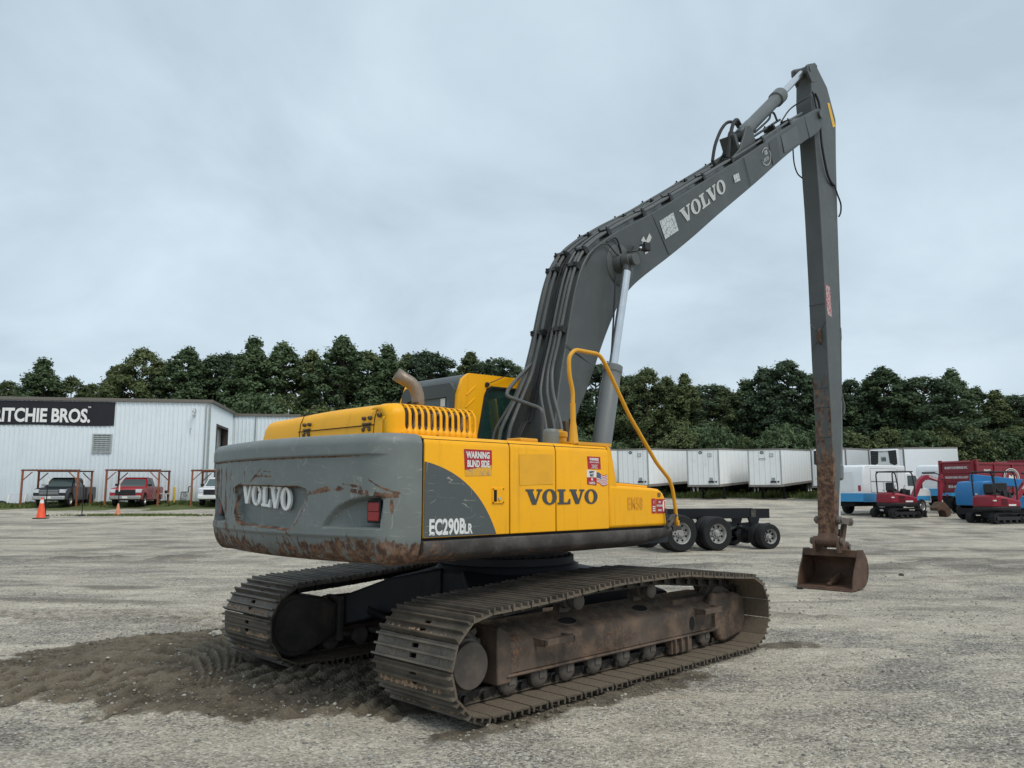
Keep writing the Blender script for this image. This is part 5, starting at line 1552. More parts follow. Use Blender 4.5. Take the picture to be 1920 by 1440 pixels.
mb = MB(); mb.lathe([(.062, 0), (.062, .08), (.045, .09), (.045, .91), (.062, .92), (.062, 1)], (7.79, -.29, .81), (7.79, .29, .81), 16); mb.cyl((8.1, -.26, .72), (8.1, .26, .72), .04, n=14)
mb.build('bucket_pin', MATS['roller_steel'], bkt)
mb = MB(); mb.cyl((7.79, -.185, .81), (7.79, .185, .81), .085, n=18); mb.prism([(7.72, .86), (7.765, .95), (7.905, .95), (7.87, .83)], 'y', -.15, .15); mb.build('stick_nose', MATS['bucket_rust'], stick, bevel=.006)
# wrench lying in the bucket
mb = MB(); mb.bar((7.70, -.02, .08), (7.93, .02, .10), .06, .05); mb.bar((7.92, .02, .10), (8.10, -.05, .24), .09, .07); mb.build('bucket_wear_bar', MATS['bucket_rust'], bkt, bevel=.008)
# ------------------------------------------------------------------ the building at the far side of the yard
paint('wall_white', (0.77, 0.845, 0.895), .5, var=.05, dirt=.16, dirt_col=(.40, .43, .43), streak=.22, bump=.02, scale=.35)
paint('trim_brown', (0.17, 0.155, 0.135), .55, var=.1, dirt=.2, streak=.1)
paint('shed_red', (0.33, 0.105, 0.05), .6, var=.2, dirt=.4, dirt_col=(.36, .2, .12), chips=.3, streak=.1, scale=2)
paint('shed_roof', (0.55, 0.53, 0.50), .5, var=.1, dirt=.5, dirt_col=(.36, .22, .15), chips=.2, streak=.1)
plain('banner_black', (0.012, 0.012, 0.018), .55, var=.15, bump=.1, scale=2)
plain('banner_white', (0.80, 0.80, 0.80), .5, var=.03)
plain('door_brown', (0.055, 0.04, 0.034), .6)
plain('grey_louver', (0.30, 0.33, 0.33), .5)
plain('shade_in', (0.30, 0.30, 0.30), .8)
plain('galv', (0.42, 0.43, 0.43), .45, .4)
plain('post_yellow', (0.60, 0.44, 0.07), .6)
plain('cone_orange', (0.80, 0.09, 0.03), .5)
plain('cone_faded', (0.62, 0.25, 0.14), .7, var=.2)
plain('cone_red', (0.55, 0.04, 0.03), .6)
plain('white_band', (0.72, 0.70, 0.66), .5)

W0, W1 = Vector((-52.0, 55.75)), Vector((-22.75, 60.35))        # front wall on the ground
wd = (W1 - W0).normalized(); wb = Vector((-wd.y, wd.x))           # along the wall, into the building
BZ0, BZ1 = zg(0, 57) - .3, 8.42
BLD = thing('warehouse', 'long white ribbed-metal warehouse with black banner and brown roof trim', 'building', (W1.x, W1.y, 0), math.atan2(wd.y, wd.x))
WL = (W1 - W0).length
def ribbed(mb, x0, x1, z0, z1, y, pitch=.31, axis='x', depth=.045):
    """ribbed sheet metal standing along x (or y) facing -y (or +x)"""
    n = int((x1 - x0) / pitch)
    p = (x1 - x0) / n
    xs, ds = [], []
    for k in range(n):
        a = x0 + k * p
        for f_, d_ in ((0, 0), (.62, 0), (.70, 1), (.92, 1)):
            xs.append(a + f_ * p); ds.append(d_)
    xs.append(x1); ds.append(0)
    rows = [[((x, y - d_ * depth, z) if axis == 'x' else (y + d_ * depth, x, z)) for x, d_ in zip(xs, ds)] for z in (z0, z1)]
    mb.grid(np.array(rows))
mb = MB(); ribbed(mb, -WL, 0, BZ0, BZ1 - .18, 0)
mb.build('front_wall', MATS['wall_white'], BLD, smooth=False)
mb = MB()
ED = 8.9
ribbed(mb, .0, 2.4, BZ0, BZ1 - .18, 0, axis='y'); ribbed(mb, 6.9, ED, BZ0, BZ1 - .18, 0, axis='y'); ribbed(mb, 2.4, 6.9, 6.75, BZ1 - .18, 0, axis='y')
mb.build('end_wall', MATS['wall_white'], BLD, smooth=False)
mb = MB(); mb.box(-WL, 0, .1, ED - .05, BZ1 - .12, BZ1 - .02); mb.box(-.6, -.5, 1.2, 8.4, BZ0, 6.9); mb.box(-WL, -WL + .1, .1, ED, BZ0, BZ1 - .2); mb.box(-WL, -.1, ED - .1, ED, BZ0, BZ1 - .2)
mb.build('roof_deck', MATS['shade_in'], BLD)
mb = MB(); mb.box(-WL - .1, .16, -.16, .06, BZ1 - .19, BZ1 + .05); mb.build('fascia', MATS['trim_brown'], BLD, bevel=.02)
mb = MB(); mb.box(.02, .18, .06, ED + .1, BZ1 - .19, BZ1 + .05); mb.build('fascia', MATS['trim_brown'], BLD, bevel=.02)
mb = MB(); mb.box(-.10, .06, -.07, -.02, BZ0, BZ1 - .19); mb.build('corner_trim', MATS['grey_louver'], BLD)
mb = MB(); mb.tube([(-.28, -.10, BZ1 - .2), (-.28, -.10, BZ0 + .3)], .05, 8); mb.build('downpipe', MATS['grey_louver'], BLD)
mb = MB()
for y0, y1, z0, z1 in ((2.28, 2.45, BZ0, 6.85), (6.80, 6.98, BZ0, 6.85), (2.45, 6.80, 6.68, 6.85)): mb.box(-.35, .07, y0, y1, z0, z1)
mb.build('door_frame', MATS['door_brown'], BLD)
mb = MB()
for k in range(9): mb.box(-.30, -.26, 2.45, 4.9, BZ0 + k * .68, BZ0 + k * .68 + .66)
mb.build('roller_door', MATS['shade_in'], BLD)
# black banner with the auction house's name
bx0, bx1 = -20.6, -6.75
mb = MB(); n = 40
mb.grid([[(x, -.075 - .012 * math.sin(x * 2.3 + z), z + (.03 * math.sin(x * .9) if z < 7 else 0)) for x in np.linspace(bx0, bx1, n)] for z in (6.42, 7.3, 8.18)])
ban = mb.build('banner', MATS['banner_black'], BLD)
vs, fs = text_mesh('RITCHIE BROS.', .95 / .70, .045, 1.0, 'RIGHT', .98)
tw = max(v_[0] for v_ in vs) - min(v_[0] for v_ in vs)
mb = MB().add([(x * 6.6 / tw - 8.40, -.105, y + 6.68) for x, y, _ in vs], fs); mb.build('lettering', MATS['banner_white'], ban, smooth=False, recalc=False)
vs, fs = text_mesh('TM', .16, .003, 1.0, 'LEFT')
mb = MB().add([(x - 8.62, -.105, y + 7.72) for x, y, _ in vs], fs); mb.build('lettering', MATS['banner_white'], ban, smooth=False, recalc=False)
# louvred vent
mb = MB()
for x0, x1, z0, z1 in ((-8.15, -6.82, 4.42, 4.50), (-8.15, -6.82, 5.74, 5.82), (-8.15, -8.06, 4.50, 5.74), (-6.91, -6.82, 4.50, 5.74)): mb.box(x0, x1, -.12, -.02, z0, z1)
vent = mb.build('vent_frame', MATS['galv'], BLD)
mb = MB(); mb.box(-8.06, -6.91, -.03, -.02, 4.5, 5.74); mb.build('vent_back', MATS['door_brown'], vent)
for k in range(8):
    z = 4.52 + k * .152
    mb = MB(); mb.prism([(-.11, z), (-.10, z), (-.04, z + .13), (-.05, z + .13)], 'x', -8.06, -6.91); mb.build('louver', MATS['grey_louver'], vent)
mb = MB(); mb.box(-1.12, -1.0, -.22, -.06, 7.55, 7.68); mb.tube([(-1.06, -.06, 7.62), (-1.06, -.2, 7.75), (-1.06, -.4, 7.8), (-1.06, -.5, 7.66)], .03, 6); mb.lathe([(.05, 0), (.16, 1)], (-1.06, -.5, 7.72), (-1.06, -.52, 7.5), 12)
mb.build('wall_lamp', MATS['galv'], BLD)
mb = MB(); mb.box(-1.2, -1.05, -.12, -.05, 7.2, 7.3); mb.tube([(-1.35, -.07, 5.9), (-1.38, -.07, 6.3), (-1.25, -.07, 6.32)], .02, 6); mb.build('conduit', MATS['galv'], BLD)
# lower wing behind
WG = thing('warehouse_wing', 'white ribbed-metal wing set back behind the warehouse corner', 'building', (W1.x + wb.x * 9.3, W1.y + wb.y * 9.3, 0), math.atan2(wd.y, wd.x))
mb = MB(); ribbed(mb, -6, 5.6, BZ0, 8.15, 0); mb.build('front_wall', MATS['wall_white'], WG, smooth=False)
mb = MB(); mb.box(-6, 5.7, -.14, .08, 8.10, 8.32); mb.build('fascia', MATS['trim_brown'], WG)
mb = MB(); mb.box(-6, 5.6, .06, 9, BZ0, 8.1); mb.build('shell', MATS['shade_in'], WG)
mb = MB(); mb.tube([(1.9, -.09, 8.1), (1.9, -.09, BZ0)], .05, 8); mb.build('downpipe', MATS['grey_louver'], WG)
mb = MB(); mb.tube([(4.6, .3, 8.3), (4.6, .3, 8.65)], .04, 6); mb.lathe([(.09, 0), (.02, 1)], (4.6, .3, 8.62), (4.6, .3, 8.8), 8); mb.build('roof_vent', MATS['galv'], WG)

# ------------------------------------------------------------------ low red-steel shelters along the wall
def on_wall(u, v):
    """point u metres along the wall left of the corner, v metres in front of it"""
    p = W1 - wd * u - wb * v
    return p.x, p.y
def shelter(u, v, w, dpt, label, h=2.35):
    x, y = on_wall(u, v)
    t_ = thing('steel_shelter', label, 'shelter', (x, y, zg(x, y)), math.atan2(wd.y, wd.x), 'red steel shelters along the warehouse wall')
    for px in (-w / 2, w / 2):
        for py in (-dpt / 2, dpt / 2):
            mb = MB(); mb.box(px - .055, px + .055, py - .055, py + .055, -.1, h); mb.build('post', MATS['shed_red'], t_)
            for dx in ((.6 if px < 0 else -.6),):
                mb = MB(); mb.bar((px, py, h - .65), (px + dx, py, h - .06), .06, .06, (0, 1, 0)); mb.build('knee_brace', MATS['shed_red'], t_)
    for py in (-dpt / 2, dpt / 2):
        mb = MB(); mb.box(-w / 2 - .1, w / 2 + .1, py - .05, py + .05, h, h + .10); mb.build('beam', MATS['shed_red'], t_)
    mb = MB(); ribbed(mb, -w / 2 - .12, w / 2 + .12, -dpt / 2 - .12, dpt / 2 + .12, 0, .25, depth=.03)
    mb.v = [(x_, z_, h + .115 - y_ + .06 * (z_ + dpt / 2) / dpt) for x_, y_, z_ in mb.v]
    o = mb.build('roof_sheet', MATS['shed_roof'], t_, smooth=False)
    return t_
shelter(9.2, 3.1, 3.5, 2.6, 'red steel shelter standing over the dark grey pickup')
shelter(3.95, 3.1, 3.4, 2.6, 'red steel shelter standing over the red pickup')
shelter(-1.75, 2.9, 3.6, 3.2, 'red steel shelter with streaked roof standing over the white pickup', 2.3)

# ------------------------------------------------------------------ pickups
paint('truck_dark', (0.009, 0.011, 0.016), .22, var=.05, dirt=.05, streak=0, spec=.6, bump=0)
paint('truck_red', (0.36, 0.018, 0.028), .22, var=.05, dirt=.05, streak=0, spec=.6, bump=0)
paint('truck_white', (0.72, 0.73, 0.74), .25, var=.03, dirt=.08, streak=0, spec=.6, bump=0)
plain('wheel_alloy', (0.36, 0.36, 0.36), .35, .6)
plain('lamp_glass', (0.55, 0.57, 0.60), .15, .2)
def wheel(parent, x, y, z, r, w, s, rim='wheel_alloy', rim_r=.62, dish=.3):
    """tyre with a rounded shoulder, dished rim, hub and bolts; s: side the face looks to"""
    mb = MB(); yo = y + s * w / 2; yi = y - s * w / 2
    mb.lathe([(r * rim_r, 0), (r * .93, 0), (r * .985, .10), (r, .22), (r, .78), (r * .985, .90), (r * .93, 1), (r * rim_r, 1)], (x, yi, z), (x, yo, z), 28, cap=False)
    ty = mb.build('wheel', MATS['rubber'], parent, angle=30)
    mb = MB(); yd = yo - s * w * dish
    mb.lathe([(r * rim_r, 0), (r * rim_r * .93, .15), (r * rim_r * .86, .9), (r * rim_r * .5, 1.0), (r * rim_r * .42, .75), (r * .16, .70), (r * .15, .3), (.01, .3)], (x, yo + s * .002, z), (x, yd, z), 24, cap=False)
    rm = mb.build('rim', MATS[rim], ty)
    return ty
def pickup(label, loc, rz, mat, grille_m, group, accent='black_plastic', bumper='wheel_alloy'):
    t_ = thing('pickup_truck', label, 'pickup', (*loc, zg(*loc)), rz, group)
    def arch(cx): return [(cx + .50 * math.cos(a), .40 + .50 * math.sin(a)) for a in np.linspace(math.pi, 0, 11)]
    low = [(-2.9, .50)] + [(-2.85, .44)] + arch(-1.80) + arch(1.86) + [(2.72, .44), (2.84, .52)]
    upp = [(2.88, .80), (2.86, 1.08), (2.74, 1.16), (2.2, 1.22), (1.45, 1.27), (1.2, 1.30), (-.86, 1.32), (-.92, 1.30), (-2.82, 1.32), (-2.92, 1.25)]
    mb = MB(); mb.prism(low + upp, 'y', -.98, .98)
    body = mb.build('body', MATS[mat], t_, bevel=.05, seg=2)
    mb = MB(); mb.box(-2.7, 2.6, -.85, .85, .38, .9); mb.build('chassis', MATS['dark_gap'], t_)
    mb = MB(); mb.box(-2.76, -.98, -.84, .84, 1.29, 1.324); mb.build('bed_liner', MATS['black_plastic'], t_)
    # cab greenhouse
    mb = MB()
    b0 = [(1.42, .90), (-.88, .92)]; r0_ = [(.62, .70), (-.70, .72)]
    rings = [[(1.45, -.90, 1.25), (-.90, -.93, 1.25), (-.90, .93, 1.25), (1.45, .90, 1.25)], [(.70, -.74, 1.84), (-.76, -.76, 1.84), (-.76, .76, 1.84), (.70, .74, 1.84)], [(.55, -.68, 1.93), (-.66, -.68, 1.93), (-.66, .68, 1.93), (.55, .68, 1.93)]]
    mb.loft(rings, cap0=False); cab_ = mb.build('cab', MATS[mat], t_, bevel=.03)
    lerp = lambda a, b_, k: tuple(a[i] + (b_[i] - a[i]) * k for i in range(3))
    def pane(c, name, out_):
        mb = MB(); mb.poly([tuple(p[i] + out_[i] for i in range(3)) for p in c]); return mb.build(name, MATS['car_glass'], cab_, smooth=False)
    A, B_, C_, D_ = (1.45, -.90, 1.25), (1.45, .90, 1.25), (.70, .74, 1.84), (.70, -.74, 1.84)
    pane([(1.37, -.81, 1.31), (1.37, .81, 1.31), (.74, .68, 1.805), (.74, -.68, 1.805)], 'windscreen', (.012, 0, .008))
    for s in (-1, 1):
        pane([(1.15, s * .892, 1.33), (.18, s * .90, 1.33), (.18, s * .785, 1.78), (.68, s * .775, 1.78)], 'side_window', (0, s * .012, .002))
        pane([(.10, s * .90, 1.33), (-.72, s * .91, 1.33), (-.66, s * .79, 1.78), (.10, s * .785, 1.78)], 'side_window', (0, s * .012, .002))
        mb = MB(); mb.box(1.02, 1.16, min(s * .95, s * 1.17), max(s * .95, s * 1.17), 1.33, 1.50); mb.build('mirror', MATS['galv' if accent != 'black_plastic' else 'black_plastic'], t_, bevel=.03)
        mb = MB(); mb.prism([(2.885, 1.02), (2.86, 1.12), (2.60, 1.16), (2.60, 1.10), (2.84, .90), (2.90, .90)], 'y', s * .62, s * .985); mb.build('headlight', MATS['lamp_glass'], t_, bevel=.01)
        mb = MB(); mb.box(2.905, 2.925, min(s * .55, s * .72), max(s * .55, s * .72), .53, .61); mb.build('fog_light', MATS['lamp_glass'], t_)
        mb = MB(); mb.box(.16, .165, min(s * .975, s * .984), max(s * .975, s * .984), .5, 1.28); mb.box(.96, .965, min(s * .975, s * .984), max(s * .975, s * .984), .5, 1.28); mb.box(-.83, -.825, min(s * .975, s * .984), max(s * .975, s * .984), .5, 1.28); mb.build('door_seam', MATS['dark_gap'], t_)
        for x in (-1.80, 1.86): wheel(t_, x, s * .86, .41, .41, .27, s)
    mb = MB(); mb.prism([(2.86, .74), (2.86, 1.10), (2.915, 1.08), (2.93, .76)], 'y', -.62, .62); gr = mb.build('grille', MATS[grille_m], t_, bevel=.02)
    for z in (.82, .92, 1.01):
        mb = MB(); mb.box(2.915, 2.945, -.58, .58, z, z + .035); mb.build('grille_bar', MATS[accent], gr)
    mb = MB(); mb.box(2.80, 2.98, -.98, .98, .46, .70); mb.build('bumper', MATS[bumper], t_, bevel=.04)
    mb = MB(); mb.box(2.981, 2.99, -.16, .16, .52, .66); mb.build('licence_plate', MATS['white_sticker'], t_)
    return t_
GP = 'pickups parked along the warehouse wall'
pickup('dark grey pickup under the first steel shelter', (-30.75, 55.9), R(-81), 'truck_dark', 'letter_grey', GP, 'galv', 'galv')
pickup('red pickup with black grille under the middle steel shelter', (-26.0, 56.3), R(-80), 'truck_red', 'black_plastic', GP)
pickup('white pickup half hidden behind the counterweight', (-20.35, 56.7), R(-80), 'truck_white', 'black_plastic', GP, bumper='truck_white')

# ------------------------------------------------------------------ cones, marker poles, small things by the wall
def cone(x, y, h, r, mat, label, band=True, base='black_plastic', tilt=0):
    t_ = thing('traffic_cone', label, 'traffic cone', (x, y, zg(x, y)), .3, 'traffic cones')
    mb = MB(); mb.lathe([(r, 0), (r * .9, .04), (r * .25, .96), (r * .2, 1)], (0, 0, .03), (0, 0, h), 20); mb.build('cone_body', MATS[mat], t_)
    mb = MB(); mb.box(-r * 1.35, r * 1.35, -r * 1.35, r * 1.35, 0, .045); mb.build('base', MATS[base], t_, bevel=.01)
    if band:
        mb = MB(); k0, k1 = .72, .90
        rr = lambda k: r * (.9 + (.25 - .9) * (k - .04) / .92) + .004
        mb.lathe([(rr(k0), 0), (rr(k1), 1)], (0, 0, .03 + (h - .03) * k0), (0, 0, .03 + (h - .03) * k1), 20, cap=False); mb.build('reflective_band', MATS['white_band'], t_)
    return t_
cone(-24.95, 43.1, 1.10, .25, 'cone_orange', 'bright orange traffic cone standing on the open gravel')
cone(-22.1, 45.6, .68, .17, 'cone_faded', 'faded orange traffic cone with a pole in it', band=False, base='cone_faded')
x, y = on_wall(8.05, 1.7); cone(x, y, .78, .19, 'cone_red', 'red traffic cone between the shelters', band=False)
def pole(x, y, h, label, z0=0.0, foot=True):
    t_ = thing('marker_pole', label, 'marker pole', (x, y, zg(x, y)), 0, 'thin marker poles with white tops')
    mb = MB(); mb.tube([(0, 0, z0), (0, 0, h - .38)], .028, 8); mb.build('shaft', MATS['rubber'], t_)
    mb = MB(); mb.tube([(0, 0, h - .38), (0, 0, h)], .036, 8); mb.build('white_tip', MATS['white_band'], t_)
    if foot: mb = MB(); mb.lathe([(.22, 0), (.2, .6), (.05, 1)], (0, 0, 0), (0, 0, .09), 14); mb.build('foot', MATS['rubber'], t_)
pole(-25.75, 44.9, 2.12, 'marker pole rising behind the bright orange cone')
pole(-23.95, 45.3, 2.10, 'marker pole standing between the two pickups')
pole(-22.1, 45.6, 1.72, 'marker pole stuck in the faded cone', .6, False)
x, y = on_wall(8.9, 1.2)
fc = thing('folding_chair', 'black folding chair by the warehouse wall', 'chair', (x, y, zg(x, y)), math.atan2(wd.y, wd.x))
mb = MB(); mb.box(-.23, .23, -.2, .2, .43, .46); mb.build('seat', MATS['black_plastic'], fc)
mb = MB(); mb.box(-.23, .23, .18, .21, .62, .90); mb.build('backrest', MATS['black_plastic'], fc, bevel=.02)
for s in (-1, 1):
    mb = MB(); mb.tube([(s * .24, -.22, 0), (s * .24, .0, .44), (s * .24, .21, .92)], .014, 6); mb.build('leg', MATS['black_plastic'], fc)
    mb = MB(); mb.tube([(s * .24, .22, 0), (s * .24, -.16, .46)], .014, 6); mb.build('leg', MATS['black_plastic'], fc)
x, y = on_wall(2.85, 2.0)
tb_ = thing('folding_table', 'white folding table beside the middle shelter', 'table', (x, y, zg(x, y)), math.atan2(wd.y, wd.x))
mb = MB(); mb.box(-.75, .75, -.38, .38, .72, .77); mb.build('table_top', MATS['white_band'], tb_, bevel=.01)
for s in (-1, 1):
    for q in (-1, 1):
        mb = MB(); mb.tube([(s * .62, q * .3, 0), (s * .5, q * .3, .72)], .016, 6); mb.build('leg', MATS['black_plastic'], tb_)
bx = thing('tool_chest', 'red tool chest on the white folding table', 'tool chest', (x - .25, y - .05, zg(x, y) + .77), math.atan2(wd.y, wd.x))
mb = MB(); mb.box(-.32, .32, -.16, .16, 0, .26); mb.build('box_body', MATS['red_sticker'], bx, bevel=.02)
mb = MB(); mb.tube([(-.15, 0, .26), (-.15, 0, .33), (.15, 0, .33), (.15, 0, .26)], .015, 6); mb.build('handle', MATS['black_plastic'], bx)
x2, y2 = on_wall(2.35, 2.0)
cn = thing('paint_can', 'dark can on the white folding table', 'can', (x2, y2, zg(x, y) + .77)); mb = MB(); mb.lathe([(.09, 0), (.09, .95), (.075, 1)], (0, 0, 0), (0, 0, .22), 14); mb.build('can_body', MATS['black_plastic'], cn)
for u, h, lb in ((2.05, 1.2, 'yellow bollard next to the folding table'), (.85, 1.15, 'yellow bollard beside the gas pipes')):
    x, y = on_wall(u, .9); bo_ = thing('bollard', lb, 'bollard', (x, y, zg(x, y)), 0, 'yellow bollards by the warehouse')
    mb = MB(); mb.lathe([(.085, 0), (.085, .95), (.05, 1)], (0, 0, -.1), (0, 0, h), 14); mb.build('bollard_post', MATS['post_yellow'], bo_)
x, y = on_wall(1.45, .35)
gp_ = thing('gas_meter', 'grey gas meter with pipes on the warehouse wall', 'gas meter', (x, y, zg(x, y)), math.atan2(wd.y, wd.x))
mb = MB(); mb.tube(fillet([(-.25, 0, 0), (-.25, 0, .8), (.25, 0, .8), (.25, 0, 1.2), (.45, 0, 1.2), (.45, 0, 0)], .06), .035, 8); mb.build('gas_pipe', MATS['door_brown'], gp_)
mb = MB(); mb.lathe([(.14, 0), (.16, .5), (.14, 1)], (0, -.1, .62), (0, .1, .62), 16); mb.build('meter_body', MATS['galv'], gp_)
for u, v, w, h, lb, m_ in ((12.75, .55, 1.1, .75, 'framed glass pane leaning by the dark pickup', 'lamp_glass'), ):
    x, y = on_wall(u, v); o = thing('leaning_pane', lb, 'glass pane', (x, y, zg(x, y)), math.atan2(wd.y, wd.x))
    mb = MB(); mb.prism([(-.25, 0), (-.20, 0), (.10, h), (.05, h)], 'x', -w / 2, w / 2); mb.build('pane_glass', MATS[m_], o)
    for xx in (-w / 2, w / 2):
        mb = MB(); mb.prism([(-.28, 0), (-.18, 0), (.13, h + .03), (.03, h + .03)], 'x', xx - .04, xx + .04); mb.build('pane_frame', MATS['white_band'], o)
x, y = on_wall(11.3, .5); o = thing('red_chair', 'red plastic chair half hidden behind the dark pickup', 'chair', (x, y, zg(x, y)), math.atan2(wd.y, wd.x))
mb = MB(); mb.box(-.25, .25, .15, .20, .45, .95); mb.box(-.25, .25, -.25, .2, .40, .45); mb.build('seat_shell', MATS['cone_red'], o, bevel=.02)
for sx in (-1, 1):
    for sy in (-1, 1): mb = MB(); mb.tube([(sx * .22, sy * .2, 0), (sx * .2, sy * .17, .42)], .02, 6); mb.build('leg', MATS['cone_red'], o)
x, y = on_wall(13.8, .5); o = thing('black_stump', 'low dark lump at the foot of the warehouse wall', 'lump', (x, y, zg(x, y))); mb = MB(); mb.lathe([(.32, 0), (.30, .5), (.16, .9), (.02, 1)], (0, 0, 0), (0, 0, .28), 12); mb.build('lump', MATS['rubber'], o)
# ------------------------------------------------------------------ trailers
paint('trailer_white', (0.90, 0.92, 0.92), .4, var=.03, dirt=.2, dirt_col=(.55, .54, .51), streak=.28, bump=.02, scale=.6)
paint('trailer_rail', (0.24, 0.225, 0.21), .6, var=.2, dirt=.5, dirt_col=(.16, .12, .09), chips=.2, streak=.1)
plain('reefer_side', (0.84, 0.88, 0.92), .3, .15, var=.03)
TG = 'white semi trailers parked in a row'
def pxw(px, D): return (px - 960) / 1506.27 * D
def trailer(label, corner, rz, reefer=False, L=14.6, ry=R(2.0), oval=True, mark=False):
    """origin at the nose centre; corner: ground point of the nose corner on the trailer's left"""
    ld = Vector((-math.sin(rz), math.cos(rz)))
    c = Vector(corner) - ld * 1.295
    t_ = thing('semi_trailer', label, 'trailer', (c.x, c.y, zg(*corner)), rz, TG, ry=ry)
    Z0, Z1, W = 1.12, 4.06, 1.295
    mb = MB(); mb.box(-L, 0, -W, W, Z0, Z1); body = mb.build('box_body', MATS['reefer_side' if reefer else 'trailer_white'], t_, bevel=.015)
    for s in (-1, 1):
        mb = MB(); mb.box(-L - .01, .02, min(s * (W - .05), s * (W + .015)), max(s * (W - .05), s * (W + .015)), Z1 - .10, Z1 + .03); mb.build('top_rail', MATS['trailer_rail'], t_)
        mb = MB(); mb.box(-L - .01, .02, min(s * (W - .05), s * (W + .015)), max(s * (W - .05), s * (W + .015)), Z0 - .06, Z0 + .14); mb.build('bottom_rail', MATS['trailer_rail'], t_)
        mb = MB(); mb.box(-.06, .022, min(s * (W - .09), s * (W + .017)), max(s * (W - .09), s * (W + .017)), Z0 + .14, Z1 - .10); mb.build('corner_post', MATS['trailer_rail' if reefer else 'galv'], t_)
        # landing leg
        mb = MB(); mb.box(-2.75, -2.6, min(s * .80, s * .95), max(s * .80, s * .95), .06, Z0); mb.box(-2.85, -2.5, min(s * .72, s * 1.03), max(s * .72, s * 1.03), 0, .06); lg = mb.build('landing_leg', MATS['rubber'], t_)
        mb = MB(); mb.bar((-2.67, s * .87, .25), (-3.7, s * .6, Z0 - .05), .07, .07); mb.build('leg_brace', MATS['rubber'], t_)
        for x in (-L + 1.6, -L + 2.85):
            for yy in (.72, 1.08): wheel(t_, x, s * yy, .50, .50, .27, s, 'galv', .56)
    mb = MB(); mb.box(-.01, .022, -W, W, Z0 - .06, Z0 + .10); mb.build('nose_sill', MATS['trailer_rail'], t_)
    mb = MB(); mb.box(-.01, .022, -W, W, Z1 - .10, Z1 + .03); mb.build('nose_header', MATS['trailer_rail'], t_)
    mb = MB(); mb.box(-L, -.3, -.5, .5, .95, Z0 - .05); mb.box(-L, -L + 4.0, -.9, .9, .55, .9); mb.build('under_frame', MATS['rubber'], t_)
    if reefer:
        n = 16
        for s in (1,):
            for k in range(n):
                z = Z0 + .18 + k * (Z1 - Z0 - .3) / n
                mb = MB(); mb.box(-L + .05, -.08, s * W, s * (W + .012), z, z + (Z1 - Z0 - .3) / n * .80); mb.build('side_panel', MATS['reefer_side'], t_)
        mb = MB(); mb.box(-.02, .55, -1.0, 1.0, 1.75, 4.0); un = mb.build('cooling_unit', MATS['truck_white'], t_, bevel=.10, seg=3)
        for s in (-1, 1):
            mb = MB(); mb.prism([(s * .42, 2.95), (s * .35, 3.88), (s * .93, 3.92), (s * .96, 2.9), (s * .75, 2.78)], 'x', .552, .562); gr = mb.build('grille', MATS['black_plastic'], un)
            for k in range(5):
                z = 3.0 + k * .18
                mb = MB(); mb.box(.563, .58, min(s * .42, s * .92), max(s * .42, s * .92), z, z + .03); mb.build('grille_bar', MATS['letter_grey'], gr)
        mb = MB(); mb.box(.551, .565, -.19, .17, 3.08, 3.44); pn = mb.build('display', MATS['grey_louver'], un)
        mb = MB()
        for y in (-.14, -.02, .08): mb.box(.566, .57, y, y + .07, 3.14, 3.36)
        mb.build('display_marks', MATS['black_plastic'], pn)
        letters('THERMO KING', (.556, 0, 3.78), (0, 1, 0), (0, 0, 1), .09, 'lettering', MATS['letter_grey'], un, bold=.003)
    else:
        for s in (-1, 1):
            mb = MB()
            for k in range(11): mb.box(-1.25 - k * 1.22, -1.235 - k * 1.22, min(s * W, s * (W + .006)), max(s * W, s * (W + .006)), Z0 + .14, Z1 - .1)
            mb.build('side_seams', MATS['galv'], body)
            mb = MB()
            for k in range(4): mb.box(-.3 - k * 4.4, -.2 - k * 4.4, min(s * W, s * (W + .03)), max(s * W, s * (W + .03)), Z0 + .02, Z0 + .09)
            mb.build('marker_lights', MATS['amber'], t_)
        mb = MB()
        for y in (-.85, -.42, .02, .45, .88): mb.box(.0, .006, y - .008, y + .008, Z0 + .1, Z1 - .1)
        mb.build('panel_seams', MATS['galv'], body)
        mb = MB(); mb.poly([(.009, -.18 + .15 * math.cos(a), 3.78 + .13 * math.sin(a)) for a in np.linspace(0, 2 * math.pi, 20)[:-1]]); ov = mb.build('oval_emblem', MATS['letter_grey'], body, smooth=False)
        letters('N', (.012, -.18, 3.72), (0, 1, 0), (0, 0, 1), .12, 'lettering', MATS['white_sticker'], ov, bold=.004)
        mb = MB(); mb.box(.005, .03, .40, .72, 3.42, 3.72); vt = mb.build('document_box', MATS['grey_louver'], body, bevel=.01)
        mb = MB(); mb.box(.03, .034, .45, .54, 3.46, 3.68); mb.box(.03, .034, .58, .67, 3.46, 3.68); mb.build('box_slots', MATS['white_band'], vt)
        mb = MB(); mb.box(.005, .10, .42, .85, 1.38, 1.52); cp = mb.build('air_coupling', MATS['black_plastic'], body)
        mb = MB(); mb.box(.005, .03, .50, .76, 1.52, 1.78); mb.build('coupling_plate', MATS['grey_louver'], body)
        mb = MB(); mb.cyl((0, 1.02, 1.46), (.06, 1.02, 1.46), .07, n=12); mb.build('power_socket', MATS['black_plastic'], body)
        if mark:
            mb = MB(); mb.box(.006, .012, -.42, .08, 3.18, 3.34); mk = mb.build('name_plate', MATS['blue_sticker'], body); mb = MB(); mb.box(.012, .016, -.39, .05, 3.21, 3.31); mb.build('plate_print', MATS['white_band'], mk)
    return t_
D0 = 64.0
trailer('white box trailer furthest left in the row, behind the yellow hand rail', (pxw(1090, D0), D0), R(-120))
trailer('white box trailer in the row seen through the yellow hand rail', (pxw(1215, D0), D0), R(-120))
trailer('white box trailer in the row, second left of the excavator stick', (pxw(1347, D0), D0), R(-120))
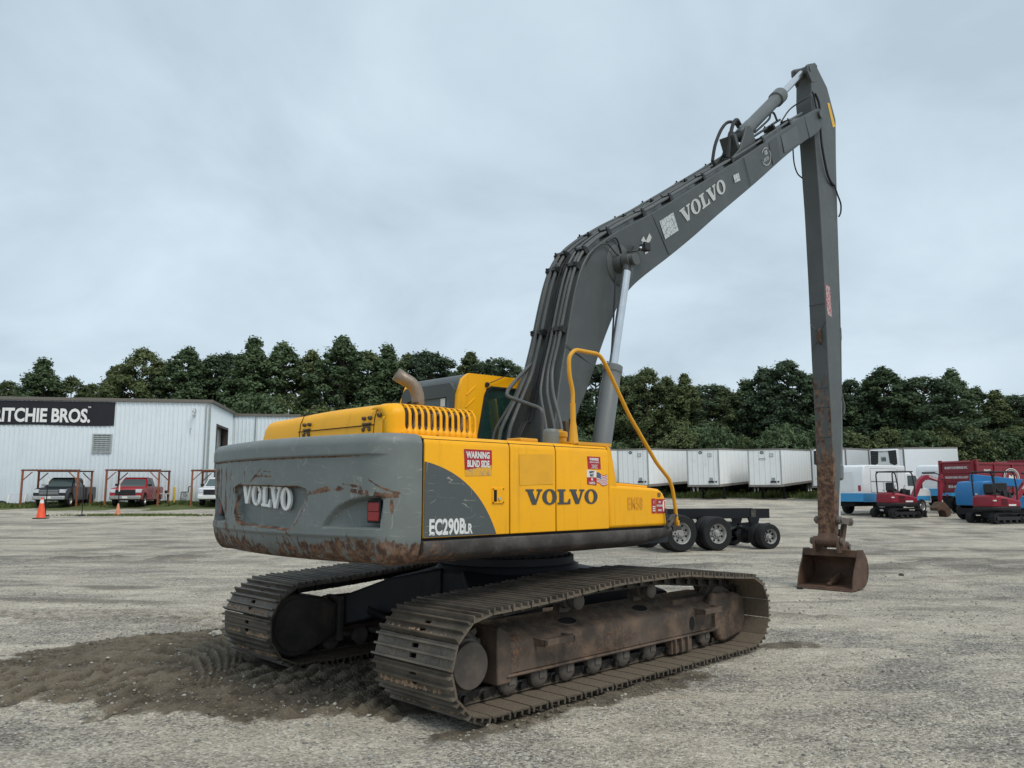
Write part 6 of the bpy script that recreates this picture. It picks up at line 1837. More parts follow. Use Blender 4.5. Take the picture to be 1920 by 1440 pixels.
trailer('white box trailer with a blue name plate, just left of the stick', (pxw(1463, D0), D0), R(-120), mark=True)
trailer('refrigerated trailer with ribbed side just right of the stick', (pxw(1585, 61.5), 61.5), R(-122), True)
trailer('refrigerated trailer with a black-grilled cooling unit facing the yard', (pxw(1694, 60.5), 60.5), R(-133), True, ry=R(2.4))
# yellow machine roof peeking over the trailers
o = thing('yellow_canopy', 'yellow machine roof peeking over the refrigerated trailer', 'machine roof', (pxw(1719, 75), 75, zg(0, 75)))
mb = MB(); mb.box(-.5, .5, -.7, .7, 3.85, 4.25); mb.build('canopy_top', MATS['yellow'], o, bevel=.08)
for sx in (-1, 1): mb = MB(); mb.box(sx * .45 - .05, sx * .45 + .05, -.05, .05, 0, 3.85); mb.build('post', MATS['yellow'], o)

# ------------------------------------------------------------------ truck chassis on its bogie
plain('chassis_navy', (0.005, 0.006, 0.009), .45, spec=.35)
plain('rim_steel', (0.36, 0.355, 0.34), .4, .4, var=.25)
cx_, cy_ = pxw(1345, 23.9) - .80, 24.0
TC = thing('truck_chassis', 'bare dark truck frame on dual wheels behind the excavator', 'truck chassis', (cx_, cy_, zg(cx_, cy_)), R(20))
for y in (-.43, .43):
    mb = MB()
    s = 1 if y > 0 else -1
    mb.prism([(y, .86), (y, 1.14), (y - s * .085, 1.14), (y - s * .085, 1.128), (y - s * .012, 1.128), (y - s * .012, .872), (y - s * .085, .872), (y - s * .085, .86)], 'x', -5.2, 2.42)
    mb.build('frame_rail', MATS['chassis_navy'], TC)
for x in (-3.2, -1.5, -.3, .6, 1.5, 2.3):
    mb = MB(); mb.box(x, x + .10, -.42, .42, .90, 1.10); mb.build('cross_member', MATS['chassis_navy'], TC)
mb = MB(); mb.box(1.75, 1.92, -.452, -.44, .90, 1.12); mb.build('frame_bracket', MATS['frame_dark'], TC)
def dual(x, r, rim_k=.58):
    for s in (-1, 1):
        for yy in (.72, 1.05):
            w_ = wheel(TC, x, s * yy, r, r, .27, s, 'rim_steel', rim_k, .42 if yy > 1 else .2)
            if yy > 1:
                mb = MB(); yb = s * (yy + .135 - .09)
                mb.lathe([(r * .20, 0), (r * .19, .7), (r * .12, 1)], (x, s * (yy - .05), r), (x, s * (yy + .06), r), 14)
                for k in range(10):
                    a = 2 * math.pi * k / 10; p = Vector((x + r * .27 * math.cos(a), s * (yy + .0), r + r * .27 * math.sin(a)))
                    mb.cyl(p, p + Vector((0, s * .05, 0)), .018, n=6)
                mb.build('hub', MATS['frame_dark'], w_)
                mb = MB()
                for k in range(8):
                    a = 2 * math.pi * (k + .5) / 8
                    c = Vector((x + r * .42 * math.cos(a), s * (yy + .135 - .27 * .42 + .015), r + r * .42 * math.sin(a)))
                    mb.poly([c + Vector((.035 * math.cos(q), 0, .035 * math.sin(q))) for q in np.linspace(0, 2 * math.pi, 11)[:-1]])
                mb.build('hand_hole', MATS['dark_gap'], w_, smooth=False)
    mb = MB(); mb.cyl((x, -1.0, r), (x, 1.0, r), .09, n=12); mb.lathe([(.12, 0), (.26, .3), (.26, .7), (.12, 1)], (x, -.25, r), (x, .25, r), 16); mb.build('axle', MATS['chassis_navy'], TC)
dual(-1.10, .505); dual(.08, .475); dual(1.85, .365)
for x in (-1.10, .08, 1.85):
    for s in (-1, 1):
        mb = MB(); mb.prism([(x - .55, .66), (x, .60), (x + .55, .66), (x + .55, .72), (x, .68), (x - .55, .72)], 'y', s * .36, s * .48); mb.build('leaf_spring', MATS['chassis_navy'], TC)
        mb = MB(); mb.prism([(x - .12, .66), (x + .12, .66), (x + .2, .9), (x - .2, .9)], 'y', s * .38, s * .46); mb.build('spring_hanger', MATS['chassis_navy'], TC)
for k in range(3):
    mb = MB(); mb.tube(spline([(.6, -.30 - k * .05, .55 + k * .06), (.95, -.35, .52 + k * .07), (1.3, -.3 + k * .1, .60 + k * .05), (1.6, -.25, .55)], 5), .045, 8); mb.build('air_hose', MATS['hose'], TC)
mb = MB(); mb.box(.72, .82, -.50, -.49, .55, .63); mb.build('tag', MATS['white_band'], TC)

# ------------------------------------------------------------------ service trucks, dump trucks, lift, small excavators
paint('service_white', (0.78, 0.80, 0.82), .3, var=.03, dirt=.1, streak=.06, spec=.5, bump=0)
paint('service_blue', (0.045, 0.30, 0.60), .35, var=.05, dirt=.1, streak=.05, bump=0)
paint('dump_red', (0.24, 0.020, 0.032), .38, var=.12, dirt=.25, dirt_col=(.2, .08, .06), chips=.1, streak=.2, bump=.05)
paint('mini_red', (0.27, 0.012, 0.030), .32, var=.06, dirt=.1, streak=.05, bump=0)
paint('lift_blue', (0.02, 0.20, 0.48), .4, var=.1, dirt=.2, streak=.15, bump=0)
plain('mini_grey', (0.020, 0.020, 0.022), .5)
def service_truck(label, loc, rz):
    t_ = thing('service_truck', label, 'truck', (*loc, zg(*loc)), rz, 'white and blue service trucks')
    mb = MB(); mb.prism([(-3.35, .72), (-3.35, 2.3), (-3.2, 2.68), (-3.0, 2.76), (.62, 2.76), (.66, 2.7), (.66, .72)], 'y', -1.16, 1.16); b_ = mb.build('service_body', MATS['service_white'], t_, bevel=.05)
    for s in (-1, 1):
        y0, y1 = s * 1.162, s * 1.176
        mb = MB(); mb.prism([(-3.35, .70), (-3.35, 1.18), (.66, 1.18), (.66, .70), (.5, .70)] , 'y', y0, y1); mb.build('blue_band', MATS['service_blue'], b_)
        for x0, x1, z0, z1 in ((-2.65, -.2, 1.85, 2.55), (-2.65, -1.5, 1.24, 1.80), (-1.45, -.2, 1.24, 1.80), (-.12, .58, 1.24, 2.5)):
            mb = MB(); mb.box(x0, x1, min(y0, s * 1.172), max(y0, s * 1.172), z0, z1); mb.build('locker_door', MATS['service_white'], b_, bevel=.008)
            mb = MB()
            for a0, a1, c0, c1 in ((x0 - .02, x1 + .02, z1, z1 + .02), (x0 - .02, x1 + .02, z0 - .02, z0), (x0 - .02, x0, z0, z1), (x1, x1 + .02, z0, z1)): mb.box(a0, a1, min(y0, s * 1.166), max(y0, s * 1.166), c0, c1)
            mb.box(x1 - .14, x1 - .04, min(s * 1.172, s * 1.182), max(s * 1.172, s * 1.182), z0 + .08, z0 + .13)
            mb.build('locker_seam', MATS['letter_grey'], b_)
        for x in (-1.75, 2.2): wheel(t_, x, s * 1.0, .42, .42, .30, s)
        mb = MB(); mb.poly([(-1.75 + .55 * math.cos(a), s * 1.1775, .62 + .50 * math.sin(a)) for a in np.linspace(0, math.pi, 14)]); mb.build('wheel_arch', MATS['dark_gap'], b_, smooth=False)
        mb = MB(); mb.box(2.0, 2.12, min(s * 1.05, s * 1.28), max(s * 1.05, s * 1.28), 1.45, 1.85); mb.build('mirror', MATS['black_plastic'], t_)
        mb = MB(); mb.box(-3.38, -3.35, min(s * .85, s * 1.0), max(s * .85, s * 1.0), 1.3, 1.62); mb.build('tail_light', MATS['red_lens'], b_)
    mb = MB(); mb.box(-3.37, -3.35, -.55, .55, 1.3, 2.4); dr = mb.build('rear_door', MATS['service_white'], b_, bevel=.01)
    mb = MB(); mb.box(-3.39, -3.37, .35, .42, 1.75, 2.0); mb.build('handle', MATS['black_plastic'], dr)
    mb = MB(); mb.box(-3.4, -3.35, -1.16, 1.16, .72, 1.18); mb.build('rear_band', MATS['service_blue'], b_)
    mb = MB(); mb.prism([(.70, .75), (.70, 2.28), (.82, 2.36), (1.75, 2.36), (2.0, 2.26), (2.42, 1.55), (3.15, 1.42), (3.3, 1.3), (3.35, .6), (2.75, .6), (2.6, .85), (2.2, .98), (1.8, .85), (1.65, .6)], 'y', -1.05, 1.05); cb = mb.build('cab', MATS['service_white'], t_, bevel=.05)
    mb = MB(); mb.poly([(2.045, -.92, 2.20), (2.045, .92, 2.20), (2.41, .98, 1.62), (2.41, -.98, 1.62)]); mb.build('windscreen', MATS['car_glass'], cb, smooth=False).location = (.014, 0, .008)
    for s in (-1, 1):
        mb = MB(); mb.poly([(1.0, s * 1.056, 1.6), (1.0, s * 1.056, 2.2), (1.85, s * 1.056, 2.2), (2.15, s * 1.056, 1.6)]); mb.build('side_window', MATS['car_glass'], cb, smooth=False)
        mb = MB(); mb.box(.70, 3.2, min(s * 1.052, s * 1.062), max(s * 1.052, s * 1.062), .75, 1.02); mb.build('blue_band', MATS['service_blue'], cb)
        mb = MB(); mb.box(3.28, 3.36, min(s * .6, s * .95), max(s * .6, s * .95), 1.05, 1.25); mb.build('headlight', MATS['lamp_glass'], cb)
    mb = MB(); mb.box(-3.2, 3.0, -.45, .45, .45, .72); mb.build('chassis', MATS['dark_gap'], t_)
    return t_
service_truck('white service truck with blue band parked behind the red mini excavator', (pxw(1646, 47.6), 47.6), R(32))
service_truck('second white service truck mostly hidden behind the dump truck', (pxw(1795, 55.5), 55.5), R(32))

def dump_truck(label, loc, rz, sign=True):
    t_ = thing('dump_truck', label, 'dump truck', (*loc, zg(*loc)), rz, 'dark red dump trucks')
    # origin: ground below the rear edge of the box
    mb = MB()
    mb.box(0, 5.6, -1.24, 1.24, 1.22, 1.32)
    for s in (-1, 1): mb.box(0, 5.6, min(s * 1.16, s * 1.24), max(s * 1.16, s * 1.24), 1.32, 2.85)
    mb.box(5.5, 5.6, -1.16, 1.16, 1.32, 3.2)
    bx_ = mb.build('tipper_body', MATS['dump_red'], t_)
    for s in (-1, 1):
        mb = MB(); mb.box(-.05, 5.65, min(s * 1.13, s * 1.29), max(s * 1.13, s * 1.29), 2.82, 2.95); mb.build('top_rail', MATS['dump_red'], bx_, bevel=.015)
        mb = MB(); mb.box(-.02, .14, min(s * 1.14, s * 1.31), max(s * 1.14, s * 1.31), 1.2, 3.12); mb.build('corner_post', MATS['dump_red'], bx_, bevel=.015)
        for x in (1.4, 2.8, 4.2):
            mb = MB(); mb.prism([(x - .08, 1.25), (x + .08, 1.25), (x + .05, 2.82), (x - .05, 2.82)], 'y', s * 1.24, s * 1.30); mb.build('side_stake', MATS['dump_red'], bx_)
        for x in (1.1, 2.4): 
            for yy in (.80, 1.12): wheel(t_, x, s * yy, .52, .52, .28, s, 'rim_steel', .56)
        wheel(t_, 7.6, s * 1.05, .52, .52, .30, s, 'rim_steel', .56)
        mb = MB(); mb.box(-.03, .0, min(s * .75, s * .9), max(s * .75, s * .9), 1.0, 1.12); mb.build('tail_light', MATS['red_lens'], bx_)
    mb = MB(); mb.box(-.10, -.0, -1.15, 1.15, 1.28, 3.06); tg = mb.build('tailgate', MATS['dump_red'], t_, bevel=.015)
    for z in (1.75, 2.30, 2.90):
        mb = MB(); mb.prism([(z, 0), (z, 0)][:0] or [(-.10, z), (-.17, z + .04), (-.17, z + .10), (-.10, z + .14)], 'y', -1.12, 1.12); mb.build('gate_rib', MATS['dump_red'], tg)
    for s in (-1, 1): mb = MB(); mb.box(-.16, -.10, min(s * 1.02, s * 1.15), max(s * 1.02, s * 1.15), 1.3, 3.06); mb.build('gate_stile', MATS['dump_red'], tg)
    if sign:
        for z, tx, h, sx in ((2.60, "MURPHY'S ENTERPRISE INC.", .13, .68), (2.05, 'HAULING SAND, SOIL & CLAY', .12, .68), (1.50, '850-480-1279', .15, 1.0)):
            letters(tx, (-.106, 0, z), (0, -1, 0), (0, 0, 1), h, 'lettering', MATS['white_sticker'], tg, bold=.006, sx=sx)
        letters('SAND', (1.35 - .5, -1.2445, 2.42), (1, 0, 0), (0, 0, 1), .14, 'lettering', MATS['white_sticker'], bx_, bold=.006)
        for r_, m_, yy in ((.62, 'white_sticker', -1.304), (.57, 'letter_grey', -1.307), (.50, 'white_sticker', -1.310), (.47, 'dump_red', -1.313)):
            mb = MB(); mb.poly([(2.65 + r_ * math.cos(a), yy, 2.12 + r_ * .82 * math.sin(a)) for a in np.linspace(0, 2 * math.pi, 28)[:-1]]); mb.build('round_emblem', MATS[m_], bx_, smooth=False)
        mb = MB(); mb.poly([(2.65 + a, -1.316, 2.0 + b2) for a, b2 in ((-.3, -.1), (-.2, .25), (0, .15), (.15, .32), (.32, .1), (.22, -.15), (-.1, -.2))]); mb.build('emblem_picture', MATS['white_band'], bx_, smooth=False)
    mb = MB(); mb.box(.3, 8.2, -.45, .45, .75, 1.15); mb.box(.2, .3, -1.1, 1.1, .6, .7); mb.build('chassis', MATS['rubber'], t_)
    mb = MB(); mb.prism([(5.9, .8), (5.9, 2.5), (6.1, 2.65), (7.0, 2.65), (7.3, 1.9), (8.4, 1.7), (8.5, .8)], 'y', -1.1, 1.1); mb.build('cab', MATS['dump_red'], t_, bevel=.06)
    for s in (-1, 1): mb = MB(); mb.box(.05, .08, min(s * .65, s * 1.2), max(s * .65, s * 1.2), .25, .95); mb.build('mud_flap', MATS['rubber'], t_)
    return t_
r_dt = R(20)
cr = Vector((pxw(1826, 46.0), 46.0)) - Vector((math.sin(r_dt), -math.cos(r_dt))) * 1.25
dump_truck('dark red dump truck with lettered tailgate', (cr.x, cr.y), r_dt)
dump_truck('dark red dump truck further back at the edge of the yard', (pxw(1880, 53) + .5, 53.0), R(18), False)

o = thing('boom_lift', 'blue boom lift parked behind the second mini excavator', 'boom lift', (pxw(1845, 41.5), 41.5, zg(0, 41.5)), R(8))
mb = MB(); mb.prism([(-1.15, .75), (-1.2, 1.5), (-1.0, 1.95), (-.55, 2.0), (-.4, 1.9), (-.35, .75)], 'y', -.95, .95); mb.build('counterweight', MATS['lift_blue'], o, bevel=.05)
mb = MB(); mb.box(.6, 3.4, -1.0, .2, .62, 1.25); mb.build('engine_cover', MATS['lift_blue'], o, bevel=.05)
mb = MB(); mb.box(-.4, .6, -.6, .6, .62, 1.9); mb.build('turret', MATS['mini_grey'], o, bevel=.03)
mb = MB(); mb.tube(spline([(-.3, -.62, 1.8), (.2, -.66, 1.4), (.7, -.5, 1.5), (1.1, -.4, 1.75)], 5), .04, 8); mb.build('lift_hose', MATS['hose'], o)
mb = MB(); mb.bar((-.95, -.1, 2.12), (5.2, -.1, 1.55), .34, .42); bm_ = mb.build('boom_tube', MATS['lift_blue'], o, bevel=.02)
letters('GENIE', (1.75, -.283, 1.68), (.995, 0, -.093), (.093, 0, .995), .24, 'lettering', MATS['white_sticker'], bm_, bold=.01, align='LEFT')
mb = MB(); mb.box(-1.1, 3.4, -.9, .9, .3, .62); mb.build('lift_chassis', MATS['rubber'], o)
for x in (-.6, 2.2):
    for s in (-1, 1): wheel(o, x, s * 1.0, .45, .45, .32, s, 'white_band', .5)
for z in (1.0, 1.25): mb = MB(); mb.box(-1.21, -1.19, -.75, -.6, z, z + .12); mb.build('sticker', MATS['white_sticker'], o)

def mini(label, loc, rz, swing, dig):
    t_ = thing('mini_excavator', label, 'mini excavator', (*loc, zg(*loc)), rz, 'red mini excavators')
    for s in (-1, 1):
        ol = []
        for a in np.linspace(R(90), R(270), 11): ol.append((-.80 + .25 * math.cos(a), .26 + .25 * math.sin(a)))
        for a in np.linspace(R(-90), R(90), 11): ol.append((.80 + .25 * math.cos(a), .26 + .25 * math.sin(a)))
        il = [(x * .93, .26 + (z - .26) * .78) for x, z in ol]
        mb = MB(); n = len(ol); y0, y1 = s * .50, s * .80
        mb.add([(x, y, z) for y in (y0, y1) for x, z in ol] + [(x, y, z) for y in (y0, y1) for x, z in il],
               [(k, (k + 1) % n, (k + 1) % n + n, k + n) for k in range(n)] + [(2 * n + k, 3 * n + k, 3 * n + (k + 1) % n, 2 * n + (k + 1) % n) for k in range(n)]
               + [(k, 2 * n + k, 2 * n + (k + 1) % n, (k + 1) % n) for k in range(n)] + [(n + k, n + (k + 1) % n, 3 * n + (k + 1) % n, 3 * n + k) for k in range(n)])
        tk = mb.build('rubber_track', MATS['rubber'], t_, angle=50)
        mb = MB(); per = 44
        pp = np.array(ol + [ol[0]]); sg = np.concatenate([[0], np.cumsum(np.hypot(*np.diff(pp, axis=0).T))])
        for k in range(per):
            q = sg[-1] * k / per; x, z = np.interp(q, sg, pp[:, 0]), np.interp(q, sg, pp[:, 1])
            x2, z2 = np.interp(q + .03, sg, pp[:, 0]), np.interp(q + .03, sg, pp[:, 1]); nx_, nz_ = -(z2 - z), (x2 - x); l_ = math.hypot(nx_, nz_) + 1e-9
            mb.bar((x - nx_ / l_ * -.0, s * .51, z), (x, s * .79, z), .03, .05)
        mb.build('tread_bars', MATS['rubber'], tk)
        mb = MB(); mb.box(-.75, .75, min(s * .55, s * .74), max(s * .55, s * .74), .18, .34); mb.build('track_beam', MATS['mini_grey'], t_)
        for x, r_ in ((-.80, .19), (.80, .17)):
            mb = MB(); mb.lathe([(r_, 0), (r_, .7), (r_ * .5, .75), (r_ * .4, 1)], (x, s * .55, .26), (x, s * .79, .26), 18); mb.build('drive_wheel', MATS['mini_grey'], t_)
        for x in (-.4, 0, .4): mb = MB(); mb.cyl((x, s * .55, .13), (x, s * .77, .13), .07, n=12); mb.build('roller', MATS['mini_grey'], t_)
    mb = MB(); mb.prism([(1.25, .03), (1.33, .05), (1.28, .2), (1.35, .38), (1.28, .38), (1.2, .2)], 'y', -.78, .78); mb.build('dozer_blade', MATS['mini_grey'], t_)
    for s in (-1, 1): mb = MB(); mb.bar((.3, s * .3, .35), (1.25, s * .35, .22), .08, .1); mb.build('blade_arm', MATS['mini_grey'], t_)
    mb = MB(); mb.box(-.4, .4, -.5, .5, .25, .52); mb.lathe([(.36, 0), (.36, 1)], (0, 0, .5), (0, 0, .60), 20); mb.build('car_body', MATS['mini_grey'], t_)
    Mw = Matrix.Rotation(swing, 4, 'Z')
    def up(mb): return mb.move(Mw)
    # rounded body: dark skirt, red hood
    def plan(k, z): return [(-.78 * k + .0, -.55 * k, z), (-.86 * k, -.25 * k, z), (-.86 * k, .25 * k, z), (-.78 * k, .55 * k, z), (-.5 * k, .74 * k, z), (.75, .74 * k, z), (.80, .5, z), (.80, -.5, z), (.75, -.74 * k, z), (-.5 * k, -.74 * k, z)]
    mb = MB(); mb.loft([plan(.96, .60), plan(1.0, .66), plan(1.0, .80)]); up(mb).build('skirt', MATS['mini_grey'], t_, bevel=.02)
    mb = MB(); mb.loft([plan(1.0, .802), plan(1.01, .95), [(x if x > 0 else x * .98, y, z + (.12 if x > .1 else .32)) for x, y, z in plan(.99, .95)], [(x * .9 if x < 0 else x, y * .93, z + (.15 if x > .1 else .40)) for x, y, z in plan(.95, .95)]]); hb = up(mb).build('engine_cover', MATS['mini_red'], t_, bevel=.03, angle=40)
    mb = MB()
    for k in range(5): mb.box(-.45, -.05, -.752, -.748, .88 + k * .06, .91 + k * .06)
    up(mb).build('vent_slots', MATS['dark_gap'], hb)
    mb = MB(); mb.box(.0, .45, -.756, -.75, .84, .92); up(mb).build('white_strip', MATS['white_sticker'], hb)
    mb = MB(); mb.box(-.78, -.62, -.66, -.60, 1.06, 1.12); mb.move(Mw); mb.build('badge', MATS['white_sticker'], hb)
    mb = MB(); mb.box(-.35, .15, -.28, .28, 1.30, 1.42); mb.box(-.40, -.25, -.26, .26, 1.42, 1.88); up(mb).build('seat', MATS['black_plastic'], t_, bevel=.04)
    mb = MB(); mb.box(.12, .35, -.42, -.28, 1.2, 1.55); mb.box(.12, .35, .28, .42, 1.2, 1.55); mb.tube([(.25, -.35, 1.5), (.32, -.35, 1.75)], .02, 6); mb.tube([(.25, .35, 1.5), (.32, .35, 1.75)], .02, 6); mb.box(.55, .72, -.3, .3, 1.1, 1.5); up(mb).build('control_console', MATS['black_plastic'], t_, bevel=.02)
    # canopy
    for s in (-1, 1):
        mb = MB(); mb.tube(fillet([(-.62, s * .62, 1.25), (-.66, s * .62, 2.36), (-.50, s * .60, 2.46)], .1), .035, 8); up(mb).build('canopy_post', MATS['mini_grey'], t_)
        mb = MB(); mb.tube(fillet([(.68, s * .62, .95), (.72, s * .62, 1.6), (.60, s * .62, 2.36), (.45, s * .60, 2.46)], .1), .035, 8); up(mb).build('canopy_post', MATS['mini_grey'], t_)
    mb = MB(); mb.box(-.66, .66, -.66, .66, 2.42, 2.49); up(mb).build('canopy_roof', MATS['mini_grey'], t_, bevel=.03)
    # boom, arm, bucket
    bpts = [(.75, .85), (.95, 1.0), (1.55, 2.05), (1.85, 2.28), (2.2, 2.30), (3.05, 2.02), (3.02, 1.90), (2.2, 2.06), (1.95, 2.03), (1.75, 1.88), (1.15, .85), (1.0, .70)] if dig else [(.75, .85), (.95, 1.0), (1.9, 2.0), (2.6, 2.75), (2.75, 2.7), (2.1, 1.85), (1.2, .85), (1.0, .70)]
    tip = (3.0, 1.96) if dig else (2.68, 2.7)
    mb = MB(); mb.prism(bpts, 'y', -.11, .11); bo_ = up(mb).build('boom', MATS['mini_red'], t_, bevel=.02)
    letters('YANMAR', tuple(Mw @ Vector((2.42, -.1125, 2.10) if dig else (1.9, -.1125, 1.8))), tuple(Mw.to_3x3() @ Vector((.955, 0, -.30) if dig else (.7, 0, .7))), tuple(Mw.to_3x3() @ Vector((.30, 0, .955) if dig else (-.7, 0, .7))), .10, 'lettering', MATS['white_sticker'], bo_, bold=.004)
    mb = MB(); mb.cyl((1.05, 0, .95), (1.55, 0, 1.62), .055, n=12); mb.cyl((1.5, 0, 1.56), (1.8, 0, 1.95), .03, n=10); up(mb).build('boom_cylinder', MATS['mini_grey'], t_)
    mb = MB(); mb.cyl((1.85, 0, 2.40), (2.65, 0, 2.42), .055, n=12); mb.cyl((2.6, 0, 2.42), (3.05, 0, 2.30), .03, n=10); up(mb).build('arm_cylinder', MATS['mini_grey'], t_)
    if dig:
        mb = MB(); mb.prism([(2.98, 2.35), (3.12, 2.32), (3.16, 1.9), (2.92, .78), (2.80, .75), (2.86, 1.9)], 'y', -.09, .09); up(mb).build('arm', MATS['mini_red'], t_, bevel=.02)
        mb = MB(); mb.prism([(2.75, .85), (2.95, .80), (3.15, .60), (3.35, .35), (3.28, .10), (3.1, .02), (3.0, .03), (2.95, .30), (2.7, .42), (2.45, .35), (2.4, .5)], 'y', -.28, .28); up(mb).build('bucket', MATS['bucket_rust'], t_, bevel=.02)
        mb = MB(); mb.tube(spline([(2.9, -.12, 2.1), (3.15, -.14, 2.0), (3.2, -.14, 1.6), (3.05, -.12, 1.2)], 5), .02, 6); up(mb).build('arm_hose', MATS['hose'], t_)
    else:
        mb = MB(); mb.prism([(2.6, 2.9), (2.78, 2.88), (3.5, 1.4), (3.4, 1.35), (2.62, 2.6)], 'y', -.09, .09); up(mb).build('arm', MATS['mini_red'], t_, bevel=.02)
        mb = MB(); mb.prism([(3.3, 1.45), (3.5, 1.4), (3.7, 1.1), (3.6, .8), (3.4, .85), (3.2, 1.1)], 'y', -.28, .28); up(mb).build('bucket', MATS['bucket_rust'], t_, bevel=.02)
    mb = MB(); mb.box(.78, 1.0, -.16, .16, .55, .95); up(mb).build('swing_post', MATS['mini_grey'], t_, bevel=.02)
    return t_
mini('red mini excavator with its bucket lowered beside the dump truck', (pxw(1672, 43.8), 43.8), R(19), R(-4), True)
mini('red mini excavator in front of the blue boom lift', (pxw(1856, 39.2), 39.2), R(19), R(-2), False)
# ------------------------------------------------------------------ trees
def leaf_mat(name, a, b_):
    m, nt, b = new_mat(name)
    t = NT(nt)
    oi = t.n('ShaderNodeObjectInfo')
    f_ = t.math('ADD', t.math('MULTIPLY', t.attr('tone'), .68), t.math('MULTIPLY', oi.outputs['Random'], .32))
    c = t.mix(f_, a, b_)
    t.l(c, b.inputs['Base Color'])
    b.inputs['Roughness'].default_value = .6
    b.inputs['Specular IOR Level'].default_value = .25
    tr = t.n('ShaderNodeBsdfTranslucent'); t.l(c, tr.inputs[0])
    mx = t.n('ShaderNodeMixShader'); mx.inputs[0].default_value = .25
    out = [n for n in nt.nodes if n.type == 'OUTPUT_MATERIAL'][0]
    t.l(b.outputs[0], mx.inputs[1]); t.l(tr.outputs[0], mx.inputs[2]); t.l(mx.outputs[0], out.inputs['Surface'])
    return m
LEAF = [leaf_mat('leaf_mid', (.030, .054, .030), (.150, .212, .098)), leaf_mat('leaf_dark', (.023, .042, .028), (.115, .164, .086)), leaf_mat('leaf_olive', (.035, .054, .026), (.178, .215, .088))]
bark = plain('bark', (.07, .055, .042), .9, var=.3, bump=.6)

def crown_mesh(seed, shape, n_leaf, mat, leaf=.0125):
    """unit-high crown (base at z=0.0, top at z=1), radius about shape[1]; many leaf-sized faces in clumps on boughs"""
    r = np.random.default_rng(seed)
    kind, rad, bottom = shape
    def env(z):
        u = (z - bottom) / (1 - bottom)
        if kind == 'cone': return rad * np.clip(1.12 * (1 - u ** 1.7) ** .9 * (.62 + .38 * np.minimum(u * 5, 1)), .02, None)
        if kind == 'round': return rad * np.sqrt(np.clip(1 - (2 * u - 1) ** 2 * .96, .0, None)) * (1.0 - .12 * u)
        return rad * np.clip(np.sin(np.pi * np.clip(u * .86 + .14, 0, 1)) ** .75, .02, None)
    K = 240
    zc = bottom + (1 - bottom) * r.random(K) ** .9
    zc[:22] = np.linspace(.72, .985, 22)
    ang = r.uniform(0, 2 * math.pi, K)
    rr = env(zc) * np.sqrt(r.uniform(.25, 1.0, K)); rr[:22] *= .8
    cen = np.stack([rr * np.cos(ang), rr * np.sin(ang), zc], -1)
    size = rad * r.uniform(.10, .25, K) * np.clip(1.15 - .6 * (zc - bottom) / (1 - bottom), .4, 1.1)
    ctone = r.uniform(0, 1, K)
    w = size ** 2; w /= w.sum()
    ci = r.choice(K, n_leaf, p=w)
    d = r.normal(size=(n_leaf, 3)); d /= np.linalg.norm(d, axis=1)[:, None]
    d[:, 2] = np.where(d[:, 2] < -.35, -d[:, 2] * .6, d[:, 2])
    sh = np.abs(r.normal(.72, .36, n_leaf))
    pos = cen[ci] + d * (size[ci] * sh)[:, None] * np.array([1, 1, 1.05])
    nrm_ = d + r.normal(scale=.55, size=(n_leaf, 3)) + np.array([0, 0, .35]); nrm_ /= np.linalg.norm(nrm_, axis=1)[:, None]
    tx = np.cross(nrm_, r.normal(size=(n_leaf, 3))); tx /= np.linalg.norm(tx, axis=1)[:, None]
    ty = np.cross(nrm_, tx)
    s = leaf * r.uniform(.5, 1.25, n_leaf)[:, None]
    V = np.stack([pos - tx * s * .9, pos - ty * s * .45 + nrm_ * s * .12, pos + tx * s * .9, pos + ty * s * .45 + nrm_ * s * .12], 1).reshape(-1, 3)
    me = bpy.data.meshes.new('crown')
    me.vertices.add(len(V)); me.vertices.foreach_set('co', V.astype(np.float32).ravel())
    me.loops.add(len(V)); me.loops.foreach_set('vertex_index', np.arange(len(V), dtype=np.int32))
    me.polygons.add(n_leaf); me.polygons.foreach_set('loop_start', np.arange(0, len(V), 4, dtype=np.int32))
    me.update()
    set_attr(me, 'tone', np.repeat(np.clip(.12 + .38 * ctone[ci] + .40 * r.random(n_leaf) + .14 * d[:, 2], 0, 1), 4))
    me.materials.append(mat)
    # limbs
    mb = MB()
    mb.tube([(0, 0, -.02), (.004, 0, .3), (-.004, .004, .6), (0, 0, .93)], [.018, .014, .009, .002], 7)
    for k in range(22, 60):
        c = cen[k]; b0 = max(.08, c[2] - .35 * np.hypot(c[0], c[1]) - .05)
        mb.tube([(0, 0, b0), (c[0] * .5, c[1] * .5, b0 + (c[2] - b0) * .4), tuple(c)], [.006, .004, .0015], 5)
    return me, mb.mesh('trunk', bark)
KINDS = [crown_mesh(1, ('cone', .25, .06), 34212, LEAF[0]), crown_mesh(2, ('egg', .25, .05), 35700, LEAF[1]), crown_mesh(3, ('egg', .22, .05), 34212, LEAF[0]),
         crown_mesh(4, ('round', .30, .04), 37187, LEAF[1]), crown_mesh(5, ('cone', .22, .05), 32725, LEAF[2]), crown_mesh(6, ('egg', .28, .04), 37187, LEAF[2])]
KINDS += [crown_mesh(7, ('round', .28, .03), 36000, LEAF[0]), crown_mesh(8, ('egg', .30, .03), 36000, LEAF[2])]
SHRUB = [crown_mesh(11, ('round', .62, .0), 14000, LEAF[0], .03), crown_mesh(12, ('egg', .55, .0), 14000, LEAF[2], .03)]
def put_tree(name, label, x, y, h, kind, group, spread=1.0, cat='tree', lib=KINDS):
    o = thing(name, label, cat, (x, y, zg(x, y) - .1), random.uniform(0, 6.28), group)
    wide = spread * random.uniform(.85, 1.25)
    for part, me in zip(('crown', 'trunk'), lib[kind]):
        p = link(bpy.data.objects.new(part, me)); p.parent = o
        p.scale = (h * wide, h * wide, h)
    return o
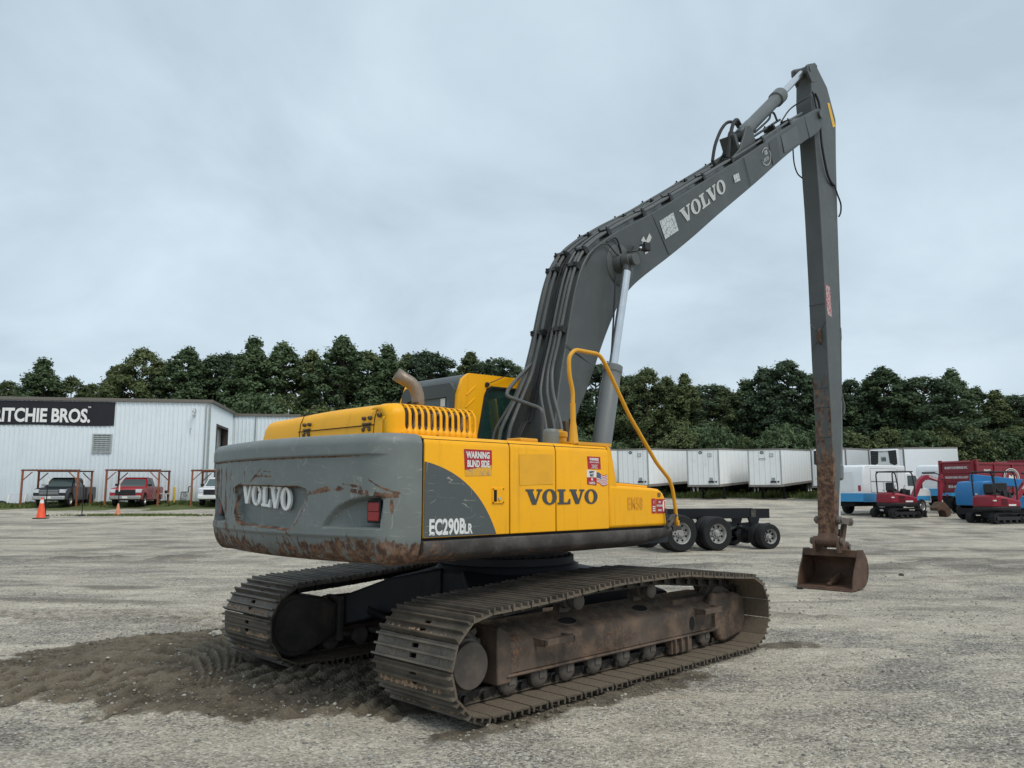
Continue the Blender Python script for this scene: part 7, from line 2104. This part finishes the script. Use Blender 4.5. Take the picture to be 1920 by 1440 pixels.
WORDS = 'first second third fourth fifth sixth seventh eighth ninth tenth eleventh twelfth thirteenth fourteenth fifteenth sixteenth seventeenth eighteenth nineteenth twentieth'.split()
def nth(i): return WORDS[i] if i < 20 else (['twenty', 'thirty', 'forty'][(i + 1) // 10 - 2] + ('-' + WORDS[(i + 1) % 10 - 1] if (i + 1) % 10 else 'th'))
left_t = [(-30, 732, 108, 3), (8, 724, 110, 5), (72, 682, 104, 0), (128, 714, 106, 1), (165, 728, 110, 5), (206, 694, 104, 4), (260, 662, 103, 0), (302, 688, 107, 1), (345, 660, 103, 2), (393, 676, 104, 1), (432, 672, 107, 3), (470, 643, 101, 0), (525, 652, 102, 2), (578, 667, 104, 5), (640, 640, 101, 2), (688, 668, 106, 1), (724, 658, 102, 0), (766, 674, 105, 5), (806, 668, 102, 2), (846, 704, 107, 1), (881, 668, 102, 4), (926, 681, 101, 0), (968, 696, 104, 5), (1012, 704, 104, 2), (1062, 700, 102, 1)]
right_t = [(1118, 690, 92, 0), (1150, 685, 90, 4), (1184, 712, 91, 1), (1214, 699, 88, 2), (1250, 716, 90, 5), (1286, 708, 87, 4), (1326, 730, 90, 1), (1362, 737, 88, 5), (1402, 722, 89, 0), (1440, 698, 87, 2), (1480, 684, 86, 1), (1518, 708, 88, 3), (1556, 720, 87, 5), (1600, 719, 86, 1), (1632, 722, 88, 0), (1662, 697, 85, 4), (1700, 722, 88, 2), (1738, 716, 84, 3), (1790, 701, 86, 0), (1832, 734, 88, 1), (1872, 738, 84, 4), (1912, 748, 85, 2), (1955, 735, 86, 5), (2000, 720, 88, 0)]
for lst, lab in ((left_t, 'tree along the wood behind the warehouse, counted from the banner end'), (right_t, 'tree along the wood behind the trailers, counted from the boom')):
    for i, (px, py, D, k) in enumerate(lst):
        h = (920 - py) / 1506.27 * D + CAM_H - zg(0, D) + .1
        x = pxw(px, D)
        put_tree('broadleaf_tree', f'{nth(i)} {lab}', x, D, h * 1.02, k if i % 3 else random.choice((1, 2, 3, 6, 7)), 'trees of the wood round the yard', 1.25 if lst is left_t else 1.32)
# second rank, closing the wood
r = random.Random(4)
i = 0
for px in range(-40, 2050, 62):
    D = r.uniform(112, 118) if px < 1090 else r.uniform(95, 101)
    y_t = 735 if px < 1090 else 752
    if px < 200: y_t = 760
    h = (920 - y_t + r.uniform(-10, 8)) / 1506.27 * D + CAM_H - zg(0, D)
    put_tree('broadleaf_tree', f'{nth(i)} tree of the rear rank in the wood, counted from the banner end', pxw(px, D), D, h, r.randrange(8), 'trees of the wood round the yard', 1.35)
    i += 1
i = 0
for px in range(1080, 2000, 34):
    D = r.uniform(79, 82.5)
    put_tree('leafy_shrub', f'{nth(i)} leafy shrub at the wood edge behind the trailers, counted from the boom', pxw(px + r.uniform(-10, 10), D), D, r.uniform(3.6, 6.6), r.randrange(2), 'shrubs at the wood edge', r.uniform(.8, 1.1), 'shrub', SHRUB)
    i += 1
i = 0
for px in range(440, 1090, 42):
    D = r.uniform(92, 95)
    put_tree('leafy_shrub', f'{nth(i)} leafy shrub at the wood edge behind the wing, counted from the warehouse', pxw(px + r.uniform(-10, 10), D), D, r.uniform(5, 10.5), r.randrange(2), 'shrubs at the wood edge', r.uniform(.7, .95), 'shrub', SHRUB)
    i += 1

# grass along the wall, behind the trailers and in a strip on the gravel
def tufts(n, pick, hgt, name, label):
    P = pick(n); n = len(P)
    z = rise(P[:, 1])
    a = rng.uniform(0, 2 * math.pi, n); h = hgt * rng.uniform(.35, 1.0, n); w = .05 + .05 * rng.random(n)
    dx, dy = np.cos(a) * w, np.sin(a) * w
    lx, ly = rng.normal(0, .12, n) * h / .3, rng.normal(0, .12, n) * h / .3
    V = np.stack([np.stack([P[:, 0] - dx, P[:, 1] - dy, z - .02], -1), np.stack([P[:, 0] + dx, P[:, 1] + dy, z - .02], -1), np.stack([P[:, 0] + lx, P[:, 1] + ly, z + h], -1)], 1).reshape(-1, 3)
    me = bpy.data.meshes.new(name)
    me.vertices.add(len(V)); me.vertices.foreach_set('co', V.astype(np.float32).ravel())
    me.loops.add(len(V)); me.loops.foreach_set('vertex_index', np.arange(len(V), dtype=np.int32))
    me.polygons.add(n); me.polygons.foreach_set('loop_start', np.arange(0, len(V), 3, dtype=np.int32)); me.update()
    set_attr(me, 'tone', np.repeat(rng.random(n), 3)); me.materials.append(GRASS)
    return tag(link(bpy.data.objects.new(name, me)), label, 'grass', kind='stuff')
GRASS = leaf_mat('grass_blade', (.07, .11, .03), (.24, .27, .10))
def wall_pts(n):
    u = rng.uniform(-3.5, 22, n); v_ = rng.random(n) ** 1.7 * 5.2 + .05
    X = W1.x - wd.x * u - wb.x * v_; Y = W1.y - wd.y * u - wb.y * v_
    k = fbm(X * .8, Y * .8, 3) > .34 + .05 * v_
    return np.stack([X, Y], -1)[k]
tufts(16000, wall_pts, .26, 'grass_strip', 'rough grass along the foot of the warehouse wall')
tufts(26000, lambda n: np.stack([rng.uniform(2, 62, n), rng.uniform(68, 84, n)], -1), .5, 'rough_grass', 'rough grass below and behind the trailers')
tufts(1500, lambda n: np.stack([-20.6 + rng.normal(0, 1.8, n), 45.6 + rng.normal(0, .25, n)], -1), .14, 'grass_patch', 'thin strip of grass around the faded cone')
